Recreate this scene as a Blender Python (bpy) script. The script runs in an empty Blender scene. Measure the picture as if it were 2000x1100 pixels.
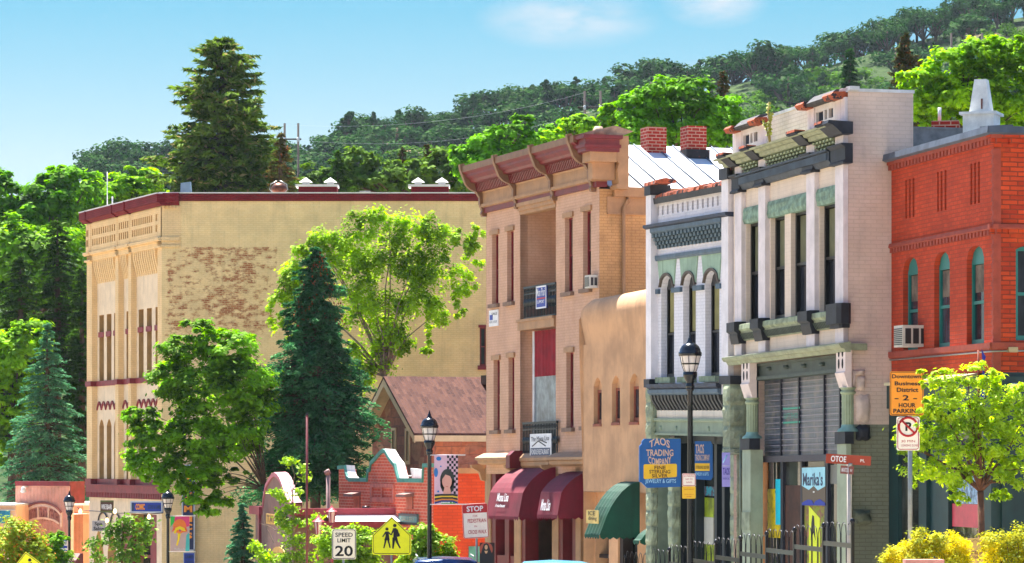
import bpy, bmesh, math, random
import numpy as np
from mathutils import Vector
R=math.radians
SC=bpy.context.scene
COL=SC.collection
# ---------------------------------------------------------------- camera
FPX=6500.0; CX=1000.0; HY=900.0          # focal length, centre column, eye-level row of a 2000 px wide frame
cam_d=bpy.data.cameras.new('camera'); cam=bpy.data.objects.new('camera',cam_d); COL.objects.link(cam)
cam.location=(0,0,0); cam.rotation_euler=(R(90),0,0)
cam_d.sensor_width=36; cam_d.lens=36*FPX/2000; cam_d.shift_y=(HY-550)/2000
cam_d.clip_start=.5; cam_d.clip_end=6000
SC.camera=cam
# ---------------------------------------------------------------- sky and sun
SUN_EL=R(62); SUN_AZ=R(-18)              # azimuth from +Y towards +X: high behind the houses
world=bpy.data.worlds.new('World'); SC.world=world; world.use_nodes=True
wn=world.node_tree.nodes; wl=world.node_tree.links
bg=wn['Background']; bg.inputs['Strength'].default_value=.1
sky=wn.new('ShaderNodeTexSky'); sky.sky_type='NISHITA'; sky.sun_disc=False
sky.sun_elevation=SUN_EL; sky.sun_rotation=SUN_AZ; sky.altitude=2500; sky.air_density=1.0; sky.dust_density=.25; sky.ozone_density=3.0
tint=wn.new('ShaderNodeMix'); tint.data_type='RGBA'; tint.blend_type='MULTIPLY'; tint.inputs[0].default_value=1
tint.inputs[7].default_value=(.93,1.0,1.0,1)
wl.new(sky.outputs[0],tint.inputs[6]); SKYDIM=True
# thin clouds, fixed to directions of the sky
tc=wn.new('ShaderNodeTexCoord'); sep=wn.new('ShaderNodeSeparateXYZ'); wl.new(tc.outputs['Generated'],sep.inputs[0])
def wm(op,a,b=None,c=None):
    n=wn.new('ShaderNodeMath'); n.operation=op
    for i,v in enumerate((a,b,c)):
        if v is None: continue
        if isinstance(v,(int,float)): n.inputs[i].default_value=v
        else: wl.new(v,n.inputs[i])
    return n.outputs[0]
az_=wm('ARCTAN2',sep.outputs[0],sep.outputs[1]); el_=wm('ARCSINE',sep.outputs[2])
cmb=wn.new('ShaderNodeCombineXYZ'); wl.new(wm('MULTIPLY',az_,34),cmb.inputs[0]); wl.new(wm('MULTIPLY',el_,80),cmb.inputs[1])
nz=wn.new('ShaderNodeTexNoise'); nz.inputs['Scale'].default_value=1.0; nz.inputs['Detail'].default_value=5; nz.inputs['Roughness'].default_value=.55
wl.new(cmb.outputs[0],nz.inputs['Vector'])
tot=None
for (cx,cy,rx,ry,a) in ((1110,40,190,60,.75),(1395,12,110,48,.9),(1385,140,80,26,.5),(1650,-160,500,90,.6),(300,-190,420,100,.5)):
    dx=wm('DIVIDE',wm('SUBTRACT',az_,(cx-CX)/FPX),rx/FPX); dy=wm('DIVIDE',wm('SUBTRACT',el_,(HY-cy)/FPX*.995),ry/FPX)
    m=wm('SUBTRACT',1,wm('SQRT',wm('ADD',wm('MULTIPLY',dx,dx),wm('MULTIPLY',dy,dy)))); m=wm('MULTIPLY',wm('MAXIMUM',m,0),a)
    tot=m if tot is None else wm('MAXIMUM',tot,m)
cl=wm('MULTIPLY',tot,wm('MAXIMUM',wm('MULTIPLY',wm('SUBTRACT',nz.outputs[0],.3),3.2),0)); cl=wm('MINIMUM',wm('MULTIPLY',cl,1.5),.8)
rmp=wn.new('ShaderNodeValToRGB'); wl.new(wm('DIVIDE',el_,.6),rmp.inputs[0]); cr=rmp.color_ramp
cr.elements[0].position=0; cr.elements[0].color=(.48,.38,.32,1); cr.elements[1].position=1; cr.elements[1].color=(1,1,1,1)
for p_,c_ in ((.15,(.455,.375,.30,1)),(.225,(.21,.33,.29,1)),(.45,(.45,.56,.62,1))):
    e_=cr.elements.new(p_); e_.color=c_
dim=wn.new('ShaderNodeMix'); dim.data_type='RGBA'; dim.blend_type='MULTIPLY'; dim.inputs[0].default_value=1; wl.new(tint.outputs[2],dim.inputs[6]); wl.new(rmp.outputs[0],dim.inputs[7])
cmx=wn.new('ShaderNodeMix'); cmx.data_type='RGBA'; wl.new(cl,cmx.inputs[0]); wl.new(dim.outputs[2],cmx.inputs[6]); cmx.inputs[7].default_value=(2.2,2.3,2.45,1)
wl.new(cmx.outputs[2],bg.inputs['Color'])
sd=bpy.data.lights.new('sun','SUN'); sun=bpy.data.objects.new('sun',sd); COL.objects.link(sun)
sd.energy=5.0; sd.angle=R(.55); sd.color=(1,.955,.88)
sdir=Vector((math.sin(SUN_AZ)*math.cos(SUN_EL),math.cos(SUN_AZ)*math.cos(SUN_EL),math.sin(SUN_EL)))
sun.rotation_euler=sdir.to_track_quat('Z','Y').to_euler()
SC.view_settings.view_transform='Standard'; SC.view_settings.look='None'; SC.view_settings.gamma=1; SC.view_settings.exposure=1.93
SC.render.engine='CYCLES'
try:
    SC.cycles.max_bounces=6; SC.cycles.transparent_max_bounces=8; SC.cycles.volume_bounces=0
except Exception: pass
SC.render.resolution_x=1024; SC.render.resolution_y=563
# ---------------------------------------------------------------- geometry helpers
def lin(c):
    return tuple((v/12.92 if v<=.04045 else ((v+.055)/1.055)**2.4) for v in c)
def P(x,y,Y): return Vector(((x-CX)/FPX*Y,Y,(HY-y)/FPX*Y))
def gz(Y):
    pts=((-500,-1.8),(40,-2.1),(66,-3.15),(85,-4.1),(110,-5.7),(126,-6.4),(170,-7.4),(4000,-7.4))
    for (a,za),(b,zb) in zip(pts,pts[1:]):
        if Y<=b: return za+(zb-za)*(Y-a)/(b-a)
    return -7.4
class Frame:
    """a vertical plane: u runs along it to the right, d out of it towards the street, z up"""
    def __init__(s,x0,Y0,vpx=None,k=0,theta=None,xref=None,X0=None):
        s.O=Vector(((x0-CX)/FPX*Y0 if X0 is None else X0,Y0)); th=math.atan((CX-vpx)/FPX) if theta is None else R(theta)
        s.th=th; s.r=Vector((math.sin(th),-math.cos(th))); s.n=Vector((-math.cos(th),-math.sin(th))); s.k=k; s.xref=xref if xref is not None else x0
    def w(s,p):
        u,d,z=p; q=s.O+s.r*u+s.n*d
        return (q.x,q.y,z+s.k*u)
    def U(s,x,d=0):
        t=(x-CX)/FPX; o=s.O+s.n*d
        return (t*o.y-o.x)/(s.r.x-t*s.r.y)
    def Z(s,y,x=None,d=0):
        u=s.U(s.xref if x is None else x,d); Y=(s.O+s.r*u+s.n*d).y
        return (HY-y)/FPX*Y-s.k*u
    def Yat(s,x,d=0): return (s.O+s.r*s.U(x,d)+s.n*d).y
class MB:
    def __init__(s,fr=None): s.fr=fr; s.V=[]; s.F=[]; s.UV=[]; s.M=[]; s.sm=[]
    def add(s,pts,faces,m=0,smooth=False):
        b=len(s.V); s.V+= [s.fr.w(p) if s.fr else tuple(p) for p in pts]
        for f in faces:
            q=[Vector(pts[i]) for i in f]; n=Vector((0,0,0))
            for i in range(len(q)): n+=q[i].cross(q[(i+1)%len(q)])
            a=(abs(n.x),abs(n.y),abs(n.z)); ax=a.index(max(a))
            if ax==0: uv=[(p.y,p.z) for p in q]
            elif ax==1: uv=[(p.x,p.z) for p in q]
            else: uv=[(p.x,p.y) for p in q]
            s.F.append([b+i for i in f]); s.UV.append(uv); s.M.append(m); s.sm.append(smooth)
    def face(s,pts,m=0): s.add(pts,[list(range(len(pts)))],m)
    def box(s,u0,u1,d0,d1,z0,z1,m=0):
        if u0>u1:u0,u1=u1,u0
        if z0>z1:z0,z1=z1,z0
        p=[(u0,d0,z0),(u1,d0,z0),(u1,d1,z0),(u0,d1,z0),(u0,d0,z1),(u1,d0,z1),(u1,d1,z1),(u0,d1,z1)]
        s.add(p,[(0,1,2,3),(4,7,6,5),(0,4,5,1),(1,5,6,2),(2,6,7,3),(3,7,4,0)],m)
    def pb(s,x0,x1,y0,y1,d0,d1,xr=None,m=0,dr=None):
        """box by picture columns and rows measured on its front face (plane d1)"""
        f=s.fr; r=d1 if dr is None else dr
        s.box(f.U(x0,r),f.U(x1,r),d0,d1,f.Z(y1,xr,r),f.Z(y0,xr,r),m)
    def prof(s,pts,u0,u1,m=0):       # closed (d,z) outline drawn along u
        n=len(pts); p=[(u0,a,b) for a,b in pts]+[(u1,a,b) for a,b in pts]
        s.add(p,[tuple(range(n)),tuple(range(2*n-1,n-1,-1))]+[(i,(i+1)%n,n+(i+1)%n,n+i) for i in range(n)],m)
    def ext(s,pts,d0,d1,m=0):        # closed (u,z) outline drawn along d
        n=len(pts); p=[(a,d0,b) for a,b in pts]+[(a,d1,b) for a,b in pts]
        s.add(p,[tuple(range(n)),tuple(range(2*n-1,n-1,-1))]+[(i,(i+1)%n,n+(i+1)%n,n+i) for i in range(n)],m)
    def plan(s,pts,z0,z1,m=0):       # closed (u,d) outline drawn along z
        n=len(pts); p=[(a,b,z0) for a,b in pts]+[(a,b,z1) for a,b in pts]
        s.add(p,[tuple(range(n)),tuple(range(2*n-1,n-1,-1))]+[(i,(i+1)%n,n+(i+1)%n,n+i) for i in range(n)],m)
    def lathe(s,c,prof,seg=16,m=0,smooth=True,a0=0,a1=360):
        n=len(prof); full=abs(a1-a0)>=360; k=seg if full else seg+1; p=[]
        for j in range(k):
            a=R(a0+(a1-a0)*j/seg); ca,sa=math.cos(a),math.sin(a)
            p+=[(c[0]+r*ca,c[1]+r*sa,c[2]+z) for r,z in prof]
        fs=[]
        for j in range(seg):
            j2=(j+1)%k
            for i in range(n-1): fs.append((j*n+i,j2*n+i,j2*n+i+1,j*n+i+1))
        s.add(p,fs,m,smooth)
    def tube(s,pts,rad,seg=6,m=0,cap=True):
        pts=[Vector(p) for p in pts]; n=len(pts)
        if not hasattr(rad,'__len__'): rad=[rad]*n
        V=[]; F=[]; up=Vector((0,0,1))
        for i,p in enumerate(pts):
            t=(pts[min(i+1,n-1)]-pts[max(i-1,0)]).normalized()
            a=t.cross(up if abs(t.z)<.95 else Vector((1,0,0))).normalized(); b=t.cross(a)
            for j in range(seg):
                q=2*math.pi*j/seg; V.append(tuple(p+(a*math.cos(q)+b*math.sin(q))*rad[i]))
        for i in range(n-1):
            for j in range(seg): F.append((i*seg+j,i*seg+(j+1)%seg,(i+1)*seg+(j+1)%seg,(i+1)*seg+j))
        if cap: F+= [tuple(range(seg)),tuple((n-1)*seg+j for j in range(seg))]
        s.add(V,F,m,True)
    def wall(s,u0,u1,z0,z1,holes,dep,d=0,m=0,rm=None):
        """front face of a wall with openings; hole=(ua,ub,za,zb,rise[,kind])"""
        if rm is None: rm=m
        us=sorted({u0,u1,*[h[0] for h in holes],*[h[1] for h in holes]}); zs=sorted({z0,z1,*[h[2] for h in holes],*[h[3] for h in holes]})
        us=[a for a in us if u0-1e-6<=a<=u1+1e-6]; zs=[a for a in zs if z0-1e-6<=a<=z1+1e-6]
        for a,b in zip(us,us[1:]):
            run=None
            for c,e in zip(zs,zs[1:]):
                mu,mz=(a+b)/2,(c+e)/2
                solid=not any(h[0]<mu<h[1] and h[2]<mz<h[3] for h in holes)
                if solid: run=(run[0],e) if run else (c,e)
                if run and (not solid or e==zs[-1]):
                    s.face([(a,d,run[0]),(b,d,run[0]),(b,d,run[1]),(a,d,run[1])],m)
                if not solid: run=None
        for h in holes:
            ua,ub,za,zb=h[:4]; rise=h[4] if len(h)>4 else 0; kind=h[5] if len(h)>5 else 'round'
            e=d-dep; zt=zb-rise
            s.face([(ua,d,za),(ua,e,za),(ua,e,zt),(ua,d,zt)],rm); s.face([(ub,d,za),(ub,e,za),(ub,e,zt),(ub,d,zt)],rm)
            s.face([(ua,d,za),(ub,d,za),(ub,e,za),(ua,e,za)],rm)
            if rise<=0: s.face([(ua,d,zb),(ub,d,zb),(ub,e,zb),(ua,e,zb)],rm); continue
            arc=arcpts(ua,ub,zt,zb,kind)
            for (a,c),(b,f) in zip(arc,arc[1:]):
                s.face([(a,d,c),(b,d,f),(b,d,zb),(a,d,zb)],m) if min(zb-c,zb-f)>1e-5 else s.face([(a,d,c),(b,d,f),((b if zb-f>1e-5 else a),d,zb)],m)
                s.face([(a,d,c),(b,d,f),(b,e,f),(a,e,c)],rm)
    def build(s,name,mats,parent=None,label=None):
        me=bpy.data.meshes.new(name); L=parent_loc(parent)
        me.from_pydata([(v[0]-L[0],v[1]-L[1],v[2]-L[2]) for v in s.V],[],s.F)
        uvl=me.uv_layers.new(name='uv'); flat=[c for f in s.UV for uv in f for c in uv]; uvl.data.foreach_set('uv',flat)
        me.polygons.foreach_set('material_index',s.M); me.polygons.foreach_set('use_smooth',s.sm)
        for m in (mats if isinstance(mats,(list,tuple)) else [mats]): me.materials.append(m)
        bm=bmesh.new(); bm.from_mesh(me); bmesh.ops.recalc_face_normals(bm,faces=bm.faces); bm.to_mesh(me); bm.free()
        me.update(); o=bpy.data.objects.new(name,me); COL.objects.link(o)
        if parent: o.parent=parent
        if label: o['label']=label
        return o
def arcpts(ua,ub,zt,zb,kind='round',n=10):
    c=(ua+ub)/2; w=(ub-ua)/2; h=zb-zt; out=[]
    for i in range(n+1):
        t=-1+2*i/n
        if kind=='round': z=zt+h*math.sqrt(max(0,1-t*t))
        elif kind=='point': z=zt+h*(1-abs(t)**1.7)
        else: z=zt+h*(1-t*t)
        out.append((c+w*t,z))
    return out
def parent_loc(o):
    L=Vector((0,0,0))
    while o is not None: L+=o.location; o=o.parent
    return L
def thing(name,label,cat,loc,group=None):
    o=bpy.data.objects.new(name,None); COL.objects.link(o); o.location=loc; o.empty_display_size=.2
    o['label']=label; o['category']=cat
    if group: o['group']=group
    return o
def tag(o,label,cat,group=None,kind=None):
    if label: o['label']=label
    if cat: o['category']=cat
    if group: o['group']=group
    if kind: o['kind']=kind
    return o
def kids(o): return [c for c in bpy.data.objects if c.parent==o]
def copy_tree(o,loc=None,label=None,parent=None,ch=None):
    if ch is None:
        ch={}
        for c in bpy.data.objects:
            if c.parent: ch.setdefault(c.parent.name,[]).append(c)
    n=o.copy(); COL.objects.link(n); n.parent=parent
    if loc is not None: n.location=loc
    if label: n['label']=label
    for c in ch.get(o.name,[]): copy_tree(c,None,None,n,ch)
    return n
# ---------------------------------------------------------------- lettering
_tc={}
def text_geo(s,bold=0.0):
    key=(s,bold)
    if key in _tc: return _tc[key]
    cu=bpy.data.curves.new('lettering','FONT'); cu.body=s; cu.size=1; cu.offset=bold; cu.resolution_u=3; cu.space_line=.85; cu.align_x='CENTER'
    ob=bpy.data.objects.new('lettering',cu); COL.objects.link(ob)
    dg=bpy.context.evaluated_depsgraph_get(); me=ob.evaluated_get(dg).to_mesh()
    V=[tuple(v.co) for v in me.vertices]; F=[tuple(p.vertices) for p in me.polygons]
    ob.evaluated_get(dg).to_mesh_clear(); bpy.data.objects.remove(ob); bpy.data.curves.remove(cu)
    xs=[v[0] for v in V]; ys=[v[1] for v in V]
    _tc[key]=([((v[0]-min(xs))/(max(xs)-min(xs)),(v[1]-min(ys))/(max(ys)-min(ys))) for v in V],F)
    return _tc[key]
def text(mb,s,u0,u1,z0,z1,d,m=0,bold=.0,arc=0,skew=0,slope=0):
    V,F=text_geo(s,bold); pts=[]
    for a,b in V:
        u=u0+(u1-u0)*a; z=z0+(z1-z0)*b
        z+=arc*(1-(2*a-1)**2)+slope*(a-.5); u+=skew*b
        pts.append((u,d,z))
    mb.add(pts,F,m)
def ptext(mb,s,x0,x1,y0,y1,d,xr=None,m=0,bold=0,arc=0,skew=0,slope=0):
    f=mb.fr; text(mb,s,f.U(x0,d),f.U(x1,d),f.Z(y1,xr,d),f.Z(y0,xr,d),d,m,bold,arc,skew,slope)
# ---------------------------------------------------------------- materials
def newmat(name):
    m=bpy.data.materials.new(name); m.use_nodes=True; nt=m.node_tree; return m,nt,nt.nodes['Principled BSDF']
def _n(nt,t,**k):
    n=nt.nodes.new(t)
    for a,b in k.items(): setattr(n,a,b)
    return n
def mixc(nt,fac,a,b,mode='MIX'):
    n=_n(nt,'ShaderNodeMix',data_type='RGBA',blend_type=mode)
    for i,v in ((0,fac),(6,a),(7,b)):
        if isinstance(v,(int,float)): n.inputs[i].default_value=v
        elif isinstance(v,tuple): n.inputs[i].default_value=(*v[:3],1)
        else: nt.links.new(v,n.inputs[i])
    return n.outputs[2]
def mth(nt,op,a,b=None):
    n=_n(nt,'ShaderNodeMath',operation=op)
    for i,v in enumerate((a,b)):
        if v is None: continue
        if isinstance(v,(int,float)): n.inputs[i].default_value=v
        else: nt.links.new(v,n.inputs[i])
    return n.outputs[0]
def noise(nt,vec,scale,detail=4,rough=.6,out=0):
    n=_n(nt,'ShaderNodeTexNoise'); n.inputs['Scale'].default_value=scale; n.inputs['Detail'].default_value=detail; n.inputs['Roughness'].default_value=rough
    nt.links.new(vec,n.inputs['Vector']); return n.outputs[out]
def sstep(nt,v,a,b):
    n=_n(nt,'ShaderNodeMapRange',interpolation_type='SMOOTHSTEP'); nt.links.new(v,n.inputs[0]); n.inputs[1].default_value=a; n.inputs[2].default_value=b; return n.outputs[0]
def coords(nt,obj=False):
    t=_n(nt,'ShaderNodeTexCoord'); return t.outputs['Object'] if obj else t.outputs['UV']
def stretch(nt,vec,s):
    n=_n(nt,'ShaderNodeVectorMath',operation='MULTIPLY'); nt.links.new(vec,n.inputs[0]); n.inputs[1].default_value=s; return n.outputs[0]
def bump(nt,b,h,strength=.3,dist=.01):
    n=_n(nt,'ShaderNodeBump'); n.inputs['Strength'].default_value=strength; n.inputs['Distance'].default_value=dist
    nt.links.new(h,n.inputs['Height']); nt.links.new(n.outputs[0],b.inputs['Normal'])
def paint(name,c,rough=.6,var=.12,scale=2.5,bmp=.15,metal=0,chip=None,chip_amt=.3,streak=.12,spec=.5):
    """plain surface with uneven tone, rain streaks and, if chip is given, worn spots"""
    m,nt,b=newmat(name); co=coords(nt,True); c=lin(c)
    n1=noise(nt,co,scale,5); n2=noise(nt,stretch(nt,co,(6,6,.5)),1.0,4)
    dk=tuple(v*(1-var*2.2) for v in c); lt=tuple(min(1,v*(1+var)) for v in c)
    col=mixc(nt,sstep(nt,n1,.3,.7),dk,lt); col=mixc(nt,mth(nt,'MULTIPLY',sstep(nt,n2,.5,.75),streak*2),col,tuple(v*.45 for v in c))
    if chip:
        n3=noise(nt,co,7,6,.7); col=mixc(nt,sstep(nt,n3,.75-chip_amt*.5,.79-chip_amt*.5),col,lin(chip))
    nt.links.new(col,b.inputs['Base Color']); b.inputs['Roughness'].default_value=rough; b.inputs['Metallic'].default_value=metal
    b.inputs['Specular IOR Level'].default_value=spec
    if bmp: bump(nt,b,noise(nt,co,25,4),bmp,.01)
    return m
def flat(name,c,rough=.5,metal=0,spec=.5):
    return paint(name,c,rough,.03,6,.03,metal,streak=.03,spec=spec)
def brick(name,c1,c2,mort,bw=.215,bh=.073,ms=.012,bmp=.6,var=.12,stain=None,stain_amt=.3,bias=0,worn=None,wear=None,streak=.1):
    """brickwork; worn=colours of bare brick showing through paint, wear=(u0,u1,z0,z1,inside,outside) amounts"""
    m,nt,b=newmat(name); uv=coords(nt); c1,c2,mort=lin(c1),lin(c2),lin(mort)
    t=_n(nt,'ShaderNodeTexBrick'); nt.links.new(uv,t.inputs['Vector']); t.inputs['Scale'].default_value=1
    t.inputs['Color1'].default_value=(*c1,1); t.inputs['Color2'].default_value=(*c2,1); t.inputs['Mortar'].default_value=(*mort,1)
    t.inputs['Brick Width'].default_value=bw; t.inputs['Row Height'].default_value=bh; t.inputs['Mortar Size'].default_value=ms; t.inputs['Mortar Smooth'].default_value=.3; t.inputs['Bias'].default_value=bias
    col=t.outputs[0]; n1=noise(nt,uv,1.3,5); n2=noise(nt,stretch(nt,uv,(5,.6,1)),1,4)
    col=mixc(nt,1.0,col,mixc(nt,sstep(nt,n1,.3,.7),(1-var*1.6,)*3,(1+var*.6,)*3),'MULTIPLY')
    col=mixc(nt,mth(nt,'MULTIPLY',sstep(nt,n2,.5,.75),streak*2),col,tuple(v*.5 for v in c1))
    if stain: col=mixc(nt,mth(nt,'MULTIPLY',sstep(nt,noise(nt,uv,.7,6,.7),.5,.7),stain_amt),col,lin(stain))
    if worn:
        t2=_n(nt,'ShaderNodeTexBrick'); nt.links.new(uv,t2.inputs['Vector']); t2.inputs['Scale'].default_value=1
        a,c,e=[lin(q) for q in worn]
        t2.inputs['Color1'].default_value=(*a,1); t2.inputs['Color2'].default_value=(*c,1); t2.inputs['Mortar'].default_value=(*e,1)
        t2.inputs['Brick Width'].default_value=bw; t2.inputs['Row Height'].default_value=bh; t2.inputs['Mortar Size'].default_value=ms
        n3=noise(nt,stretch(nt,uv,(2.6,4.6,1)),1.0,7,.72); n4=noise(nt,uv,.55,3); sx=_n(nt,'ShaderNodeSeparateXYZ'); nt.links.new(uv,sx.inputs[0])
        u0,u1,z0,z1,ins,outs=wear; e1=.22
        box=sstep(nt,sx.outputs[0],u0-e1,u0+e1)
        for v,lo,hi in ((sx.outputs[0],u1+e1*.3,u1-e1*.3),(sx.outputs[1],z0-.9,z0+.7),(sx.outputs[1],z1+e1*.4,z1-e1*.4)): box=mth(nt,'MULTIPLY',box,sstep(nt,v,lo,hi))
        th=mth(nt,'SUBTRACT',outs,mth(nt,'MULTIPLY',box,outs-ins)); v=mth(nt,'ADD',n3,mth(nt,'MULTIPLY',mth(nt,'SUBTRACT',n4,.5),.45))
        msk=mth(nt,'MINIMUM',mth(nt,'MAXIMUM',mth(nt,'MULTIPLY',mth(nt,'SUBTRACT',v,th),9),0),1)
        col=mixc(nt,msk,col,t2.outputs[0])
    nt.links.new(col,b.inputs['Base Color']); b.inputs['Roughness'].default_value=.85; b.inputs['Specular IOR Level'].default_value=.25
    hgt=mth(nt,'ADD',mth(nt,'MULTIPLY',t.outputs[1],-1.0),mth(nt,'MULTIPLY',noise(nt,uv,30,3),.5)); bump(nt,b,hgt,bmp,.012)
    return m
def glass(name,c=(.03,.04,.05),spec=.35,rough=.04):
    m,nt,b=newmat(name); b.inputs['Base Color'].default_value=(*c,1); b.inputs['Roughness'].default_value=rough; b.inputs['Specular IOR Level'].default_value=spec
    co=coords(nt,True); bump(nt,b,noise(nt,co,1.5,2),.10,.03); f_=mth(nt,'ADD',mth(nt,'MULTIPLY',sstep(nt,noise(nt,co,1.1,3),.45,.7),.7),mth(nt,'MULTIPLY',sstep(nt,noise(nt,stretch(nt,co,(5,5,.6)),1,3),.5,.65),.3)); nt.links.new(mixc(nt,f_,tuple(c),tuple(min(.2,v*3+.02) for v in c)),b.inputs['Base Color']); return m
def leafmat(name,dark,light,trans=.4,gloss=.12,tip=None):
    m=bpy.data.materials.new(name); m.use_nodes=True; nt=m.node_tree; nt.nodes.clear()
    out=_n(nt,'ShaderNodeOutputMaterial'); g=_n(nt,'ShaderNodeNewGeometry'); t=_n(nt,'ShaderNodeTexCoord')
    ns=noise(nt,t.outputs['Object'],.8,3); f=mth(nt,'ADD',mth(nt,'MULTIPLY',g.outputs['Random Per Island'],.5),mth(nt,'MULTIPLY',sstep(nt,ns,.4,.6),.5))
    col=mixc(nt,f,dark,light)
    if tip: col=mixc(nt,sstep(nt,g.outputs['Random Per Island'],.9,.93),col,tip)
    d=_n(nt,'ShaderNodeBsdfDiffuse'); tr=_n(nt,'ShaderNodeBsdfTranslucent'); gl=_n(nt,'ShaderNodeBsdfGlossy'); gl.inputs['Roughness'].default_value=.6
    gl.inputs['Color'].default_value=(.75,.9,.45,1)
    nt.links.new(col,d.inputs[0]); hs=_n(nt,'ShaderNodeHueSaturation'); hs.inputs['Hue'].default_value=.485; hs.inputs['Value'].default_value=1.7; hs.inputs['Saturation'].default_value=1.1; nt.links.new(col,hs.inputs['Color']); nt.links.new(hs.outputs[0],tr.inputs[0])
    m1=_n(nt,'ShaderNodeMixShader'); m1.inputs[0].default_value=trans; nt.links.new(d.outputs[0],m1.inputs[1]); nt.links.new(tr.outputs[0],m1.inputs[2])
    m2=_n(nt,'ShaderNodeMixShader'); m2.inputs[0].default_value=gloss*.22; nt.links.new(m1.outputs[0],m2.inputs[1]); nt.links.new(gl.outputs[0],m2.inputs[2])
    nt.links.new(m2.outputs[0],out.inputs[0]); return m
# shared materials
M={}
M['black']=paint('black_iron',(.03,.03,.045),.35,.1,5,.05)
M['glass']=glass('dark_window_glass',(.012,.014,.02),.22); M['shop_glass']=glass('shop_window_glass',(.015,.018,.015),.4)
M['white']=flat('white_paint',(.86,.85,.84)); M['white_worn']=paint('old_white_paint',(.8,.8,.8),.6,.1)
M['galv']=paint('galvanised_steel',(.62,.62,.6),.4,.08,8,.05,.6); M['dark_int']=flat('dark_interior',(.06,.05,.05),.9)
M['bark']=paint('bark',(.33,.26,.2),.95,.2,6,.8); M['bark_red']=paint('reddish_bark',(.42,.27,.19),.9,.2,8,.6); M['bark_pale']=paint('pale_bark',(.55,.47,.4),.95,.2,8,.6)
def window(fr,par,ua,ub,za,zb,d,fm,pm=None,fw=.05,rail=.5,dp=.06,name='window',blind=None,label=None,arch=0,kind='round'):
    """sash window: frame with a meeting rail, pane as sub-part"""
    mb=MB(fr); z1=zb-arch
    mb.box(ua,ua+fw,d-dp,d,za,z1); mb.box(ub-fw,ub,d-dp,d,za,z1); mb.box(ua+fw,ub-fw,d-dp,d,za,za+fw*1.3)
    if arch:
        mb.box(ua+fw,ub-fw,d-dp,d,z1-fw,z1); a=arcpts(ua,ub,z1,zb,kind); mb.ext(a,d-dp,d-.004)
    else: mb.box(ua+fw,ub-fw,d-dp,d,zb-fw,zb)
    if rail: zr=za+(z1-za)*rail; mb.box(ua+fw,ub-fw,d-dp,d-.01,zr-fw*.4,zr+fw*.4)
    w=mb.build(name,fm,par,label)
    p=MB(fr); p.face([(ua+fw,d-dp*.7,za+fw),(ub-fw,d-dp*.7,za+fw),(ub-fw,d-dp*.7,z1-fw*.5),(ua+fw,d-dp*.7,z1-fw*.5)]); p.build('pane',pm or M['glass'],w)
    if blind:
        q=MB(fr); q.box(ua+fw*1.5,ub-fw*.7,d-dp*.66,d-dp*.6,za+(z1-za)*blind[0],z1-fw*1.2); q.build('blind',blind[1],w)
    return w
# ================================================================ ground and hill
rng=np.random.default_rng(7); random.seed(7)
m_ground=paint('dry_ground',(.66,.60,.50),.95,.2,.3,.3)
m_asph=paint('asphalt',(.5,.48,.46),.9,.15,1.5,.4); m_conc=paint('concrete',(.78,.74,.68),.9,.1,1.2,.3); m_line=flat('road_paint',(.85,.82,.6))
def strip(name,cols,mat,dz,y0=-40,y1=3500):
    ys=[-40,0,20,40,48,56,62,66,72,78,85,92,100,110,118,126,140,170,260,600,1500,3500]; ys=[y for y in ys if y0<=y<=y1]
    mb=MB()
    for a,b in zip(ys,ys[1:]):
        fa,fb=cols(a),cols(b)
        mb.face([(fa[0],a,gz(a)+dz),(fa[1],a,gz(a)+dz),(fb[1],b,gz(b)+dz),(fb[0],b,gz(b)+dz)])
    return tag(mb.build(name,mat),None,None,None,'structure')
def kerb_x(Y):     # street edge of the near pavement, metres to the right of the camera axis
    pts=((-50,16),(40,8.5),(55,5.6),(66,3.1),(72,1.9),(78,.4),(84,-.6),(90,-2.4),(113,-9),(126,-17),(135,-19),(160,-27),(400,-120))
    for (a,za),(b,zb) in zip(pts,pts[1:]):
        if Y<=b: return za+(zb-za)*(Y-a)/(b-a)
    return -120
strip('ground',lambda y:(-1500,1500),m_ground,-.16)
strip('road',lambda y:(kerb_x(y)-9,kerb_x(y)),m_asph,-.14,-40,260)
strip('pavement',lambda y:(kerb_x(y),kerb_x(y)+6),m_conc,0,-40,260)
mk=MB()
ys=[-40,0,20,40,48,56,62,66,72,78,85,92,100,110,118,126,140,170,260]
for a,b in zip(ys,ys[1:]): mk.face([(kerb_x(a),a,gz(a)),(kerb_x(b),b,gz(b)),(kerb_x(b),b,gz(b)-.14),(kerb_x(a),a,gz(a)-.14)])
tag(mk.build('kerb',m_conc),None,None,None,'structure')
strip('centre_line',lambda y:(kerb_x(y)-4.6,kerb_x(y)-4.48),m_line,-.136,-40,260)
# hill: the ridge climbs to the right
RIDGE=[(-600,410),(0,385),(180,360),(300,345),(480,345),(560,330),(640,322),(700,290),(780,275),(860,285),(950,255),(1060,228),(1140,215),(1210,205),(1260,190),(1370,178),(1450,160),(1540,142),(1600,132),(1710,102),(1810,75),(1910,48),(2000,32),(2300,-10),(3000,-60)]
YR=560.0; YB=230.0
def ridge_y(x):
    return float(np.interp(x,[p[0] for p in RIDGE],[p[1] for p in RIDGE]))
def hill(X,Y):
    x=CX+X/Y*FPX; zr=(HY-ridge_y(CX+X/YR*FPX))/FPX*YR+7.4
    t=max(0,min(1,(Y-YB)/(YR-YB))); s=t**1.15
    if Y>YR: s=1-((Y-YR)/400)**1.4
    b=math.sin(X*.05+Y*.021)*math.sin(Y*.043+X*.013+1)*3.2*math.sin(math.pi*t) if Y<YR else 0
    return -7.4+zr*max(0,s)+b
m_hill,nt,b=newmat('scrub_hillside')
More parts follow.
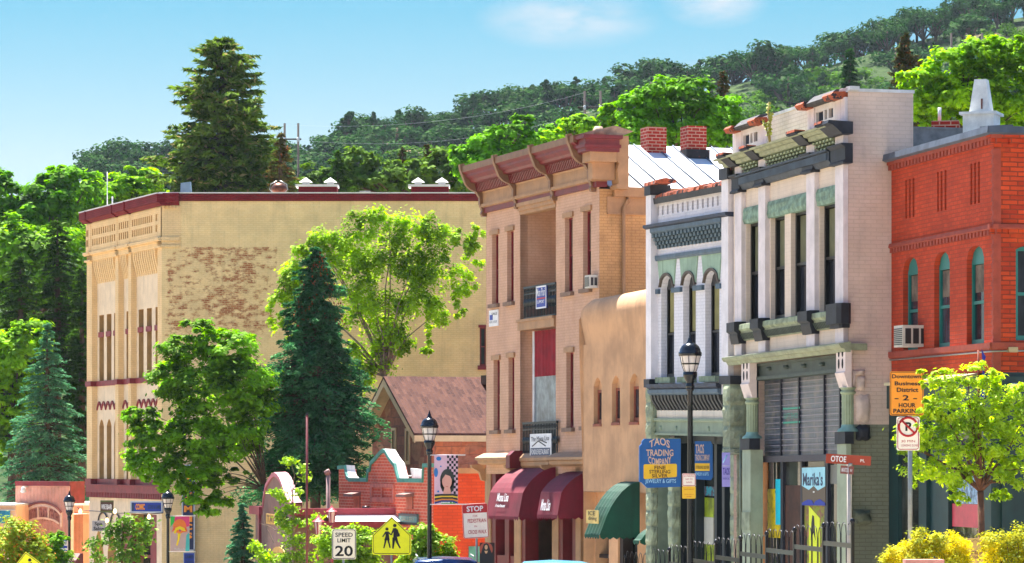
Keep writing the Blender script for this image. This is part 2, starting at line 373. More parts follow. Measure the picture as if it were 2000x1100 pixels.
co=coords(nt,True); n1=noise(nt,co,.045,6,.62); n2=noise(nt,co,.5,5,.7); n3=noise(nt,co,.018,3)
g=mixc(nt,sstep(nt,n2,.35,.65),(.02,.04,.012),(.05,.085,.022)); s_=mixc(nt,sstep(nt,n2,.3,.7),(.16,.10,.06),(.30,.19,.13))
nt.links.new(mixc(nt,sstep(nt,mth(nt,'ADD',n1,mth(nt,'MULTIPLY',n3,.25)),.70,.78),g,s_),b.inputs['Base Color']); b.inputs['Roughness'].default_value=1; b.inputs['Specular IOR Level'].default_value=.1
bump(nt,b,n2,.8,.5)
hm=MB(); nx,ny=130,60; pts=[]
for j in range(ny+1):
    Y=YB-10+(YR+330-YB)*j/ny
    for i in range(nx+1):
        X=-110+i*(330/nx); Xs=X*(Y/YR)**.3; pts.append((Xs,Y,hill(Xs,Y)-(.3 if Y<YB+8 else 0)))
hm.add(pts,[(j*(nx+1)+i,j*(nx+1)+i+1,(j+1)*(nx+1)+i+1,(j+1)*(nx+1)+i) for j in range(ny) for i in range(nx)],0,True)
tag(hm.build('hill',m_hill),None,None,None,'structure')
# ================================================================ cream brick block with crimson trim (A)
CRIM=(.50,.13,.16)
m_crim=paint('crimson_paint',CRIM,.6,.12,3,.2,chip=(.75,.6,.45),chip_amt=.05); m_crimb=brick('crimson_painted_brick',CRIM,(.46,.12,.14),(.36,.09,.11))
m_cream=brick('cream_painted_brick',(.93,.80,.60),(.92,.79,.58),(.88,.75,.55),bmp=.5,var=.06,streak=.12)
m_creamside=brick('worn_cream_painted_brick',(.94,.83,.62),(.93,.81,.59),(.90,.78,.56),bmp=.5,var=.08,streak=.15,worn=((.58,.29,.17),(.72,.46,.29),(.74,.62,.45)),wear=(.08,4.35,4.4,8.06,.47,.71))
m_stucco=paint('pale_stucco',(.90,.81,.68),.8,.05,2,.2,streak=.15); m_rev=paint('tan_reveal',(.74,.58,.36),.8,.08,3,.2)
m_roofw=paint('white_roof_coating',(.88,.87,.85),.7,.06,2,.1); m_redglass=paint('boarded_window',(.48,.37,.30),.7,.1,4,.1)
FA=Frame(316,125,-1755); zbA=gz(125)
A=thing('commercial_building','long three storey cream brick block with crimson cornice and peeling painted side wall','building',(FA.O.x,FA.O.y,zbA))
FS=Frame(316,125,theta=90)
uL=FA.U(169.5); zt=FA.Z(383); zb=FA.Z(971,316)
def ZA(y,x): return FA.Z(y,x)
# facade wall with its openings
w=MB(FA); D=-.22
panels=((190.5,225),(241,250.5),(268,307.7)); pil=((169.5,179.5),(225,231),(250.5,256),(307.7,316))
up=((194,203),(208.6,217.7),(223,229),(247,256),(271,280.5),(287,296.5),(303.7,312.5)); holes=[]
zU0,zU1=ZA(743.6,200),ZA(614.5,194); zL0,zL1=ZA(936,200),ZA(818.6,199)
for a,b in up:
    ua=FA.U(a,D); ub=FA.U(b,D)
    holes.append((ua,ub,zU0,zU1)); holes.append((ua,ub,zL0,zL1,.28,'point'))
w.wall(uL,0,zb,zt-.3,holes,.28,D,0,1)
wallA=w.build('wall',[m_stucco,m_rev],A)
# pilasters, side wall, back and roof
w=MB(FA)
for a,b in pil: w.box(FA.U(a),FA.U(b),D-.05,0,zb,zt-.3)
w.box(uL,0,D-.05,0,ZA(479,330),zt-.3,0)
w.build('pilasters',m_cream,A)
w=MB(FS); zs=FS.Z(379); hw=[]
hw.append((FS.U(937),FS.U(949),FS.Z(714),FS.Z(640))); hw.append((FS.U(749),FS.U(766),FS.Z(694),FS.Z(626)))
w.wall(0,14.5,zbA,zs,hw,.2,0,0); w.build('side_wall',m_creamside,A)
w=MB(); O=FA.O; far=FA.w((uL,D,0)); rx=O.x+14.5
for p,q in (((far[0],far[1]),(far[0]+8,far[1]+22)),((rx,O.y),(rx,O.y+30)),((rx,O.y+30),(far[0]+8,far[1]+22))):
    w.face([(p[0],p[1],zbA),(q[0],q[1],zbA),(q[0],q[1],zs-.4),(p[0],p[1],zs-.4)])
zr=zs-.7; w.face([(O.x,O.y+.1,zr),(rx,O.y+.1,zr),(rx,O.y+30,zr),(far[0]+8,far[1]+22,zr),(far[0],far[1],zr)],1)
w.build('rear_wall',[m_cream,m_roofw],A)
# windows (upper: blind sash behind deep reveals) with crimson transom blocks
for i,(a,b) in enumerate(up):
    ua,ub=FA.U(a,D),FA.U(b,D)
    window(FA,A,ua,ub,zU0,zU1,D-.2,m_redglass,None,.04,.5); window(FA,A,ua,ub,zL0,zL1,D-.2,m_redglass,None,.04,0,arch=.28,kind='point')
    t=MB(FA); t.box(ua-.03,ub,D-.1,D+.04,ZA(658,194),ZA(648,194)); t.build('transom_block',m_crim,A)
w=MB(FS)
for u0,u1,z0,z1 in hw:
    wi=window(FS,A,u0,u1,z0,z1,-.1,m_crim,None,.05,.5,label='crimson framed side window')
    w=MB(FS); w.box(u0-.08,u1+.08,-.05,.08,z0-.16,z0); w.build('sill',m_crim,wi); w=MB(FS); w.box(u0-.05,u1+.05,-.05,.06,z1,z1+.1); w.build('lintel',m_crim,wi)
# corbel ribs in the panels, frieze slots, belts
w=MB(FA)
for (a,b),(n) in zip(((190.5,231),(241,256),(268,313)),(11,5,11)):
    u0,u1=FA.U(a,D),FA.U(b,D); zc1=ZA(507,200)+.02; zc0=ZA(551,200)
    w.box(u0,u1,D,-.03,zc1,ZA(470,316),0)
    st=(u1-u0)/n
    for k in range(n):
        uu=u0+k*st; w.prof([(D,zc1),(-.03,zc1),(-.05,zc1-.25),(D+.02,zc0),(D,zc0)],uu,uu+st*.52)
w.build('corbel_ribs',m_cream,A)
w=MB(FA); zf1=zt-.42; zf0=ZA(463,318)
rows=((ZA(433.6,301),ZA(420,301)),(ZA(454.5,301),ZA(441,301)))
sl=[]
for a,b,n in ((170.5,178,1),(182,229,11),(234,254.5,5),(259.5,301,11),(306,313,1)):
    u0,u1=FA.U(a),FA.U(b); st=(u1-u0)/n
    for k in range(n):
        for r in rows: sl.append((u0+k*st,u0+k*st+st*.55,r[0],r[1]))
w.wall(uL,0,zf0,zf1,sl,.1,.04,0,1)
for s_ in sl: w.face([(s_[0],-.06,s_[2]),(s_[1],-.06,s_[2]),(s_[1],-.06,s_[3]),(s_[0],-.06,s_[3])],1)
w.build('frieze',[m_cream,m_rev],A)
w=MB(FA)
for y,h,d in ((464,.1,.12),(467,.08,.07),(480,.07,.06)):
    z=ZA(y,316)
    if y<475: w.box(uL-.1,0.02,-.1,d,z-h,z); 
    for a,b in pil: w.box(FA.U(a)-.04,FA.U(b)+.04,-.1,d+.05,z-h,z)
for x in (179.5,231,256): u=FA.U(x); w.box(u-.16,u,0,.06,zf0,zf1)
w.build('belt_course',m_cream,A)
w=MB(FS)
for y,h in ((463,.09),(467.5,.05),(479,.07)): z=FS.Z(y); w.box(-.02,.68,0,.07,z-h,z)
w.box(0,.7,-.02,.015,FS.Z(480),FS.Z(402))
for k in range(5): w.box(.05+k*.13,.12+k*.13,0,.1,FS.Z(407),FS.Z(402))
w.build('side_belt_course',m_cream,A)
# cornice
w=MB(FA); z1=zt+.06; z0=z1-.43
w.prof([(-.3,z1),(.26,z1),(.26,z0+.12),(.2,z0+.1),(.08,z0),(-.3,z0)],uL-.25,.24)
for x in (179.5,231,256): u=FA.U(x); w.prof([(0,z1+.01),(.3,z1+.01),(.3,z0+.1),(.1,z0-.03),(0,z0-.03)],u-.12,u)
w.build('cornice',m_crimb,A)
w=MB(FS); zq=FS.Z(401); w.prof([(-.3,zs+.02),(.2,zs+.02),(.2,zq+.12),(.08,zq),(-.3,zq)],.05,.66); w.box(.66,14.6,-.25,.05,FS.Z(393),zs)
w.build('side_coping',m_crimb,A)
w=MB(FS); w.box(-.1,14.6,-.3,.08,zs+.02,zs+.06); w2=MB(FA); w2.box(uL-.25,.2,-.3,.28,z1+.01,z1+.05)
w.build('coping_cap',m_roofw,A); w2.build('coping_cap',m_roofw,A)
# band over second floor, lower band, base of second floor, scallops
w=MB(FA); 
for y0,y1,xx in ((745.5,755.5,172),(935,946,175)):
    za,zc=ZA(y1,xx),ZA(y0,xx)
    w.box(uL,0,D,D+.06,za,zc)
    for a,b in pil: w.box(FA.U(a)-.02,FA.U(b)+.02,D,.06,za,zc)
w.box(uL-.03,.02,D-.05,.05,ZA(961,175),ZA(946,175)); w.box(uL-.06,.35,D-.05,.1,ZA(947.5,175),ZA(945.5,175))
n=46; 
for k in range(n): u=uL+(-uL)*k/n; w.box(u,u+(-uL)/n*.55,D,.04,ZA(971,175),ZA(961,175))
w.box(uL,0,D-.05,-.03,ZA(971,175),ZA(961,175))
w.build('crimson_bands',m_crim,A)
zc=ZA(801,195); hh=ZA(788,195)-zc
for (a,b),n in zip(panels,(2.5,.6,3)):
    w=MB(FA); u0=FA.U(a,D); u1=FA.U(b,D)+.15; st=.62; u=u0+.03
    while u+.1<u1:
        a_=[(u+st*t/8,zc+hh*(1-abs(-1+t/4)**1.6)) for t in range(9)]; a_=[p for p in a_ if p[0]<=u1]
        if len(a_)>1: w.ext(a_+[(p[0],p[1]+.09) for p in a_[::-1]],D,D+.06)
        u+=st
    w.build('scallop_moulding',m_crim,A)
# ground floor front
w=MB(FA); gh=[(FA.U(189,D),FA.U(208,D),zbA,ZA(1036,190),.9,'point'),(FA.U(216,D),FA.U(233,D),zbA,ZA(1040,225),.8,'point'),(FA.U(262,D),FA.U(312,D),zbA,ZA(1005,290))]
w.wall(uL,.0,zbA,zb,gh,.5,D+.12,0,1); w.box(FA.U(236,0),FA.U(256,0),D,D+.2,zbA,ZA(1022,240),2)
w.face([(uL,D-.4,zbA),(0,D-.4,zbA),(0,D-.4,zb),(uL,D-.4,zb)],3)
w.build('shop_front',[m_stucco,m_rev,m_crim,M['shop_glass']],A)
w=MB(FA); w.box(FA.U(300,D),FA.U(312,D),D-.3,D+.1,zbA,ZA(1004,300)); w.box(FA.U(284,D),FA.U(288,D),D-.35,D-.2,zbA,ZA(1005,300)); w.box(FA.U(262,D),FA.U(312,D),D-.35,D-.15,ZA(1092,290),ZA(1086,290)); w.build('door_frame',m_crim,A)
for a,b in ((189,208),(213,232)):
    w=MB(FA); ar=arcpts(FA.U(a,0),FA.U(b,0),ZA(1022,200),ZA(1001,200),'round'); w.tube([(p[0],-.05,p[1]) for p in ar],.035); w.build('iron_arch',M['black'],A)
# rooftop chimneys, vents, aerials
for x0,x1 in ((583,658),(803,876)):
    w=MB(FS); w.pb(x0,x1,364,380,-.9,.03); ch=w.build('chimney',m_crimb,A)
    w=MB(FS); w.pb(x0-6,x1+2,360,364.5,-.95,.07); w.build('chimney_cap',m_roofw,ch)
    for k in (.18,.82):
        xc=x0+(x1-x0)*k; u=FS.U(xc); z=FS.Z(360); w=MB(FS); w.box(u-.13,u+.13,-.45,-.2,z,z+.1)
        r=.24; t=(u,-.33,z+.28); c=[(u-r,-.33-r,z+.1),(u+r,-.33-r,z+.1),(u+r,-.33+r,z+.1),(u-r,-.33+r,z+.1),t]; w.add(c,[(0,1,2,3),(0,1,4),(1,2,4),(2,3,4),(3,0,4)]); w.build('vent_cap',M['white_worn'],ch)
m_cop=paint('rusty_copper',(.45,.27,.2),.45,.2,9,.1,.7)
w=MB(FS); u=FS.U(541); z=FS.Z(374); pr=[(.05,.42),(.2,.38),(.3,.25),(.3,.12),(.22,.02)]; w.lathe((u,-1.2,z),pr,20); tv=w.build('turbine_vent',m_cop,A)
w=MB(FS); w.lathe((u,-1.2,z-.3),[(.2,0),(.2,.32)],16)
for s in (-1,1): w.tube([(u+s*.2,-.9,z),(u+s*.34,-.9,z+.15),(u+s*.3,-.9,z+.35),(u+s*.05,-.9,z+.47)],.022)
w.build('vent_bracket',M['galv'],tv)
m_vent=paint('blue_grey_metal',(.42,.52,.6),.5,.1,4,.1)
w=MB(FS); u=FS.U(359); z=FS.Z(376); w.add([(u-.22,-.8,z-.3),(u+.22,-.8,z-.3),(u+.22,-1.2,z-.3),(u-.22,-1.2,z-.3),(u-.2,-.8,z+.42),(u+.16,-.8,z+.47),(u+.16,-1.2,z+.5),(u-.2,-1.2,z+.45)],[(0,1,2,3),(4,5,6,7),(0,1,5,4),(1,2,6,5),(2,3,7,6),(3,0,4,7)]); w.build('roof_hatch',m_vent,A)
w=MB(FS); u=FS.U(714); w.box(u-.3,u+.1,-2,-1.6,FS.Z(380),FS.Z(366)); w.build('roof_box',M['galv'],A)
for x,y0,y1 in ((209.5,336,412),(219.5,384,408)):
    w=MB(FA); u=FA.U(x,-.3); w.tube([(u,-.3,FA.Z(y1,x,-.3)),(u,-.3,FA.Z(y0,x,-.3))],.02 if y0<350 else .03); w.build('aerial',M['white_worn'],A)

# ================================================================ brown brick building with bracketed cornice (C)
m_tanb=brick('tan_painted_brick',(.82,.66,.56),(.81,.65,.54),(.78,.62,.51),bmp=.4,var=.07,streak=.1,stain=(.66,.45,.33),stain_amt=.25)
m_tans=brick('ochre_painted_brick',(.80,.62,.42),(.79,.61,.41),(.73,.55,.37),bmp=.5,var=.12,streak=.2,stain=(.5,.36,.25),stain_amt=.5)
m_tan=paint('tan_trim',(.66,.50,.35),.6,.08,3,.1); m_brn=paint('brown_trim',(.50,.36,.25),.55,.1,4,.15); m_crc=paint('crimson_trim',(.43,.09,.11),.5,.1,3,.1,streak=.2)
m_sill=paint('grey_brown_stone',(.52,.42,.35),.8,.1,6,.3)
FC=Frame(1170.6,83,-1276,.0048); zbC=gz(88)
C_=thing('restaurant_building','tall tan brick building with heavy crimson cornice, balconies and white metal roof','building',(FC.O.x,FC.O.y,zbC))
def ZC(y,x,d=0): return FC.Z(y,x,d)
uL=FC.U(949.6); u1a,u1b=FC.U(1016),FC.U(1085.6); zw=ZC(365,1118)+.1
w=MB(FC)
win=[(961,973,459.6,595),(990.7,1002.7,452.5,591),(1103.5,1118,426.5,572),(1139,1153.6,414,565),(964,975.6,704,841),(993,1004,699,839.6),(1106,1119.6,689,836)]
H=[(FC.U(a),FC.U(b)+.02,ZC(d,a),ZC(c,a)) for a,b,c,d in win]
H.append((FC.U(1140),FC.U(1154),ZC(833,1140),ZC(683,1140)))
zrec0=ZC(905,1040); zrec1=ZC(404,1016)
zslab0,zslab1=ZC(645,1022,.05),ZC(624,1022,.05)
w.wall(uL,0,ZC(925,1170),zw,H+[(u1a,u1b,zrec0,zslab0),(u1a,u1b,zslab1,zrec1)],.22,0,0)
# recess walls
for z0,z1,dd in ((zrec0,zslab0,.32),(zslab1,zrec1,1.25)):
    w.face([(u1a,0,z0),(u1a,-dd,z0),(u1a,-dd,z1),(u1a,0,z1)]); w.face([(u1b,0,z0),(u1b,-dd,z0),(u1b,-dd,z1),(u1b,0,z1)])
    w.face([(u1a,-dd,z0),(u1b,-dd,z0),(u1b,-dd,z1),(u1a,-dd,z1)]); w.face([(u1a,0,z1),(u1b,0,z1),(u1b,-dd,z1),(u1a,-dd,z1)])
w.box(uL,uL+.02,-14,0,zbC,zw); w.face([(uL,-14,zbC),(0,-14,zbC),(0,-14,zw),(uL,-14,zw)])
w.build('wall',m_tanb,C_)
w=MB(FC); zse=ZC(362,1200); w.face([(0,0,zbC),(0,-14,zbC),(0,-14,zse),(0,0,zse)]); w.build('side_wall',m_tans,C_)
m_ww=paint('crimson_sash',(.52,.12,.15),.5,.1,4,.1); m_brown_in=paint('drawn_brown_curtain',(.42,.32,.24),.8,.2,5,.1); m_bl=flat('cream_blind',(.75,.68,.52),.8)
for i,h in enumerate(H):
    wi=window(FC,C_,h[0],h[1],h[2],h[3],-.12,m_ww,M['glass'],.045,.5,blind=(.5 if i<4 else .45,m_brown_in))
    w=MB(FC); w.box(h[0]-.08,h[1]+.08,-.05,.05,h[3],h[3]+.13); w.build('lintel',m_tan,wi); s=MB(FC); s.box(h[0]-.1,h[1]+.1,-.1,.1,h[2]-.1,h[2]); s.build('sill',m_sill,wi)
# balcony slab, doors, railings
w=MB(FC); w.box(u1a-.05,u1b,-1.2,.06,zslab0,zslab1); w.box(u1a-.08,u1b,-1.2,.1,zslab1-.07,zslab1); w.build('balcony_slab',m_tan,C_)
w=MB(FC); n=14; za,zc=ZC(735,1045),ZC(645,1045); pts=[(FC.U(1043,-.2)+(u1b-FC.U(1043,-.2))*k/28,-.22+.03*math.sin(k*1.9)) for k in range(29)]
for a,b in zip(pts,pts[1:]): w.face([(a[0],a[1],za),(b[0],b[1],za),(b[0],b[1],zc),(a[0],a[1],zc)])
w.build('red_curtain',paint('crimson_cloth',(.55,.06,.13),.8,.12,4,.1),C_)
w=MB(FC); w.box(FC.U(1044,-.2),u1b,-.27,-.23,ZC(895,1045),za); w.build('plastic_sheet',paint('grey_plastic_sheet',(.50,.55,.57),.35,.25,3,.1,streak=.6),C_)
w=MB(FC); w.box(FC.U(1040,-.2),FC.U(1043.5,-.2),-.3,-.2,ZC(895,1045),zc); w.build('door_post',M['white_worn'],C_)
def railing(x0,x1,ytop,ybot,xr,dd):
    w=MB(FC); ua,ub=FC.U(x0,dd),FC.U(x1,dd); z1,z0=ZC(ytop,xr,dd),ZC(ybot,xr,dd)
    w.box(ua,ub,dd-.03,dd+.03,z1-.06,z1); w.box(ua,ub,dd-.02,dd+.02,z0,z0+.04); w.box(ua,ub,dd-.02,dd+.02,z1-.22,z1-.19)
    n=22
    for k in range(n+1):
        u=ua+(ub-ua)*k/n; w.box(u-.012,u+.012,dd-.012,dd+.012,z0,z1)
        if k<n: w.lathe((u+(ub-ua)/n/2,dd,(z0+z1)/2-.1),[(0,0),(.035,.03),(.05,.1),(.035,.17),(0,.2)],6); w.tube([(u,dd,z1-.2),(u+(ub-ua)/n/2,dd,z1-.1),(u+(ub-ua)/n,dd,z1-.2)],.01,4)
    w.box(ua,ub,-.1 if dd>-.1 else dd-.3,dd-.04,z0,z0+.02)
    return w.build('railing',paint('dark_teal_iron',(.06,.11,.13),.5,.1,6,.1),C_)
railing(1024,1086.5,561,624,1024,.0); railing(1022,1088.6,825,898,1022,.08)
w=MB(FC)
for k,(x,c) in enumerate(((1035,0),(1075,0),(1080,0),(1050,0))):
    u=FC.U(x,-.3); w.lathe((u,-.3,zslab1),[(.12,0),(.16,.28)],10)
    for j in range(20): a=random.random()*6.28; r=.18*random.random(); w.tube([(u,-.3,zslab1+.28),(u+r*math.cos(a),-.3+r*math.sin(a),zslab1+.35+.3*random.random())],.02,4,1)
w.build('balcony_pots',[paint('terracotta',(.6,.25,.15),.8),flat('pot_plant_leaf',(.12,.25,.1),.8)],C_)
# cornice
w=MB(FC); zt=ZC(265,1118,.7); zl=uL-.12; 
E=.32
def Zd(y): return ZC(y,1120,.4)
z278,z300,z312,z318,z347,z353=[zt-v for v in (.17,.46,.62,.68,1.02,1.1)]; z365=zt-1.26
def band(pts,m,name,ue=None):
    w=MB(FC); w.prof(pts,zl-.02,0.45 if ue is None else ue); return w.build(name,m,C_)
band([(-.3,zt),(.72,zt),(.72,z278),(-.3,z278)],m_brn,'cornice_fascia',.05)
band([(-.2,z278),(.70,z278),(.62,z278-.06),(.62,z278-.12),(.5,z278-.2),(.48,z300+.02),(.38,z300),(-.2,z300)],m_crc,'cornice_moulding',.05)
band([(-.2,z300),(.30,z300),(.22,z318),(-.2,z318)],m_crc,'dentil_band',.02)
w=MB(FC)
for k in range(70): u=zl+(-zl)*k/70; w.prof([(.1,z300-.01),(.36,z300-.01),(.29,z318-.01),(.1,z318-.01)],u,u+.065)
w.build('dentils',m_crc,C_)
band([(-.2,z318),(.16,z318),(.12,z318-.05),(.12,z347),(-.2,z347)],m_tan,'frieze',0.02)
band([(-.2,z347),(.17,z347),(.17,z353),(.1,z353-.02),(-.2,z353-.02)],m_tan,'frieze_moulding',.03)
band([(-.2,z353-.02),(.09,z353-.02),(.09,z365),(-.2,z365)],m_crc,'architrave',.02)
w=MB(FC); w.prof([(-.5,zt),(.7,zt),(-.3,zt+.25),(-.8,zt+.12)],-1.6,.3); w.tube([(.2,.1,zt),(.2,.1,zt+.22)],[.22,.1],8); w.build('cornice_roof',paint('weathered_flashing',(.68,.56,.46),.7,.2,5,.3),C_)
# returned end of the cornice with its console
w=MB(FC)
w.box(.05,.62,-.3,.60,z300+.02,zt-.03); w.box(.05,.70,-.36,.68,zt-.12,zt-.03); w.box(.05,.66,-.33,.64,z300+.12,z300+.2); w.build('cornice_return',m_crc,C_)
w=MB(FC); w.plan([(0,.3),(.3,.3),(.3,-.3),(0,-.3)],z353,z300+.02); w.box(0,.55,-.25,.45,z318,z300+.02); w.build('return_soffit',m_tan,C_)
w=MB(FC); w.prof([(-.6,zt-.02),(-.28,zt-.02),(-.28,zt-.62),(-.34,zt-.7),(-.3,zt-.86),(-.34,zt-1.2),(-.28,zt-1.24),(-.28,zt-1.34),(-.6,zt-1.34)],.0,.48); w.build('end_console',m_tan,C_)
for x in (949.6,1015,1087,1163):
    u=FC.U(x)-.02; w=MB(FC)
    pr=[(0,zt-1.36),(.12,zt-1.36),(.16,zt-1.28),(.13,zt-1.2),(.2,zt-1.02),(.2,zt-.85),(.3,zt-.7),(.48,zt-.62),(.6,zt-.5),(.68,zt-.3),(.76,zt-.1),(.78,zt+.05),(.66,zt+.08),(.5,zt-.3),(.3,zt-.45),(0,zt-.5)]
    w.prof(pr,u-.07,u+.08); w.build('cornice_bracket',m_brn,C_)
# recess header
w=MB(FC)
for k,(h,d) in enumerate(((.1,.1),(.1,.05),(.08,.0))): w.box(u1a-.02,u1b+.02,-.25,d+.02,zrec1-.02-.1*k+.0,zrec1+.08-.1*k)
w.build('recess_lintel',m_tan,C_)
# standing seam roof behind, gutter, downpipe
m_wr=paint('white_metal_roof',(.80,.81,.82),.45,.03,1,.03,streak=.02); m_seam=flat('roof_seam',(.38,.42,.48),.6)
zE=zse+.03; zR=zE+1.45; uR=-3.4
w=MB(FC); w.face([(.12,-.25,zE),(.12,-14.2,zE),(uR,-14.2,zR),(uR,-.25,zR)]); w.face([(uR,-.25,zR),(uR,-14.2,zR),(uL+.2,-14.2,zE),(uL+.2,-.25,zE)])
w.face([(.12,-14.2,zE),(uR,-14.2,zR),(uL,-14.2,zE)]); rf=w.build('roof',m_wr,C_)
w=MB(FC)
for k in range(26):
    d=-.6-k*.55; w.tube([(.12,d,zE+.025),(uR,d,zR+.025)],.02,4)
w.build('roof_seams',m_seam,rf)
w=MB(FC); w.prof([(-.35,zE-.22),(-14,zE-.22),(-14,zE+.02),(-.35,zE+.02)],.03,.16); w.build('gutter',m_tan,C_)
w=MB(FC); w.box(0,.03,-14,-.2,zE-.62,zE-.22); w.box(0,.06,-14,-.2,zE-.66,zE-.62); w.build('eaves_board',m_tan,C_)
w=MB(FC); a=.06; dq=-.72; w.tube([(.1,dq,zE-.2),(.1,dq,zE-.35),(.08,dq+.1,zE-.5),(.08,dq+.1,zbC)],.05,8); w.build('downpipe',m_tan,C_)
m_rb=brick('red_chimney_brick',(.66,.18,.13),(.58,.15,.11),(.72,.55,.47),.22,.085,.014,.6)
for x0,x1,y0,y1,dp in ((1248,1288,250,287,-2.2),(1327,1367,248,290,-1.2)):
    w=MB(FC); dd=-abs((x0-1170.6)/78)*1.03; u0=-3.3 if x0<1300 else -3.0
    # locate along the slope
    ua=u0; f=FC; best=None
    for i in range(400):
        d=-i*.05
        q=f.w((u0,d,0)); xx=CX+q[0]/q[1]*FPX
        if xx>=x0: best=d;break
    Yc=f.w((u0,best,0))[1]; z1=(HY-y0)/FPX*Yc; z0=zE-.3; wd=(x1-x0)/FPX*Yc
    w.box(u0,u0+.5,best-wd,best,z0,z1); c=w.build('chimney',m_rb,C_)
    if x0>1300:
        w=MB(FC); w.box(u0-.05,u0+.58,best-wd-.06,best+.06,z0,z1-.62); w.build('chimney_flashing',paint('tar_patch',(.12,.12,.14),.8,.3,5,.5,chip=(.45,.25,.2),chip_amt=.3),c)
# AC unit, notices, sign boards
def ac_unit(fr,par_thing,x0,x1,y0,y1,d0,d1,xr,lab,name='air_conditioner'):
    u0,u1=fr.U(x0,d1),fr.U(x1,d1); z0,z1=fr.Z(y1,xr,d1),fr.Z(y0,xr,d1)
    L=fr.w((u0,d0,z0)); t=thing(name,lab,'air conditioner',L)
    w=MB(fr); w.box(u0,u1,d0,d1,z0,z1); w.build('casing',paint('off_white_enamel',(.8,.78,.73),.4,.06,4,.05),t)
    w=MB(fr); n=9
    for k in range(n): z=z0+.04+(z1-z0-.08)*k/n; w.box(u0+.03,u1-.03,d1,d1+.012,z,z+(z1-z0)/n*.45)
    w.build('grille',flat('dark_grille',(.25,.27,.28)),t)
    w=MB(fr)
    for k in range(3):
        a=d0+(d1-d0)*(.08+.3*k); w.box(u1,u1+.008,a,a+(d1-d0)*.22,z0+.06,z1-.06)
    w.build('side_vent',flat('vent_shadow',(.1,.1,.11)),t); return t
ac_unit(FC,C_,1142,1151.5,538,563,-.1,.22,1145,'small white window air conditioner in the top right window of the tan building')
def board(name,label,cat,fr,x0,x1,y0,y1,d,base,texts=(),xr=None,thick=.03,edge=None,mats=(),shapes=(),group=None,poly=None):
    """flat sign: panel, rim and one lettering part per text; texts=(string,x0,x1,y0,y1,mat,bold,arc)"""
    xr=x0 if xr is None else xr; u0,u1=fr.U(x0,d),fr.U(x1,d); z0,z1=fr.Z(y1,xr,d),fr.Z(y0,xr,d)
    L=fr.w(((u0+u1)/2,d-thick,z0)); t=thing(name,label,cat,L,group)
    px=lambda x:u0+(u1-u0)*(x-x0)/(x1-x0); pz=lambda y:z1+(z0-z1)*(y-y0)/(y1-y0)
    w=MB(fr)
    if poly: w.ext([(px(a),pz(b)) for a,b in poly],d-thick,d)
    else: w.box(u0,u1,d-thick,d,z0,z1)
    w.build('panel',base,t)
    if edge:
        e,ew=edge; w=MB(fr); ew=(u1-u0)*ew
        if poly:
            n=len(poly)
            for i in range(n):
                a,b=poly[i],poly[(i+1)%n]; w.tube([(px(a[0]),d,pz(a[1])),(px(b[0]),d,pz(b[1]))],ew*.5,4)
        else:
            for q in ((u0,u1,z0,z0+ew),(u0,u1,z1-ew,z1),(u0,u0+ew,z0,z1),(u1-ew,u1,z0,z1)): w.box(q[0],q[1],d-.002,d+.006,q[2],q[3])
        w.build('border',e,t)
    for sh in shapes:      # (kind, mat, coords)
        w=MB(fr)
        if sh[0]=='rect': _,m,a,b,c,e=sh[:6]; w.box(px(a),px(b),d-.002,d+.005,pz(e),pz(c))
        elif sh[0]=='poly': _,m,ps=sh[:3]; w.ext([(px(a),pz(b)) for a,b in ps],d-.002,d+.008+(sh[4] if len(sh)>4 else 0))
        elif sh[0]=='disc': _,m,a,b,rx,ry=sh[:6]; w.ext([(px(a+rx*math.cos(k/20*6.283)),pz(b+ry*math.sin(k/20*6.283))) for k in range(20)],d-.002,d+.010)
        elif sh[0]=='line': _,m,ps,r=sh[:4]; w.tube([(px(a),d+.006,pz(b)) for a,b in ps],(u1-u0)*r/(x1-x0),5)
        w.build(sh[-1] if isinstance(sh[-1],str) else 'figure',m,t)
    for tx in texts:
        s,a,b,c,e,m,bold=tx[:7]; arc=tx[7] if len(tx)>7 else 0; sl=tx[8] if len(tx)>8 else 0
        w=MB(fr); text(w,s,px(a),px(b),pz(e),pz(c),d+.013,0,bold,arc*(z1-z0),0,sl*(z1-z0)); w.build('lettering',m,t)
    return t
m_k=flat('black_print',(.04,.04,.05),.6); m_bl_=flat('blue_print',(.04,.2,.6),.5); m_wp=flat('white_print',(.9,.9,.9),.6); m_rp=flat('red_print',(.72,.08,.1),.5); m_nv=flat('navy_print',(.1,.2,.35),.5)
board('banner','blue campaign style sheet hanging on the upper balcony railing','banner',FC,1047,1067,560,604,.05,m_bl_,[('Mon Puri',1049,1065,564,580,m_wp,.01),('SUPPORT',1050,1064,588,594,m_wp,.01)],edge=(m_wp,.05),shapes=[('rect',m_rp,1048.5,1065.5,583,585.5)])
board('notice_board','white restaurant board with dark blue strip on the lower balcony railing','sign',FC,1035,1076,848,892,.14,m_wp,[('The Mona Lisa',1038,1073,853,862,m_k,0,0,.05),('FONDUE RESTAURANT',1038,1073,878,888,m_wp,.012)],shapes=[('rect',m_nv,1036.5,1074.5,875.5,890),('line',m_k,[(1040,872),(1052,862),(1066,872)],.35),('line',m_k,[(1055,860),(1068,866)],.35)])
board('office_sign','small white sign with blue square on the tan wall left of the balconies','sign',FC,955,972.5,607,638.5,.03,m_wp,[('SALE',961,971.5,612,617,m_k,0),('632 1020',957,971.5,628,632,m_k,0)],shapes=[('rect',m_bl_,956.5,962.5,616,626)])
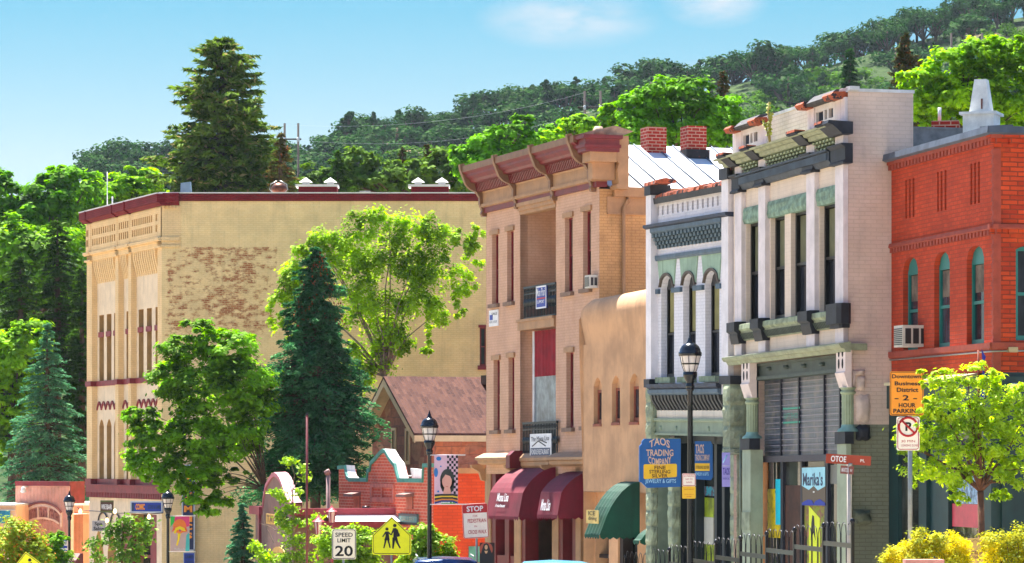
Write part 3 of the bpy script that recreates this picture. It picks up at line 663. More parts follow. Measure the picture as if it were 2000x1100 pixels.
# ground floor: shop cornice, columns, doorway
w=MB(FC); zg=ZC(890,1000,.3); 
def led(x0,x1,dp,ytop,ybot):
    w=MB(FC); ua,ub=FC.U(x0,dp),FC.U(x1,dp); za,zc=ZC(ybot,x0,dp),ZC(ytop,x0,dp); h=zc-za
    w.prof([(-.1,zc+.12),(dp*.4,zc+.1),(dp,zc-.02),(dp,zc-h*.35),(dp*.8,zc-h*.45),(dp*.8,za+h*.2),(dp*.55,za),(-.1,za)],ua,ub); return w
led(927,990,.42,893,908).build('shop_cornice',m_tan,C_); led(1014,1068,.2,893,914).build('shop_cornice',m_tan,C_); led(1066,1172,.42,892,911).build('shop_cornice',m_tan,C_)
w=MB(FC); ua=FC.U(990,.42); w.prof([(-.1,ZC(915,1000)),(.45,ZC(915,1000)),(.45,ZC(890,1000)),(.3,ZC(881,1000)),(-.1,ZC(881,1000))],ua,ua+.3); w.build('cornice_block',m_crc,C_)
for x in (946,1012,1083):
    w=MB(FC); u=FC.U(x); z=ZC(908,x); w.prof([(0,z-.45),(.1,z-.42),(.16,z-.2),(.38,z-.08),(.4,z),(0,z)],u-.06,u+.08); w.build('shop_bracket',m_tan,C_)
w=MB(FC); zg0=ZC(914,1000); ww=.28
for x0,x1,m in ((947,958,0),(958,966,1),(984,992,1),(1004,1017,0),(1017,1024,1),(1078,1090,0),(1090,1097,1),(1116,1124,1),(1124,1134,0),(1160,1171,0)): w.box(FC.U(x0),FC.U(x1),-.4,.0 if m==0 else -.03,zbC,zg0,m)
w.box(uL,0,-.4,-.05,ZC(925,1000),ZC(914,1000),1); w.box(FC.U(958),FC.U(1004),-.3,-.06,zbC,ZC(1085,980),1)
w.build('shop_front',[m_tan,m_crc],C_)
w=MB(FC); w.face([(uL,-.45,zbC),(FC.U(1020,-.4),-.45,zbC),(FC.U(1020,-.4),-.45,zg0),(uL,-.45,zg0)]); w.face([(FC.U(1080,-.4),-.45,zbC),(0,-.45,zbC),(0,-.45,zg0),(FC.U(1080,-.4),-.45,zg0)]); w.build('shop_window',M['shop_glass'],C_)
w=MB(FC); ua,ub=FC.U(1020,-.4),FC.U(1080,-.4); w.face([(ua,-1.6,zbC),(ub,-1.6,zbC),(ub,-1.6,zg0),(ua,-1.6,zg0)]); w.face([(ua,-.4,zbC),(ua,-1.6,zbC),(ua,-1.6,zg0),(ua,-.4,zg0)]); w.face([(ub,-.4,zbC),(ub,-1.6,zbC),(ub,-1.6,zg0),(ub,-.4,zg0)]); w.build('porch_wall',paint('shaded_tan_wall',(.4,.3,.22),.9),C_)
w=MB(FC); uc=(ua+ub)/2+.1; w.ext(arcpts(uc-.45,uc+.45,ZC(1045,1050,-1.6),ZC(1028,1050,-1.6))+[(uc+.45,zbC),(uc-.45,zbC)],-1.6,-1.52); w.build('door',flat('dark_door',(.05,.04,.06),.4),C_)
# maroon canopies
m_maroon=paint('maroon_canvas',(.46,.05,.15),.8,.14,1.2,.5,streak=.3)
def canopy(label,x0,x1,xa,ytop,yfr,ybot,proj,mat,txts,parent_name,ribs=0,scal=True):
    """barrel topped canopy: x0..x1 measured on its front face at distance proj"""
    fr=FC if x0<1128 else FD_
    u0,u1=fr.U(x0,proj),fr.U(x1,proj); zt=fr.Z(ytop,xa,0); zf=fr.Z(yfr,x0,proj); zb=fr.Z(ybot,x0,proj)
    t=thing(parent_name,label,'awning',fr.w(((u0+u1)/2,0,zb)),'canopies along the pavement')
    h_=zt-zf; pr=[(proj*p_,zt-h_*q_) for p_,q_ in ((0,0),(.12,.02),(.28,.1),(.45,.24),(.6,.42),(.73,.62),(.83,.82),(.9,1))]
    pr+= [(proj+.02,zb)]
    w=MB(fr); 
    m_=24
    for a,b in zip(pr,pr[1:]):
        for k in range(m_):
            ua,ub=u0+(u1-u0)*k/m_,u0+(u1-u0)*(k+1)/m_; r=lambda q:(.015*math.sin(q/m_*ribs*2*math.pi) if ribs else 0)
            w.add([(ua,a[0]+r(k),a[1]),(ub,a[0]+r(k+1),a[1]),(ub,b[0]+r(k+1),b[1]),(ua,b[0]+r(k),b[1])],[(0,1,2,3)],0,True)
    for u in (u0,u1):
        w.add([(u,p[0],p[1]) for p in pr]+[(u,0,zb)],[tuple(range(len(pr)+1))])
    w.build('canopy',mat,t)
    w=MB(fr); st=.16
    for (a,b) in (((u0,proj+.02),(u1,proj+.02)),((u1+.005,proj),(u1+.005,0))):
        L=math.hypot(b[0]-a[0],b[1]-a[1]); k=max(2,int(L/st))
        for i in range(k):
            for s0,s1,h0,h1 in ((0,.5,0,1),(.5,1,1,0)):
                f=lambda s,h:(a[0]+(b[0]-a[0])*(i+s)/k,a[1]+(b[1]-a[1])*(i+s)/k,zb-.05-.05*h)
                g=lambda s:(a[0]+(b[0]-a[0])*(i+s)/k,a[1]+(b[1]-a[1])*(i+s)/k,zb+.01)
                w.add([g(s0),g(s1),f(s1,h1),f(s0,h0)],[(0,1,2,3)])
    w.build('valance',mat,t)
    for s,a,b,c,e in txts:
        w=MB(fr); zc=fr.Z(c,x0,proj); ze=fr.Z(e,x0,proj); ua,ub=fr.U(a,proj),fr.U(b,proj)
        V,F=text_geo(s,.02); pts=[]
        for p,q in V:
            z=ze+(zc-ze)*q; k=next((i for i in range(len(pr)-1) if pr[i+1][1]<=z<=pr[i][1]),len(pr)-2); A_,B_=pr[k],pr[k+1]; d=A_[0]+(B_[0]-A_[0])*(A_[1]-z)/max(1e-6,(A_[1]-B_[1])); pts.append((ua+(ub-ua)*p,d+.03,z))
        w.add(pts,F); w.build('lettering',m_wp,t)
    return t
canopy('wide maroon canopy over the restaurant door, the left of the two maroon ones',950,1014,1040,913,962,1008,1.0,m_maroon,[('Mona Lisa',968,990,963,979),('A Fondue Restaurant',967,986,984,990)],'awning')
canopy('narrow maroon canopy right of the wider maroon one',1050,1090,1130,921,962,1006,.9,m_maroon,[('Mona Lisa',1057,1075,975,997)],'awning')
# ================================================================ adobe front between C and D
m_adobe=paint('adobe_plaster',(.79,.61,.45),.9,.10,1.2,.5,streak=.12); m_adobd=paint('adobe_dark',(.7,.5,.34),.9,.08,3,.3)
FD_=Frame(1263,78.2,-1200); FB_=FD_; zbD=gz(80)
AD=thing('adobe_shop','two storey tan adobe shop with rounded parapet and three pointed niches','building',(FD_.O.x,FD_.O.y,zbD))
def ZB(y,x,d=0): return FD_.Z(y,x,d)
uL=FD_.U(1139.5); zb0=ZB(961,1142)
w=MB(FD_); nh=[]
for a,b,c,d in ((1159.5,1175,738,829.5),(1195,1211,733.5,827),(1230,1248,729.5,826)): nh.append((FD_.U(a),FD_.U(b),ZB(d,a),ZB(c,(a+b)/2),.2,'point'))
ztR=ZB(561,1262); ztL=ZB(585,1140)
zw1=ZB(668,1200)
w.wall(uL,0,zb0,zw1,nh,.13,0,0)
# bulging rounded top, rising to the right
nu,nv=16,14
pts=[]
for i in range(nu+1):
    u=uL+(.28-uL)*i/nu; zt=ztL+(ztR-ztL)*i/nu; e=max(0,1-i/2.0)
    for j in range(nv+1):
        t=j/nv; 
        if t<.35: q=t/.35; d=.08*(q*q*(3-2*q)); z=zw1+(zt-.45-zw1)*q
        else: a=(t-.35)/.65*math.pi*.5; d=.08-.36*(1-math.cos(a)); z=zt-.45+.45*math.sin(a)
        pts.append((u-(.12*min(1,t/.35) if i==0 else 0)+(.12*max(0,(t-.5)/.5) if i==0 else 0),d-(.05 if i==0 else 0),z-(.06*max(0,t-.5)*2 if i==0 else 0)))
w.add(pts,[(i*(nv+1)+j,(i+1)*(nv+1)+j,(i+1)*(nv+1)+j+1,i*(nv+1)+j+1) for i in range(nu) for j in range(nv)],0,True)
w.face([(uL-.05,-.3,zw1),(uL-.05,-.3,ztL-.05),(0,-.3,ztR),(0,-.3,zw1)]); w.face([(uL,-.3,ztL-.04),(0,-.3,ztR-.02),(0,-9,ztR-.3),(uL,-9,ztL-.3)])
w.face([(uL-.1,.08,zw1),(uL-.1,.08,ztL-.5),(uL-.1,-.25,ztL-.02),(uL-.1,-9,ztL-.3),(uL-.1,-9,zbD),(uL,0,zbD),(uL,0,zb0)])
w.box(uL,0,-.35,-.0,zb0,zb0+.02)
w.build('wall',m_adobe,AD)
m_wood=paint('red_brown_wood',(.56,.26,.15),.6,.15,6,.2)
for a,b,c,d,_,_ in nh:
    w=MB(FD_); w.face([(a,-.13,c),(b,-.13,c),(b,-.13,d),(a,-.13,d)]); w.build('niche_back',m_adobe,AD)
    window(FD_,AD,a+.04,b+.0,c+.03,c+(d-c)*.74,-.09,m_wood,M['glass'],.07,0,.04)
    w=MB(FD_); w.box(a-.02,b,-.25,.02,c-.05,c+.02); w.build('sill',m_wood,AD)
# ground floor
w=MB(FD_); 
for x0,x1 in ((1142,1152),(1153,1163),(1189,1207),(1245,1262)): w.box(FD_.U(x0,-.3),FD_.U(x1,-.3),-.6,-.3,zbD,zb0)
w.face([(uL,-.35,ZB(990,1150)),(0,-.35,ZB(990,1150)),(0,-.35,zb0),(uL,-.35,zb0)])
w.build('shop_front',m_adobe,AD)
w=MB(FD_); w.face([(uL,-.65,zbD),(0,-.65,zbD),(0,-.65,zb0),(uL,-.65,zb0)]); w.build('shop_window',M['shop_glass'],AD)
w=MB(FD_); w.box(FD_.U(1207,-.3),FD_.U(1213,-.3),-.6,-.35,zbD,zb0); w.box(FD_.U(1163,-.3),FD_.U(1189,-.3),-.6,-.4,ZB(1092,1170),ZB(1085,1170)); w.build('door_frame',flat('dark_wood',(.16,.12,.1),.6),AD)
m_green=paint('green_canvas',(.01,.28,.20),.8,.14,1.2,.5,streak=.3)
c1=canopy('large dark green ribbed canopy with yellow notice on the adobe shop',1143,1172,1195,940,1020,1044,1.0,m_green,[],'awning',ribs=5)
board('notice','pale yellow notice pinned to the front of the large green canopy','notice',FD_,1145,1168,996,1022,1.03,paint('cream_card',(.88,.76,.45),.7),[('ICE',1150,1163,998,1006,m_k,0),('dining',1150,1166,1008,1018,m_k,0)],thick=.02)
canopy('small green canopy low beside the stone pier of the blue trimmed shop',1238,1250,1262,1030,1052,1056,.45,m_green,[],'awning')

# ================================================================ narrow white building with slate blue trim (D)
m_wb=brick('white_painted_brick',(.90,.88,.89),(.89,.87,.88),(.85,.83,.84),bmp=.3,var=.05,streak=.12); m_wp2=paint('white_painted_masonry',(.90,.87,.87),.7,.05,3,.2,streak=.15)
m_slate=paint('slate_blue_trim',(.30,.38,.44),.6,.12,4,.2); m_slated=paint('dark_slate_cap',(.16,.20,.28),.6,.3,5,.4,chip=(.55,.3,.2),chip_amt=.12)
m_sage=paint('sage_green_paint',(.58,.68,.58),.7,.1,2,.2,streak=.35); m_beam=paint('grey_green_beam',(.50,.55,.46),.6,.08,3,.1)
m_tile=paint('orange_clay_tile',(.72,.35,.2),.85,.25,7,.6,chip=(.18,.15,.17),chip_amt=.45); m_cap=paint('black_navy_cap',(.10,.11,.15),.6,.3,5,.3)
m_rock=paint('rough_green_stone',(.58,.61,.50),.9,.2,3,1.0,chip=(.66,.58,.45),chip_amt=.2); m_creamp=paint('cream_wall',(.90,.84,.76),.8,.05,2,.1,streak=.2)
FD=Frame(1436,72.0,-880,-.0152); zbDD=gz(75)
DD=thing('trading_shop','narrow white building with slate blue corbelled bands, clay tile coping and three arched windows','building',(FD.O.x,FD.O.y,zbDD))
def ZD(y,x,d=0): return FD.Z(y,x,d)
pd=.17
uL=FD.U(1261.5,pd); uPL=FD.U(1271.5,pd); uPR=FD.U(1409,pd); uPE=FD.U(1422,pd)
zbase=ZD(770,1412,.1)
aw=[(FD.U(a),FD.U(b),ZD(e,(a+b)/2),ZD(c,(a+b)/2)) for a,b,c,e in ((1291.5,1316.6,538,737),(1334.5,1359,534,736),(1377.5,1405,528.5,734.5))]
w=MB(FD); zT=ZD(362,1409)
slots=[]; 
for k in range(13):
    x=1230+(243+(780-243)*k/12)/4.584; u=FD.U(x); yy=385+(290-385)*k/12; y0=320+yy/4.584; y1=y0+18.6
    slots.append((u,u+.12,ZD(y1,x),ZD(y0,x)))
zs0=max(s[2] for s in slots); zs1=min(s[3] for s in slots); slots=[(a,b,zs0-.0,zs1) for a,b,_,_ in slots]
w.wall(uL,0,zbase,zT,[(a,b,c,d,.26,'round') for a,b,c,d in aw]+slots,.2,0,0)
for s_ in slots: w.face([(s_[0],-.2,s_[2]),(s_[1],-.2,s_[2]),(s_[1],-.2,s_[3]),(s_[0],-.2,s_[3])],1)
w.face([(uL,0,zbDD),(uL,-12,zbDD),(uL,-12,zT),(uL,0,zT)]); w.face([(uL,-.4,zT-.3),(0,-.4,zT-.3),(0,-12,zT-.6),(uL,-12,zT-.6)],2); w.face([(uL,-.4,zT-.4),(0,-.4,zT-.4),(0,-.4,zT),(uL,-.4,zT)])
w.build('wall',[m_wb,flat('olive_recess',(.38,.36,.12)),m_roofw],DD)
zPL=ZD(383,1261,pd); zPR=ZD(352,1412,pd)
w=MB(FD); w.box(uL,uPL,0,pd,zbase,zPL); w.build('pilaster',m_wp2,DD)
w=MB(FD); w.box(uPR,uPE,0,pd,zbase,zPR); w.box(uPE,0,-.3,0,zPR-.6,zPR); w.build('pilaster',m_wp2,DD)
w=MB(FD); w.box(uL-.03,uPL+.03,-.3,pd+.03,zPL,ZD(363,1261,pd)); w.build('pier_cap',m_cap,DD); w=MB(FD); w.box(uPR-.04,uPE+.08,-.3,pd+.05,zPR,ZD(330,1412,pd)); w.build('pier_cap',m_cap,DD)
def tiles(a,b,z,d0,d1,z2=None,n=12,name='clay_tiles'):
    w=MB(FD); z2=z if z2 is None else z2
    for k in range(n):
        u=a+(b-a)*k/n; u2=a+(b-a)*(k+1)/n-.01; zz=z+(z2-z)*k/n+random.uniform(-.012,.02)
        w.prof([(d0,zz-.06),(d1+random.uniform(-.02,.03),zz-.1),(d1,zz-.02),((d0+d1)/2,zz+.05),(d0,zz)],u,u2)
    return w.build(name,m_tile,DD)
tiles(uL-.05,uPL+.45,ZD(361,1262,.1)+.05,-.3,.2,n=5); tiles(uPR+.1,uPE+.15,ZD(327,1415,.1),-.25,.15,n=3)
zc=ZD(368,1409); w=MB(FD); w.prof([(-.35,zc),(.1,zc-.1),(.12,zc+.04),(-.35,zc+.1)],uPL,uPR); w.build('coping',m_cap,DD); tiles(uPL+.1,uPR,zc+.13,-.35,.1,n=26)
def hb(y0,y1,xr,d1,m,name,a=None,b=None,d0=0):
    w=MB(FD); z0,z1=ZD(y1,xr,d1),ZD(y0,xr,d1); w.prof([(d0,z0),(d1*.7+d0*.3,z0),(d1,z0+(z1-z0)*.4),(d1,z1),(d0,z1)],uPL if a is None else a,uPR if b is None else b); return w.build(name,m,DD)
hb(415,424,1409,.24,m_slated,'dark_band',uL-.03,uPE+.02); hb(424.5,437,1409,.2,m_slate,'slate_moulding')
m_brk=paint('grey_slate_bracket',(.30,.37,.40),.6,.1,6,.2)
zk1=ZD(437.5,1409,.15); zk0=ZD(470.5,1409,0); n=19
w=MB(FD); st=(uPR-uPL)/n
w.face([(uPL,.012,zk0+.05),(uPR,.012,zk0+.05),(uPR,.012,zk1),(uPL,.012,zk1)],1)
for k in range(n):
    u=uPL+st*(k+.35)
    for j in range(4):
        za=zk1-(zk1-zk0)*(j+1)/4; zz=zk1-(zk1-zk0)*j/4; w.box(u,u+st*.52,0,.19-.045*j,za+.008,zz)
w.build('corbels',[m_brk,flat('corbel_recess',(.12,.12,.14))],DD)
hb(482.5,493,1409,.08,m_slate,'string_course')
# green panels over the windows between white tapered piers
zt_=ZD(494,1409); m_archm=paint('dark_brown_moulding',(.36,.31,.27),.7)
for a,b,c,d in aw:
    m_=(a+b)/2; ha=(b-a)/2
    arc=arcpts(a-.02,b+.02,d-.26,d+.0,'round'); w=MB(FD)
    w.ext([(a-.18,zt_),(b+.18,zt_)]+[(b+.03,d-.26)]+arc[::-1]+[(a-.03,d-.26)],.0,.03); w.build('green_panel',m_sage,DD)
    w=MB(FD); ao=arcpts(a-.06,b+.06,d-.26,d+.06,'round'); ai=arcpts(a,b,d-.26,d,'round'); w.ext(ao+ai[::-1],0,.06); w.build('arch_moulding',m_archm,DD)
    window(FD,DD,a,b,c,d,-.14,M['black'],M['glass'],.06,.48,.08,arch=.26,blind=(.5,paint('olive_blind',(.55,.52,.32),.8)))
    w=MB(FD); w.box(a-.1,b+.06,-.1,.12,c-.13,c); w.build('sill',paint('green_stone_sill',(.55,.6,.48),.85,.2,5,.6),DD)
for k,(x0,x1) in enumerate(((1275,1290),(1316,1333),(1358,1376),(1403,1411))):
    w=MB(FD); z=ZD(563 if k<3 else 550,1350 if k<3 else 1405); z=ZD(566-k*4,x0+5); w.box(FD.U(x0),FD.U(x1),0,.07,z-.11,z); w.build('impost_block',m_slate,DD)
# band between the storeys
w=MB(FD); w.box(uL-.02,uPL+.02,0,pd+.05,ZD(757,1261,pd),ZD(741,1261,pd)); w.build('pier_block',m_cap,DD)
w=MB(FD); w.box(uPR,uPE+.3,-.1,pd+.06,ZD(751,1412,pd),ZD(734.5,1412,pd)); w.build('pier_block',m_cap,DD)
hb(747.5,759,1409,.3,m_slated,'ledge'); hb(759,771,1409,.26,m_slate,'ledge_moulding')
z1=ZD(771,1409,.2); z0=ZD(802,1409,0); w=MB(FD); w.box(uPL,uPR,-.1,.0,z0-.3,z1,1); n=20; st=(uPR-uPL)/n
for k in range(n): u=uPL+st*(k+.3); w.prof([(0,z1),(.22,z1),(.2,z1-.1),(.05,z0),(0,z0)],u,u+st*.5)
w.build('brackets',[paint('dark_grey_bracket',(.20,.20,.20),.6),flat('shadow_gap',(.1,.1,.1))],DD)
hb(801.5,818,1409,.04,m_creamp,'cream_band'); hb(818,825,1409,.12,m_beam,'ledge_moulding')
zb1=ZD(825,1409,.06); zb0_=ZD(850,1409,.06); w=MB(FD); w.box(uPL,uPR,-.2,.06,zb0_,zb1); w.box(uPL,uPR,-.2,.1,zb0_-.03,zb0_+.02)
for k in range(4): w.lathe((uPL+.4+k*1.1,.06,(zb0_+zb1)/2),[(0,-.05),(.04,-.04),(.04,.04),(0,.05)],8)
w.build('beam',m_beam,DD)
# rusticated stone piers
def rustic(x0,x1,e0,ytop,dpt,name='stone_pier',bulge=.028,fr=FD,par=DD,mat=None,yb=None,hh=.42):
    w=MB(fr); u0,u1=fr.U(x0,dpt),fr.U(x1,dpt); z=fr.Z(ytop,x0,dpt); z0=zbDD if yb is None else fr.Z(yb,x0,dpt); rs=random.Random(int(x0))
    while z>z0+.05:
        h=min(hh*rs.uniform(.8,1.15),z-z0); n=5; g=[]
        for i in range(n+1):
            for j in range(n+1):
                a,b=i/n,j/n; e=min(a,1-a,b,1-b)*2
                g.append((u0+(u1-u0)*a-(bulge*.8*rs.random() if i==0 and 0<j<n else 0),dpt+(bulge*(.5+rs.random()) if e>0 else 0),z-h+.015+(h-.03)*b))
        w.add(g,[(i*(n+1)+j,(i+1)*(n+1)+j,(i+1)*(n+1)+j+1,i*(n+1)+j+1) for i in range(n) for j in range(n)],0,False)
        g=[]
        for i in range(n+1):
            for j in range(n+1):
                a,b=i/n,j/n; e=min(a,1-a,b,1-b)
                g.append((u1+(bulge*(.3+rs.random()*.9) if e>0 else 0),dpt-(dpt-e0)*a,z-h+.015+(h-.03)*b))
        w.add(g,[(i*(n+1)+j,(i+1)*(n+1)+j,(i+1)*(n+1)+j+1,i*(n+1)+j+1) for i in range(n) for j in range(n)],0,False)
        z-=h
    w.box(u0+.01,u1-.005,e0,dpt-.005,z0,fr.Z(ytop,x0,dpt)); return w.build(name,mat or m_rock,par)
rustic(1261.5,1271.5,0,757,pd); rustic(1412,1426,-.15,751,.22,yb=888,bulge=.04); rustic(1426,1440,-.3,888,.0); rustic(1305,1313,-.2,855,.0)
w=MB(FD); w.box(uPL,FD.U(1282,0.0),-.3,0,zbDD,zb0_); w.build('pier_side',m_beam,DD)
m_dteal=paint('dark_teal_frame',(.06,.12,.15),.5,.1,4,.1)
w=MB(FD)
for x0,x1 in ((1318,1330),(1410,1415),(1395,1400),(1357,1360)): w.box(FD.U(x0,-.4),FD.U(x1,-.4),-.6,-.4,zbDD,zb0_)
w.box(uPL,uPR,-.6,-.4,ZD(868,1380),zb0_); w.build('shop_frame',m_dteal,DD)
w=MB(FD); w.face([(uPL,-.62,zbDD),(uPR,-.62,zbDD),(uPR,-.62,zb0_),(uPL,-.62,zb0_)]); w.face([(0,-.62,zbDD),(0,-.62,zb0_),(-1,-.62,zb0_),(-1,-.62,zbDD)]); w.build('shop_window',M['shop_glass'],DD)
w=MB(FD); w.tube([(FD.U(1448,.0),.02,zbDD),(FD.U(1448,.0),.02,ZD(851,1440)),(FD.U(1425,.1),.1,ZD(858,1440))],.025); w.build('conduit',m_beam,DD)
m_refl=paint('lime_window_reflection',(.60,.66,.08),.5,.3,2.5,.1,chip=(.25,.38,.08),chip_amt=.35)
w=MB(FD); w.box(FD.U(1362,-.6),FD.U(1394,-.6),-.615,-.6,zbDD,ZD(972,1380,-.6)); w.build('display_reflection_panel',m_refl,DD,label='lime green display behind the window')  # lime green reflection in the glass, painted as a panel
w=MB(FD); w.box(FD.U(1372,-.58),FD.U(1393,-.58),-.6,-.585,ZD(1063,1380,-.6),ZD(1010,1380,-.6)); w.build('sign_reflection',flat('grey_white_reflection',(.72,.70,.64)),DD)  # pale board standing in for the mirrored speed limit sign
w=MB(FD); w.box(FD.U(1395,-.6),FD.U(1409,-.6),-.615,-.6,zbDD,ZD(975,1400,-.6)); w.build('display_reflection_panel',paint('sand_display',(.62,.50,.38),.7,.15,3),DD)
w=MB(FD); w.box(FD.U(1360,-.6),FD.U(1408,-.6),-.615,-.59,ZD(968,1380,-.6),ZD(950,1380,-.6)); w.build('display_fringe',paint('teal_red_trimmings',(.35,.25,.3),.7,.3,14,.1,chip=(.1,.5,.55),chip_amt=.5),DD)
m_yl=flat('yellow_print',(.95,.75,.12)); m_tb=flat('taos_blue',(.02,.35,.62)); m_pk=flat('pinkish_letter',(.85,.72,.62)); m_brd=flat('brown_letter',(.3,.14,.05)); m_cy=flat('pale_blue_letter',(.65,.85,.95))
FT=Frame(1290,69.8,theta=96)
poly=[(1254,862),(1259,857),(1329.5,857),(1329.5,951),(1264,953),(1259,948),(1254,943),(1249,941),(1249,872),(1254,867)]
board('shop_sign','big blue projecting trading company sign with yellow plate hung left of the near street lamp','sign',FT,1248.5,1329.5,857,953,.05,m_tb,
 [('TAOS',1268,1308,862,877,m_pk,.02,.08),('TRADING',1262,1315,878,891,m_pk,.02),('COMPANY',1266,1311,890,904,m_pk,.02,-.06),('FINE',1278,1300,910,917,m_brd,.02),('STERLING',1268,1309,918,925,m_brd,.02),('SILVER',1273,1304,926,933,m_brd,.02),('JEWELRY & GIFTS',1260,1320,936,946,m_cy,.01)],
 shapes=[('poly',m_yl,[(1257,909),(1259,907),(1320,906),(1322,908),(1322,930),(1320,932),(1259,936),(1257,934)])],poly=poly,thick=.1)
FW=Frame(1375,74.3,theta=78)
board('shop_sign','blue trading company sign inside the shop window right of the near street lamp','sign',FW,1357,1392,862,938,.03,m_tb,
 [('TAOS',1359,1375,868,886,m_pk,.02),('TRADING COMPANY',1358,1386,888,900,m_pk,.01),('STERLING SILVER',1359,1385,910,916,m_brd,.01),('JEWELRY & GIFTS',1358,1384,923,931,m_cy,.01)],shapes=[('rect',m_yl,1357.5,1386,905,920)],poly=[(1357,862),(1388,862),(1392,870),(1392,932),(1388,938),(1357,936)],thick=.08)
FV=Frame(1418,71.5,theta=84)
m_lav=flat('lavender_print',(.62,.58,.85)); m_lavd=flat('violet_print',(.3,.25,.6))
board('hanging_sign','lavender hanging sign under the rough stone pier','sign',FV,1410,1426,884,951,.03,m_lav,[('TAOS',1412,1425,914,928,m_lavd,.02),('MAERCAL',1412,1425,933,937,m_lavd,0)],shapes=[('line',m_cy,[(1412,904),(1420,889)],1.4),('line',m_wp,[(1411,910),(1425,910)],.5)])
# ================================================================ tall white building with arcade of windows (E)
m_eb=brick('blush_painted_brick',(.86,.76,.70),(.85,.75,.68),(.82,.72,.65),.24,.08,.009,bmp=.55,var=.07,streak=.14,stain=(.78,.68,.62),stain_amt=.35)
m_ef=brick('beige_front_brick',(.90,.82,.74),(.89,.81,.73),(.87,.79,.71),.24,.08,.008,bmp=.2,var=.05,streak=.12)
m_ep=paint('lavender_white_stone',(.88,.83,.82),.75,.06,3,.15,streak=.15); m_egr=brick('olive_painted_brick',(.50,.51,.43),(.49,.50,.42),(.44,.45,.37),.24,.08,.009,bmp=.8,var=.1)
m_eg=paint('sage_metal_cornice',(.56,.58,.46),.6,.12,4,.2,streak=.3); m_egl=paint('pale_green_paint',(.60,.65,.52),.65,.08,3,.15,streak=.15); m_elin=paint('rough_green_lintel',(.50,.60,.52),.9,.2,7,1.0)
m_edk=paint('dark_green_beam',(.23,.28,.24),.55,.15,4,.15); m_blu=paint('blue_black_belt',(.20,.24,.29),.6,.2,6,.3)
FE=Frame(1656,65,-673,.0085); zbE=gz(66)
E_=thing('corner_store_building','tall white two storey building with black capped pilasters and green lattice frieze','building',(FE.O.x,FE.O.y,zbE))
def ZE(y,x,d=0): return FE.Z(y,x,d)
uL=FE.U(1433); pd=.1
PX=((1435,1448),(1481,1494.5),(1574.6,1590.6),(1631,1647)); PU=[(FE.U(a,pd),FE.U(b,pd)) for a,b in PX]
zbase=ZE(684,1647); zcor=ZE(150/1+0+0,1640) if 0 else None
zA=ZE(266,1640,pd)      # top of upper cornice at the right
zT=ZE(178,1652)
W=[(1457.3,PU[1][0],437,633,1465),(1505.3,FE.U(1532.4),423.6,624.4,1515),(1544.6,PU[2][0],410.5,618.6,1552),(1600.8,PU[3][0],397,608,1609)]
H=[(FE.U(a),b+.01,ZE(d,x),ZE(c,x)) for a,b,c,d,x in W]
zh1=sum(h[3] for h in H)/4; zh0=sum(h[2] for h in H)/4; H=[(a,b,zh0,zh1) for a,b,_,_ in H]
zAt=ZE(266,1640)
w=MB(FE); w.wall(uL,.0,zbase,zAt,H,.1,0,0)
u3=FE.U(1500); u4=FE.U(1578)
w.face([(uL,-.45,zAt-.6),(0,-.45,zAt-.6),(0,-.45,zAt),(uL,-.45,zAt)])
w.build('front_wall',m_ef,E_)
# side wall: tall parapet block at the front, lower wall behind, green below
zg=ZE(829,1700,-.4); dP=-1.36; zrear=(HY-254)/FPX*65.6
w=MB(FE); w.face([(0,0,zg),(0,dP,zg),(0,dP,zT),(0,0,zT)]); w.face([(0,dP,zg),(0,-12,zg),(0,-12,zrear),(0,dP,zrear)],1); w.face([(0,0,zbE),(0,-12,zbE),(0,-12,zg),(0,0,zg)],2)
w.face([(uL,dP,zrear-.2),(0,dP,zrear-.2),(0,dP,zT),(uL,dP,zT)]); w.face([(uL,0,zT),(0,0,zT),(0,dP,zT),(uL,dP,zT)]); w.face([(uL,0,zbE),(uL,-12,zbE),(uL,-12,zrear),(uL,0,zT)])
w.face([(uL,dP,zrear-.25),(0,dP,zrear-.25),(0,-12,zrear-.4),(uL,-12,zrear-.4)],1); w.box(-.25,.02,-12,dP,zrear,zrear+.04,1)
w.build('side_wall',[m_eb,paint('grey_render',(.45,.46,.47),.9,.15,4,.4),m_egr],E_)
# pilasters
for i,(a,b) in enumerate(PU):
    w=MB(FE); w.box(a,b,0,pd,zh0-.15,ZE(266,1640,pd)-.0); 
    zl0,zl1=ZE(668,1640,pd),ZE(636,1640,pd); w.box(a,b-.0,0,pd,zl0,zl1); w.build('pilaster',m_ep,E_)
# sashes, jambs, lintels
m_eb2=paint('olive_roller_blind',(.42,.42,.30),.8,.1,3,.05)
for h in H:
    wi=window(FE,E_,h[0],h[1],h[2],h[3],-.1,M['black'],M['glass'],.07,.5,.12,blind=(.5,m_eb2))
for (a,b) in ((FE.U(1445,.05),PU[1][0]),(PU[1][1],PU[2][0]),(PU[2][1],PU[3][0])):
    w=MB(FE); n=14; g=[]; rs=random.Random(int(a*9))
    for i in range(n+1):
        for j in range(5): g.append((a+(b-a)*i/n,(.05+rs.uniform(0,.03)) if 0<j<4 else .04,zh1-.02+.34*j/4))
    w.add(g,[(i*5+j,(i+1)*5+j,(i+1)*5+j+1,i*5+j+1) for i in range(n) for j in range(4)]); w.box(a,b,-.1,.04,zh1-.02,zh1+.32); w.build('stone_lintel',m_elin,E_)
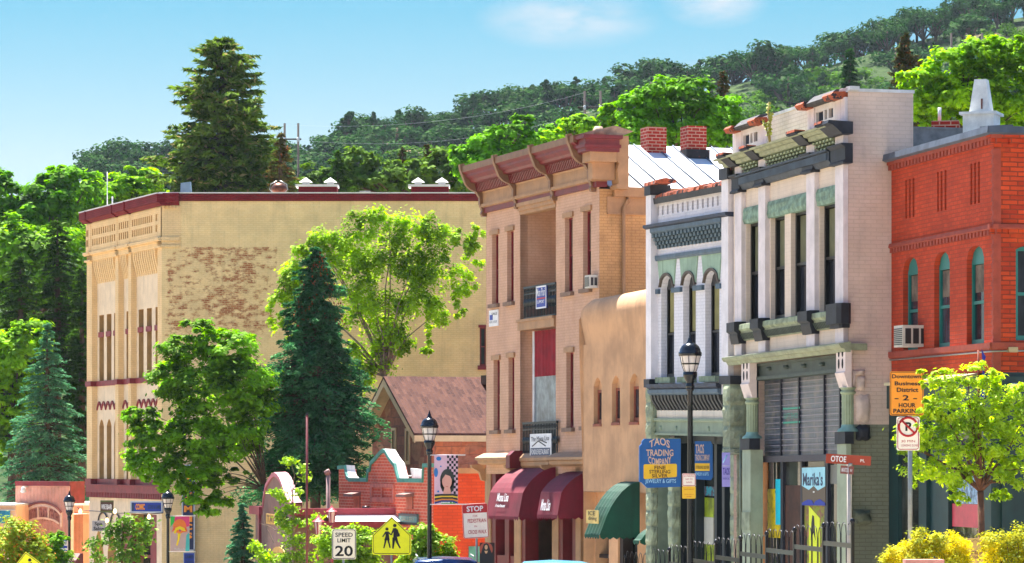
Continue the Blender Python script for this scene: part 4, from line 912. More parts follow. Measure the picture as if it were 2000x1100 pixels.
# black and slate belt, lattice frieze, cornice
def prof_at(pts,u0,u1,m,name,par=E_): w=MB(FE); w.prof(pts,u0,u1); return w.build(name,m,par)
zb1,zb0=ZE(284,1640,.2),ZE(318,1640,.2)
prof_at([(0,zb0+.03),(.1,zb0+.03),(.16,zb0+.12),(.16,zb1-.05),(.22,zb1-.04),(.22,zb1),(0,zb1)],FE.U(1445,.1),FE.U(1624,.1),m_blu,'belt_band')
w=MB(FE); a=FE.U(1450,.1); b=FE.U(1622,.1); n=84
for k in range(n): u=a+(b-a)*k/n; w.box(u,u+(b-a)/n*.45,.155,.195,zb0+.13,zb1-.07)
w.build('belt_dentils',paint('slate_dentil',(.33,.38,.43),.6),E_)
for i,(a,b) in enumerate(PU):
    prof_at([(0,zb0-.02),(.2,zb0-.02),(.2,zb0+.02),(.16,zb0+.05),(.16,zb1-.05),(.24,zb1),(.24,zb1+.03),(0,zb1+.03)],a-.05-(.05 if i else 0),b+.05+(.22 if i==3 else 0),m_cap,'black_block')
zl1,zl0=ZE(258,1640,.1),ZE(284,1640,.1)
w=MB(FE); w.box(uL,-.12,-.02,.03,zl0,zl1,1)
for (a,b) in zip(PU,PU[1:]):
    ua,ub=a[1],b[0]; n=max(4,int((ub-ua)/.2)); st=(ub-ua)/n
    for k in range(n):
        for j in range(4):
            z=zl0+(zl1-zl0)*j/4; o=(st*.0 if j%2 else 0)
            w.box(ua+k*st+.02,ua+k*st+st*.62,.02,.06+.045*j,z+.012,z+(zl1-zl0)/4-.012,0)
w.build('lattice_frieze',[m_egl,flat('frieze_recess',(.14,.17,.1),.9)],E_)
zc1=ZE(238,1636,.4); zc0=ZE(258,1640,.2)
prof_at([(0,zc0-.02),(.22,zc0-.02),(.25,zc0+.05),(.32,zc0+.06),(.36,zc0+.12),(.44,zc1-.04),(.46,zc1),(0,zc1+.02)],uL-.05,PU[3][1]-.1,m_eg,'cornice')
for i,(a,b) in enumerate(PU):
    ex=.28 if i==3 else 0
    w=MB(FE); w.prof([(0,zc0-.05),(.22,zc0-.05),(.3,zc0+.02),(.42,zc0+.12),(.52,zc1),(.5,zc1+.06),(0,zc1+.04)],a-.04,b+.0+ex); w.build('cornice_console',m_cap,E_)
    w=MB(FE); w.prof([(.3,zc1+.04),(.53,zc1+.03),(.52,zc1+.08),(.3,zc1+.07)],a-.04,(b if i<3 else b-.1)); w.build('clay_cap',m_tile,E_)
# attic: two small windows in projecting frames and plain brick between
m_attic=brick('attic_painted_brick',(.90,.84,.79),(.89,.83,.77),(.83,.76,.70),.24,.08,.01,bmp=.5,var=.06)
za0=zc1; za1=zT
w=MB(FE); w.box(FE.U(1497),FE.U(1578),-.5,-.02,za0-.1,ZE(203,1577)); w.box(uL+.1,FE.U(1578),-.5,-.05,za0-.1,ZE(232,1497)); w.build('parapet',m_attic,E_)
for (xa,xb,y0,y1,name) in ((1431,1448,268,303,'l'),(1483,1497,0,0,'l'),(1577,1590,0,0,'r'),(1631,1657,0,0,'r')):
    ua,ub=FE.U(xa,.05),FE.U(xb if xb!=1657 else 1648,.05); top=ZE(213,1480,.05) if xa<1500 else ZE(193,1640,.05)
    if xa<1500: top=ZE(258,1440,.05)
    w=MB(FE); w.box(ua,ub+(.08 if xb==1657 else 0),-.4,.05,za0-.05,top); w.build('attic_post',m_ep,E_)
for (xa,xb,x1,top) in ((1448,1483,1450,ZE(258,1440,.05)),(1590,1631,1597,ZE(193,1640,.05))):
    ua,ub=FE.U(xa,.03),FE.U(xb,.03); w=MB(FE); zz0=za0+.12; zz1=top-.1
    hs=[(ua+.12+(ub-ua-.24)*p,ua+.12+(ub-ua-.24)*q,zz0+.12,zz1-.02) for p,q in ((0,.42),(.50,.66),(.74,1.0))]
    w.wall(ua,ub,za0-.05,top,hs,.08,.03,0); w.face([(ua,-.05,za0),(ub,-.05,za0),(ub,-.05,top),(ua,-.05,top)],1); w.box(ua,ub,-.4,-.06,za0-.05,top)
    aw_=w.build('attic_window',[m_ep,M['glass']],E_)
    w=MB(FE)
    for h in hs:
        k=h[0]+.05
        while k<h[1]-.02: w.box(k,k+.008,-.03,-.015,h[2],h[3]); k+=.055
    w.build('window_bars',flat('thin_bars',(.2,.22,.3)),aw_)
    w=MB(FE); w.prof([(-.4,top+.3),(.02,top+.22),(.22,top+.06),(.2,top-.0),(-.4,top-.0)],ua-.02,ub+.02); w.build('attic_roof',paint('dark_slate_roof',(.22,.2,.2),.7,.3,9,.6,chip=(.6,.6,.6),chip_amt=.2),E_)
    for q0,q1 in ((ua-.42,ua+.03),(ub-.03,ub+.42+(.1 if xa>1500 else 0))):
        w=MB(FE); w.prof([(-.4,top-.02),(.24,top-.02),(.3,top+.06),(.25,top+.11),(-.4,top+.15)],q0,q1); w.build('tile_cap',m_tile if q0<ua else m_tile,E_)
w=MB(FE); w.box(uL,.02,dP-.02,.0,zT-.02,zT+.04); 
for k in range(12): u=-.5+random.random()*.5; w.box(u,u+.12,-.2,0,zT,zT+.05+.03*random.random())
w.build('parapet_cap',M['white_worn'],E_)
# window sill band, black blocks, brackets, ledge
zs=zh0; prof_at([(0,zs-.17),(.12,zs-.17),(.17,zs-.12),(.16,zs-.02),(.08,zs),(0,zs)],FE.U(1445,.1),FE.U(1628,.1),paint('green_sill_stone',(.58,.62,.5),.85,.2,5,.7),'sill_band')
prof_at([(0,zs-.36),(.05,zs-.36),(.12,zs-.2),(.12,zs-.17),(0,zs-.17)],FE.U(1445,.1),FE.U(1628,.1),m_eg,'bracket_band')
w=MB(FE); a=FE.U(1450,.1); b=FE.U(1626,.1); n=60
for k in range(n): u=a+(b-a)*k/n; w.prof([(.0,zs-.35),(.09,zs-.33),(.15,zs-.21),(0,zs-.2)],u,u+(b-a)/n*.5)
w.build('sill_brackets',m_edk,E_)
for i,(a,b) in enumerate(PU):
    ex=0; w=MB(FE)
    if i<3: w.prof([(0,zs-.42),(.16,zs-.42),(.2,zs-.25),(.2,zs-.2),(.27,zs-.16),(.27,zs+.04),(.2,zs+.05),(0,zs+.05)],a-.06,b+.02)
    else: w.plan([(a-.1,0),(a-.1,.26),(b+.04,.26),(b+.16,.2),(b+.16,.05),(b+.1,-.02),(b-.1,-.02),(b-.1,0)],zs-.3,zs+.1); w.plan([(a-.04,0),(a-.04,.2),(b+.03,.2),(b+.1,.16),(b+.1,0),(b-.1,-.0),(b-.1,0)],zs-.38,zs-.3)
    w.build('black_block',m_cap,E_)
    w=MB(FE); w.box(a,b,0,.09,zbase,zs-.36); w.build('pilaster_foot',m_ep,E_)
zq1,zq0=ZE(669,1650,.25),ZE(684,1650,.25)
prof_at([(-.0,zq0-.02),(.1,zq0-.02),(.14,zq0+.05),(.2,zq0+.06),(.24,zq1-.03),(.24,zq1),(0,zq1+.04)],uL-.1,.16,m_eg,'ledge')
w=MB(FE); w.prof([(-.35,zq0+.02),(.1,zq0+.02),(.22,zq1-.03),(.22,zq1-.0),(-.35,zq1)],0,.14); w.build('ledge_return',m_eg,E_)
# shop front: beam, prism glass grid, consoles, columns
zB1,zB0=zq0-.03,ZE(724,1632,-.1)
w=MB(FE); ua,ub=FE.U(1462,0),FE.U(1633,.05); w.box(ua,ub,-.35,-.12,zB0,zB1); w.box(ua,ub,-.35,-.05,zB0-.04,zB0+.03); w.box(ua,ub,-.3,-.08,zB1-.05,zB1)
for x in (1502,1535,1570,1606): u=FE.U(x,-.1); z=ZE(720-(x-1500)*.08,x,-.1); w.lathe((u,-.12,z),[(0,-.04),(.09,-.03),(.09,.03),(0,.04)],8)
w.build('beam',m_edk,E_)
m_prism=M_=None
m_prism,nt,b=newmat('prism_glass'); uv=coords(nt); t=_n(nt,'ShaderNodeTexBrick'); nt.links.new(uv,t.inputs['Vector']); t.offset=0; t.inputs['Scale'].default_value=1; t.inputs['Brick Width'].default_value=.1; t.inputs['Row Height'].default_value=.1; t.inputs['Mortar Size'].default_value=.008
t.inputs['Color1'].default_value=(*lin((.32,.35,.40)),1); t.inputs['Color2'].default_value=(*lin((.26,.29,.35)),1); t.inputs['Mortar'].default_value=(*lin((.17,.18,.22)),1)
nt.links.new(mixc(nt,sstep(nt,noise(nt,uv,3,4),.45,.7),t.outputs[0],lin((.42,.40,.38))),b.inputs['Base Color']); b.inputs['Roughness'].default_value=.35; bump(nt,b,t.outputs[1],.4,.01)
zG0=ZE(891,1560,-.3); w=MB(FE); w.box(ua,ub+.2,-.4,-.36,zG0,zB0); gp=w.build('prism_window',m_prism,E_)
m_gf=flat('grid_frame',(.13,.14,.19),.5)
for x in (1478,1524.5,1559.8,1609,1640): w=MB(FE); u=FE.U(x,-.33); w.box(u-.03,u+.03,-.36,-.32,zG0,zB0); w.build('mullion',m_gf,gp)
w=MB(FE); nrow=14
for k in range(nrow): z=zG0+(zB0-zG0)*k/nrow; w.box(ua,ub+.2,-.36,-.345,z-.008,z+.008)
w.build('grid_bars',flat('grey_bars',(.55,.52,.55),.5),gp)
w=MB(FE); w.box(ua,ub+.2,-.42,-.26,ZE(903,1500,-.3),zG0+.02); w.build('transom_bar',paint('dark_violet_bar',(.26,.24,.26),.6),E_)
m_teal=flat('teal_letter',(.2,.58,.48)); 
w=MB(FE); zt0=ZE(828,1527,-.3); zt1=ZE(797,1527,-.3); ga,gb=FE.U(1527,-.3),FE.U(1559.5,-.3); w.box(ga,gb,-.335,-.325,zt1-.04,zt1); w.box(ga,gb,-.335,-.325,zt0,zt0+.04); text(w,'GIFT SHOP',ga+.05,gb-.05,zt0+.1,zt1-.12,-.325,0,.0); w.build('lettering',m_teal,gp)
for i,(x0,x1,y0,y1,xs) in enumerate(((1448,1464,708,778,1474),(1633,1651,683,758,1666))):
    a,b=FE.U(x0,.1),FE.U(x1,.1); z1,z0=ZE(y0,x0,.1),ZE(y1,x0,.1); h=z1-z0; e=-.06 if i==0 else -.03
    w=MB(FE); w.prof([(e,z1),(.1,z1),(.1,z0+h*.42),(.13,z0+h*.38),(.08,z0+h*.18),(.04,z0+h*.02),(.04,z0),(e,z0)],a,b)
    co_=w.build('console',paint('blush_console',(.90,.82,.78),.7,.05,3,.2),E_)
    w=MB(FE)
    for p in (.3,.7):
        for q in (.92,.62): uu=a+(b-a)*p; zz=z0+h*q; w.ext([(uu+.045*math.cos(k),zz-.0+.1*math.sin(k)) for k in [j*.6283 for j in range(10)]],.098,.106)
    w.build('console_hole',M['dark_int'],co_)
    # fluted column
    zc_=ZE(848 if i==0 else 834,x0+10,0); r=.125; uc=(a+b)/2+.06; 
    w=MB(FE); pts=[]; n=40
    for k in range(n):
        an=2*math.pi*k/n; rr=r*(1-.09*(0.5+.5*math.cos(an*14))); pts.append((uc+rr*math.cos(an),-.03+rr*math.sin(an)))
    w.plan(pts,zc_,z0-.08); w.lathe((uc,-.03,z0-.14),[(r,0),(r+.03,.03),(r+.03,.06),(r,.08),(r+.04,.14)],18); w.build('column',m_egl,E_)
    w=MB(FE); w.lathe((uc,-.03,zc_-.1),[(r+.09,0),(r+.08,.04),(r+.02,.08),(r,.14)],18); w.build('column_base',paint('teal_base',(.52,.66,.60),.6,.1,5,.2),E_)
    zp=zc_-.1; w=MB(FE); w.box(a-.03,b+.04,-.06 if i else -.12,.12,zp-.24,zp); w.build('plinth',m_cap,E_)
    w=MB(FE); w.box(a,b,-.02 if i else -.2,.08,zbE,zp-.24); w.build('pier',paint('sage_pier',(.60,.64,.54),.7,.08,2,.2,streak=.2),E_)
    if i==0: w=MB(FE); w.box(a,b,.081,.1,ZE(1035,1455),ZE(1000,1455)); w.build('pier_stone',m_rock,E_)
# rubble stones let into the side wall
def sidestone(x0,x1,y0,y1,m,th=.12):
    """rough block standing proud of the side wall, measured by picture position"""
    w=MB(FE); t0=lambda x:-max(0,(x-1657)/96.0)
    d0,d1=t0(x0),t0(x1); z1,z0=(HY-y0)/FPX*65.1,(HY-y1)/FPX*65.1; n=6; g=[]; rs=random.Random(int(x0+y0))
    for i in range(n+1):
        for j in range(n+1):
            a,b=i/n,j/n; e=min(a,1-a,b,1-b); g.append((th*(min(1,e*5))*(.7+.6*rs.random())+(-.02 if e==0 else 0),d0+(d1-d0)*(a+(rs.uniform(-.05,.05))),z0+(z1-z0)*(b+rs.uniform(-.05,.05))))
    w.add(g,[(i*(n+1)+j,(i+1)*(n+1)+j,(i+1)*(n+1)+j+1,i*(n+1)+j+1) for i in range(n) for j in range(n)],0,True)
    return w.build('quoin_stone',m,E_)
m_st=paint('blush_rough_stone',(.84,.75,.69),.9,.08,5,.6)
sidestone(1664,1672,720,760,m_st,.06)
for q in ((1664,1692,722,734),(1674,1692,733,764),(1672,1702,768,828)): sidestone(*q,m_st,.07)
sidestone(1672,1701,829,862,m_cap,.14); sidestone(1662,1703,995,1027,paint('olive_rough_stone',(.40,.42,.34),.9,.15,5,.8),.16)
# shop window bays
zW1=ZE(903,1500,-.35); w=MB(FE); d0=-.45
xa=(1478,1487,1527,1565,1615,1638)
w.face([(FE.U(1478,d0),d0,zbE),(ub+.3,d0,zbE),(ub+.3,d0,zW1),(FE.U(1478,d0),d0,zW1)]); w.build('shop_window',M['shop_glass'],E_)
w=MB(FE)
for x0,x1 in ((1475,1481),(1526,1531),(1565,1568),(1612,1618)): w.box(FE.U(x0,-.4),FE.U(x1,-.4),-.45,-.38,zbE,zW1)
w.build('shop_frame',m_gf,E_)
m_int1=paint('ochre_panel',(.80,.50,.22),.7,.15,2,.1); m_int2=paint('interior_brown',(.30,.18,.12),.8,.2,3,.1); m_cyan=flat('turquoise_cloth',(.08,.80,.90)); m_yg=paint('mustard_reflection',(.90,.80,.08),.6,.2,3,.1,chip=(.35,.45,.1),chip_amt=.35)
w=MB(FE); w.box(FE.U(1481,-.42),FE.U(1498,-.42),-.445,-.43,zbE,zW1); w.build('display_reflection_panel',m_int1,E_)
w=MB(FE); w.box(FE.U(1498,-.42),FE.U(1526,-.42),-.445,-.432,ZE(1050,1500,-.4),ZE(955,1500,-.4)); w.build('display_reflection_panel',m_yg,E_)  # yellow reflection on the shop glass, put in as a coloured panel
w=MB(FE); w.box(FE.U(1513,-.4),FE.U(1526,-.4),-.43,-.42,ZE(1025,1513,-.4),ZE(936,1513,-.4)); w.build('display_reflection_panel',m_cyan,E_,label='turquoise cloth hanging in the window')
w=MB(FE); w.box(FE.U(1531,-.42),FE.U(1565,-.42),-.445,-.43,zbE,ZE(948,1540,-.4)); w.build('door',m_int2,E_)
board('window_banner','pale blue and navy shop name banner in the corner store window','banner',FE,1567,1612,912,987,-.37,flat('banner_glass',(.34,.27,.2),.5),[("Marika's",1569,1608,923,949,m_nv,.02)],
 shapes=[('poly',flat('pale_blue_cloth',(.62,.85,.9),.6),[(1567,914),(1612,913),(1612,950),(1598,958),(1590,949),(1580,957),(1567,949)],0),('poly',flat('royal_blue_cloth',(.08,.18,.6),.6),[(1567,987),(1567,982),(1578,976),(1586,977),(1590,984),(1594,978),(1602,975),(1612,982),(1612,987)]),('disc',m_wp,1590,961,1.5,1.5)],thick=.02)
w=MB(FE); w.box(FE.U(1568,-.42),FE.U(1612,-.42),-.446,-.436,zbE,ZE(912,1570,-.4)); w.build('display_reflection_panel',paint('brown_floral_display',(.55,.38,.28),.7,.25,5,.1,chip=(.5,.55,.12),chip_amt=.5),E_)
w=MB(FE); p_=[(FE.U(a,-.42),ZE(b,1580,-.42)) for a,b in ((1579,1100),(1579,988),(1600,1012),(1600,1100))]; w.ext(p_,-.437,-.43); w.build('display_reflection_panel',flat('lime_sign_reflection',(.85,.90,.05)),E_,label='lime yellow card low in the window')  # reflected school sign, painted as a lime shape behind the glass
w=MB(FE); p_=[(FE.U(a,-.42),ZE(b,1580,-.42)) for a,b in ((1583,1055),(1584,1022),(1586,1006),(1589,1008),(1590,1025),(1592,1055),(1588,1040))]; w.ext(p_,-.43,-.426); w.build('figure',m_k,E_)  # dark figure belonging to the painted sign reflection
w=MB(FE); w.box(FE.U(1619,-.42),FE.U(1637,-.42),-.446,-.44,ZE(945,1620,-.4),ZE(908,1620,-.4)); w.build('window_frame',flat('grey_window_edge',(.45,.45,.42)),E_)
# weeds rooted on the cornice
t=thing('weed','tall dry weed growing on the upper ledge of the white building','plant',FE.w((FE.U(1500,.3),.3,zc1)))
w=MB(FE); u0=FE.U(1503,.3); rs=random.Random(4)
lv=MB(FE)
for k in range(6):
    h=rs.uniform(.4,.9); l=rs.uniform(-.5,.15); p=[(u0+l*s*s,.3+rs.uniform(-.02,.02),zc1+h*s) for s in (0,.3,.6,1)]; w.tube(p,[.012,.01,.008,.004],4)
    for j in range(26): s=rs.uniform(.3,1); c=(u0+l*s*s,.3,zc1+h*s); a=rs.uniform(-.09,.09); lv.face([c,(c[0]+a,c[1]+rs.uniform(-.05,.05),c[2]+.03),(c[0]+a*1.3,c[1],c[2]+.06),(c[0]+a*.4,c[1],c[2]+.05)])
w.build('stem',flat('dry_stem',(.6,.5,.25)),t); lv.build('leaves',flat('weed_leaf',(.6,.62,.25),.8),t)

# ================================================================ red brick building at the right (F)
RED=((.78,.29,.16),(.70,.24,.13),(.62,.26,.17))
m_red=brick('red_brick',*RED,.215,.075,.010,.6,.12,streak=.15,stain=(.6,.22,.16),stain_amt=.3); m_reds=brick('orange_red_brick',(.82,.30,.14),(.64,.20,.11),(.5,.22,.15),.3,.085,.012,.7,.14,stain=(.88,.38,.16),stain_amt=.4)
m_redt=paint('red_sandstone',(.62,.27,.20),.85,.1,5,.4); m_tl=paint('teal_paint',(.08,.46,.43),.45,.08,3,.08); m_dk=paint('dark_teal_paint',(.03,.20,.21),.5,.1,3,.08); m_copg=paint('slate_grey_flashing',(.30,.34,.40),.6,.15,3,.2,streak=.3)
Y0F=59.6
FF=Frame(1941.5,Y0F,-382,-.0015); zbF=gz(60)
F_=thing('red_brick_building','two storey red brick building with toothed corbels and teal arched windows','building',(FF.O.x,FF.O.y,zbF))
def ZF(y,x,d=0): return FF.Z(y,x,d)
uL=FF.U(1741); zb=ZF(727,1941); zt=ZF(256,1941)
AWs=((1764,1792.7,502,690),(1824.6,1855,491.5,678),(1888,1922,480,672))
hs=[(FF.U(a),FF.U(b),ZF(d,a),ZF(c,(a+b)/2),.24,'round') for a,b,c,d in AWs]; zz=sum(h[2] for h in hs)/3; zy=sum(h[3] for h in hs)/3; hs=[(a,b,zz,zy,.24,'round') for a,b,*_ in hs]
sl=[]
for xs in ((1768.2,1775.5,1782.6),(1830.5,1837.2,1845),(1895.3,1902.5,1910)):
    for x in xs: sl.append((FF.U(x),FF.U(x)+.1,0,0))
zs1,zs0=ZF(318.5,1902),ZF(398.5,1902); sl=[(a,b,zs0,zs1) for a,b,_,_ in sl]
w=MB(FF); w.wall(uL,0,zb,zt,hs+sl,.14,0,0)
for s_ in sl: w.face([(s_[0],-.14,s_[2]),(s_[1],-.14,s_[2]),(s_[1],-.14,s_[3]),(s_[0],-.14,s_[3])])
w.build('front_wall',m_red,F_)
w=MB(FF); fs=None
# side wall, seen at the frame edge: its window opening
def side_d(x): 
    for i in range(600):
        d=-i*.01; q=FF.w((0,d,0))
        if CX+q[0]/q[1]*FPX>=x: return d
    return -6
FSd=Frame(1941.5,Y0F,theta=FF.th*180/math.pi-90+180)   # runs along the side wall
sw=[(-side_d(1983),-side_d(1983)+.75,(HY-666)/FPX*59.9,(HY-478)/FPX*59.9)]
w=MB(FSd); w.wall(0,9,zb,zt,[(a,b,c,d,.1,'seg') for a,b,c,d in sw],.14,0,0)
w.build('side_wall',m_reds,F_)
w=MB(FF); w.face([(uL,-.2,zt-.4),(0,-.2,zt-.4),(0,-9,zt-.5),(uL,-9,zt-.5)]); w.face([(uL,-9,zbF),(0,-9,zbF),(0,-9,zt),(uL,-9,zt)]); w.face([(uL,0,zbF),(uL,-9,zbF),(uL,-9,zt-.3),(uL,0,zt-.3)]); w.build('roof',m_copg,F_)
for h in hs: window(FF,F_,h[0],h[1],h[2],h[3],-.1,m_tl,M['glass'],.07,.5,.06,arch=.26,blind=(.62,paint('grey_curtain',(.42,.36,.30),.8,.3,3)))
for a,b,c,d in sw: window(FSd,F_,a,b,c,d-.05,-.08,m_tl,M['glass'],.07,.5,.06)
def fp(pts,u0,u1,m,name,fr=FF): w=MB(fr); w.prof(pts,u0,u1); return w.build(name,m,F_)
def teeth(fr,u0,u1,n,z0,z1,d,m,name,fill=.55):
    w=MB(fr); st=(u1-u0)/n
    for k in range(n): w.box(u0+st*k,u0+st*k+st*fill,0,d,z0,z1)
    w.box(u0,u1,-.02,.004,z0,z1)
    return w.build(name,m,F_)
zc1=ZF(242,1941,.15)
for fr,a,b in ((FF,uL-.05,.16),(FSd,-.16,9)):
    fp([(-.3,zc1+.02),(.17,zc1-.01),(.19,zc1-.13),(.12,zc1-.16),(-.3,zc1-.14)],a,b,m_copg,'coping',fr)
    fp([(-.1,zc1-.14),(.1,zc1-.15),(.1,zc1-.22),(-.1,zc1-.22)],a+.05,b-.03,m_redt if fr is FF else m_reds,'cornice_band',fr)
    teeth(fr,a+.08,b-.06,30 if fr is FF else 26,zc1-.32,zc1-.22,.08,m_redt if fr is FF else m_reds,'dentils')
    zq=ZF(438,1941)
    fp([(-.05,zq),(.05,zq),(.07,zq-.07),(.04,zq-.09),(-.05,zq-.09)],a+.05,b-.06,m_redt,'belt_course',fr); teeth(fr,a+.08,b-.06,32 if fr is FF else 26,zq-.18,zq-.09,.045,m_redt if fr is FF else m_reds,'dentils')
    zq=zz; fp([(-.05,zq),(.07,zq),(.07,zq-.1),(.03,zq-.13),(-.05,zq-.13)],a+.05,b-.06,m_redt,'sill_course',fr)
w=MB(FF); z=zb
k=0
while z<zc1-.4:
    w.box(-.07,.02,-.12,.03,z,z+.085); w.box(-.02,.025,-.0,.028,z+.085,z+.17) if 0 else None; z+=.17
w.box(-.075,.012,-.125,.012,zb,zc1-.4); w.build('quoins',m_redt,F_)
# conduit with box
w=MB(FF); w.tube([(uL,.03,ZF(703,1745,.03)),(0,.04,ZF(686,1941,.03)),(.03,0,ZF(686,1941,.03))],.018); w2=MB(FSd); w2.tube([(-.02,.03,ZF(686,1941,.03)),(1.0,.03,ZF(686,1941,.03)+.02)],.018); w.build('conduit',M['galv'],F_); w2.build('conduit',M['galv'],F_)
w=MB(FSd); a=-side_d(1966); w.box(a,a+.17,0,.12,(HY-689)/FPX*59.8,(HY-679)/FPX*59.8); w.build('junction_box',flat('beige_box',(.7,.6,.45)),F_)
ac_unit(FF,F_,1746,1763,637,679,-.1,.42,1746,'big white window air conditioner on the red brick building')
# ground floor
zg0=ZF(731,1941); 
w=MB(FF); w.box(uL,-.02,-.3,-.02,zbF,zb,0)
for x0,x1 in ((1742,1760),(1800,1815),(1845,1858),(1925,1942)): w.box(FF.U(x0),FF.U(x1),-.3,.06,zbF,ZF(790,1941))
w.box(uL,.03,-.1,.1,ZF(790,1941),ZF(735,1941),1); w.build('shop_front',[m_dk,paint('dark_sign_band',(.04,.24,.24),.5,.1,2,.1)],F_)
w=MB(FF); w.prof([(0,ZF(726,1940)),(.55,ZF(738,1940)),(.55,ZF(744,1940)),(0,ZF(735,1940))],uL+1.2,-.8); w.build('beige_awning_board',flat('beige_awning',(.72,.66,.5)),F_)
w=MB(FSd); w.box(0,9,-.3,-.0,zbF,zb); 
for a in (.12,1.4): w.box(a,a+.22,-.1,.08,zbF,ZF(790,1941))
w.box(0,9,-.05,.1,ZF(790,1941),ZF(735,1941)); w.build('shop_front',m_dk,F_)
w=MB(FF); w.face([(FF.U(1760),-.015,zbF+.5),(FF.U(1800),-.015,zbF+.5),(FF.U(1800),-.015,ZF(800,1941)),(FF.U(1760),-.015,ZF(800,1941))]); w.build('shop_window',M['shop_glass'],F_); w=MB(FF); w.face([(FF.U(1858),-.015,zbF+.5),(FF.U(1925),-.015,zbF+.5),(FF.U(1925),-.015,ZF(800,1941)),(FF.U(1858),-.015,ZF(800,1941))]); w.build('shop_window',M['shop_glass'],F_)
w=MB(FF); w.box(FF.U(1860),FF.U(1918),-.012,.0,ZF(1030,1890),ZF(985,1890)); w.build('red_car_reflection',paint('pinkish_red_reflection',(.75,.2,.3),.35,.1,3,.1),F_)  # pinkish red panel painted as a car reflected in the shop window
w=MB(FF); w.box(FF.U(1868),FF.U(1916),-.012,.0,ZF(984,1890),ZF(930,1890)); w.build('poster',paint('blue_white_poster',(.55,.68,.8),.5,.4,9,.1,streak=.5),F_)
w=MB(FF); w.tube([(FF.U(1916,.2),.25,ZF(790,1916,.2)),(FF.U(1916,.2),.25,ZF(684,1916,.2))],.02); fl=w.build('flag_staff',m_wood,F_)
w=MB(FF); u=FF.U(1917,.25); w.add([(u,.25,ZF(684,1916)),(u+.09,.2,ZF(700,1916)),(u+.05,.3,ZF(715,1916)),(u+.12,.2,ZF(740,1916)),(u+.13,.27,ZF(795,1916)),(u-.05,.25,ZF(795,1916)),(u-.02,.22,ZF(720,1916))],[(0,1,6),(1,2,6),(2,3,6),(3,4,5,6)]); w.build('flag',flat('royal_blue_flag',(.08,.12,.55),.8),fl)
w=MB(FSd); a=.32; z=(HY-760)/FPX*59.8; w.lathe((a,.15,z),[(0,-.04),(.07,-.02),(.09,.06),(.05,.1),(0,.1)],10); w.box(a-.02,a+.02,0,.15,z+.06,z+.1); w.build('floodlight',M['white_worn'],F_)
# things on the roofs behind
m_wc=paint('white_chimney',(.88,.88,.86),.6,.08,4,.15,chip=(.5,.25,.2),chip_amt=.03)
t=thing('roof_chimney','white tapered obelisk like chimney on a square base at the far right roof','chimney',P(1917,252,64))
G=Frame(1917,64,theta=70); w=MB(G); h=lambda y:(HY-y)/FPX*64
def frus(w,c,a0,a1,z0,z1,m=0):
    p=[(c[0]+sx*a0,c[1]+sy*a0,z0) for sx,sy in ((-1,-1),(1,-1),(1,1),(-1,1))]+[(c[0]+sx*a1,c[1]+sy*a1,z1) for sx,sy in ((-1,-1),(1,-1),(1,1),(-1,1))]
    w.add(p,[(0,1,2,3),(4,5,6,7),(0,1,5,4),(1,2,6,5),(2,3,7,6),(3,0,4,7)],m)
frus(w,(0,0),.2,.115,h(222),h(156)); w.build('shaft',m_wc,t)
w=MB(G); frus(w,(0,0),.36,.36,h(226),h(221)); frus(w,(0,0),.3,.3,h(262),h(226)); w.build('base',m_wc,t)
w=MB(G); w.box(.03,.06,.12,.2,h(215),h(195)); w.build('slot',flat('rust_slot',(.4,.2,.15)),t)
t=thing('roof_chimney','low red brick chimney with thin white pipe behind the far right roof','chimney',P(1847,254,66)); G=Frame(1847,66,theta=80); w=MB(G); h=lambda y:(HY-y)/FPX*66; w.box(-.27,.27,-.25,.25,h(262),h(238)); w.build('stack',m_rb,t)
w=MB(G); w.tube([(-.12,0,h(240)),(-.12,0,h(210))],.035,10); w.build('pipe',M['white_worn'],t)
# ================================================================ mission style brick shop (B)
m_bb=brick('salmon_brick',(.90,.41,.30),(.84,.35,.25),(.90,.60,.50),.3,.095,.016,.7,.12,stain=(.82,.5,.4),stain_amt=.35); m_bs=brick('bright_orange_brick',(.80,.31,.16),(.75,.27,.14),(.68,.26,.15),.3,.09,.012,.5,.1,stain=(.8,.28,.14),stain_amt=.4)
m_cteal=paint('teal_coping',(.30,.58,.52),.6,.12,3,.2,streak=.2)
FBm=Frame(846,98,-1300); B_=thing('brick_shop','low orange brick shop with curved mission parapet and teal coping','building',(FBm.O.x,FBm.O.y,gz(100)))
f=FBm; Zr=lambda y:f.Z(y,846); zg=gz(104)
c=lambda x,y:(f.U(480+x/4.4),f.Z(850+y/4.4,480+x/4.4))
out=[c(*p) for p in ((800,295),(858,290),(862,330),(876,380),(900,400),(1050,402),(1056,322),(1074,316),(1082,256),(1120,220),(1160,172),(1186,152),(1206,158),(1240,218),(1285,275),(1298,330),(1318,405),(1528,408),(1534,278),(1610,278))]
w=MB(f); w.ext(out+[(0,zg),(out[0][0],zg)],-.35,0); w.build('front_wall',m_bb,B_)
w=MB(f)
for (a,b) in zip(out,out[1:]):
    n=Vector((-(b[1]-a[1]),b[0]-a[0])); n=n/(n.length+1e-9)*.13
    w.ext([a,b,(b[0]+n.x*.2,b[1]+.12),(a[0]+n.x*.2,a[1]+.12)],-.02,.06)
w.build('coping',m_cteal,B_)
w=MB(f)
for (a,b) in zip(out,out[1:]): w.add([(a[0],-.01,a[1]+.125),(b[0],-.01,b[1]+.125),(b[0]+.02,-.3,b[1]+.11),(a[0]+.02,-.3,a[1]+.11),(a[0],-.01,a[1]),(b[0],-.01,b[1]),(b[0],-.3,b[1]),(a[0],-.3,a[1])],[(0,1,2,3),(4,5,6,7),(2,3,7,6)])
w.ext([c(1300,285),c(1345,290),c(1528,315),c(1528,400),c(1318,400)],-.5,-.42)
w.build('parapet_top',m_roofw,B_)
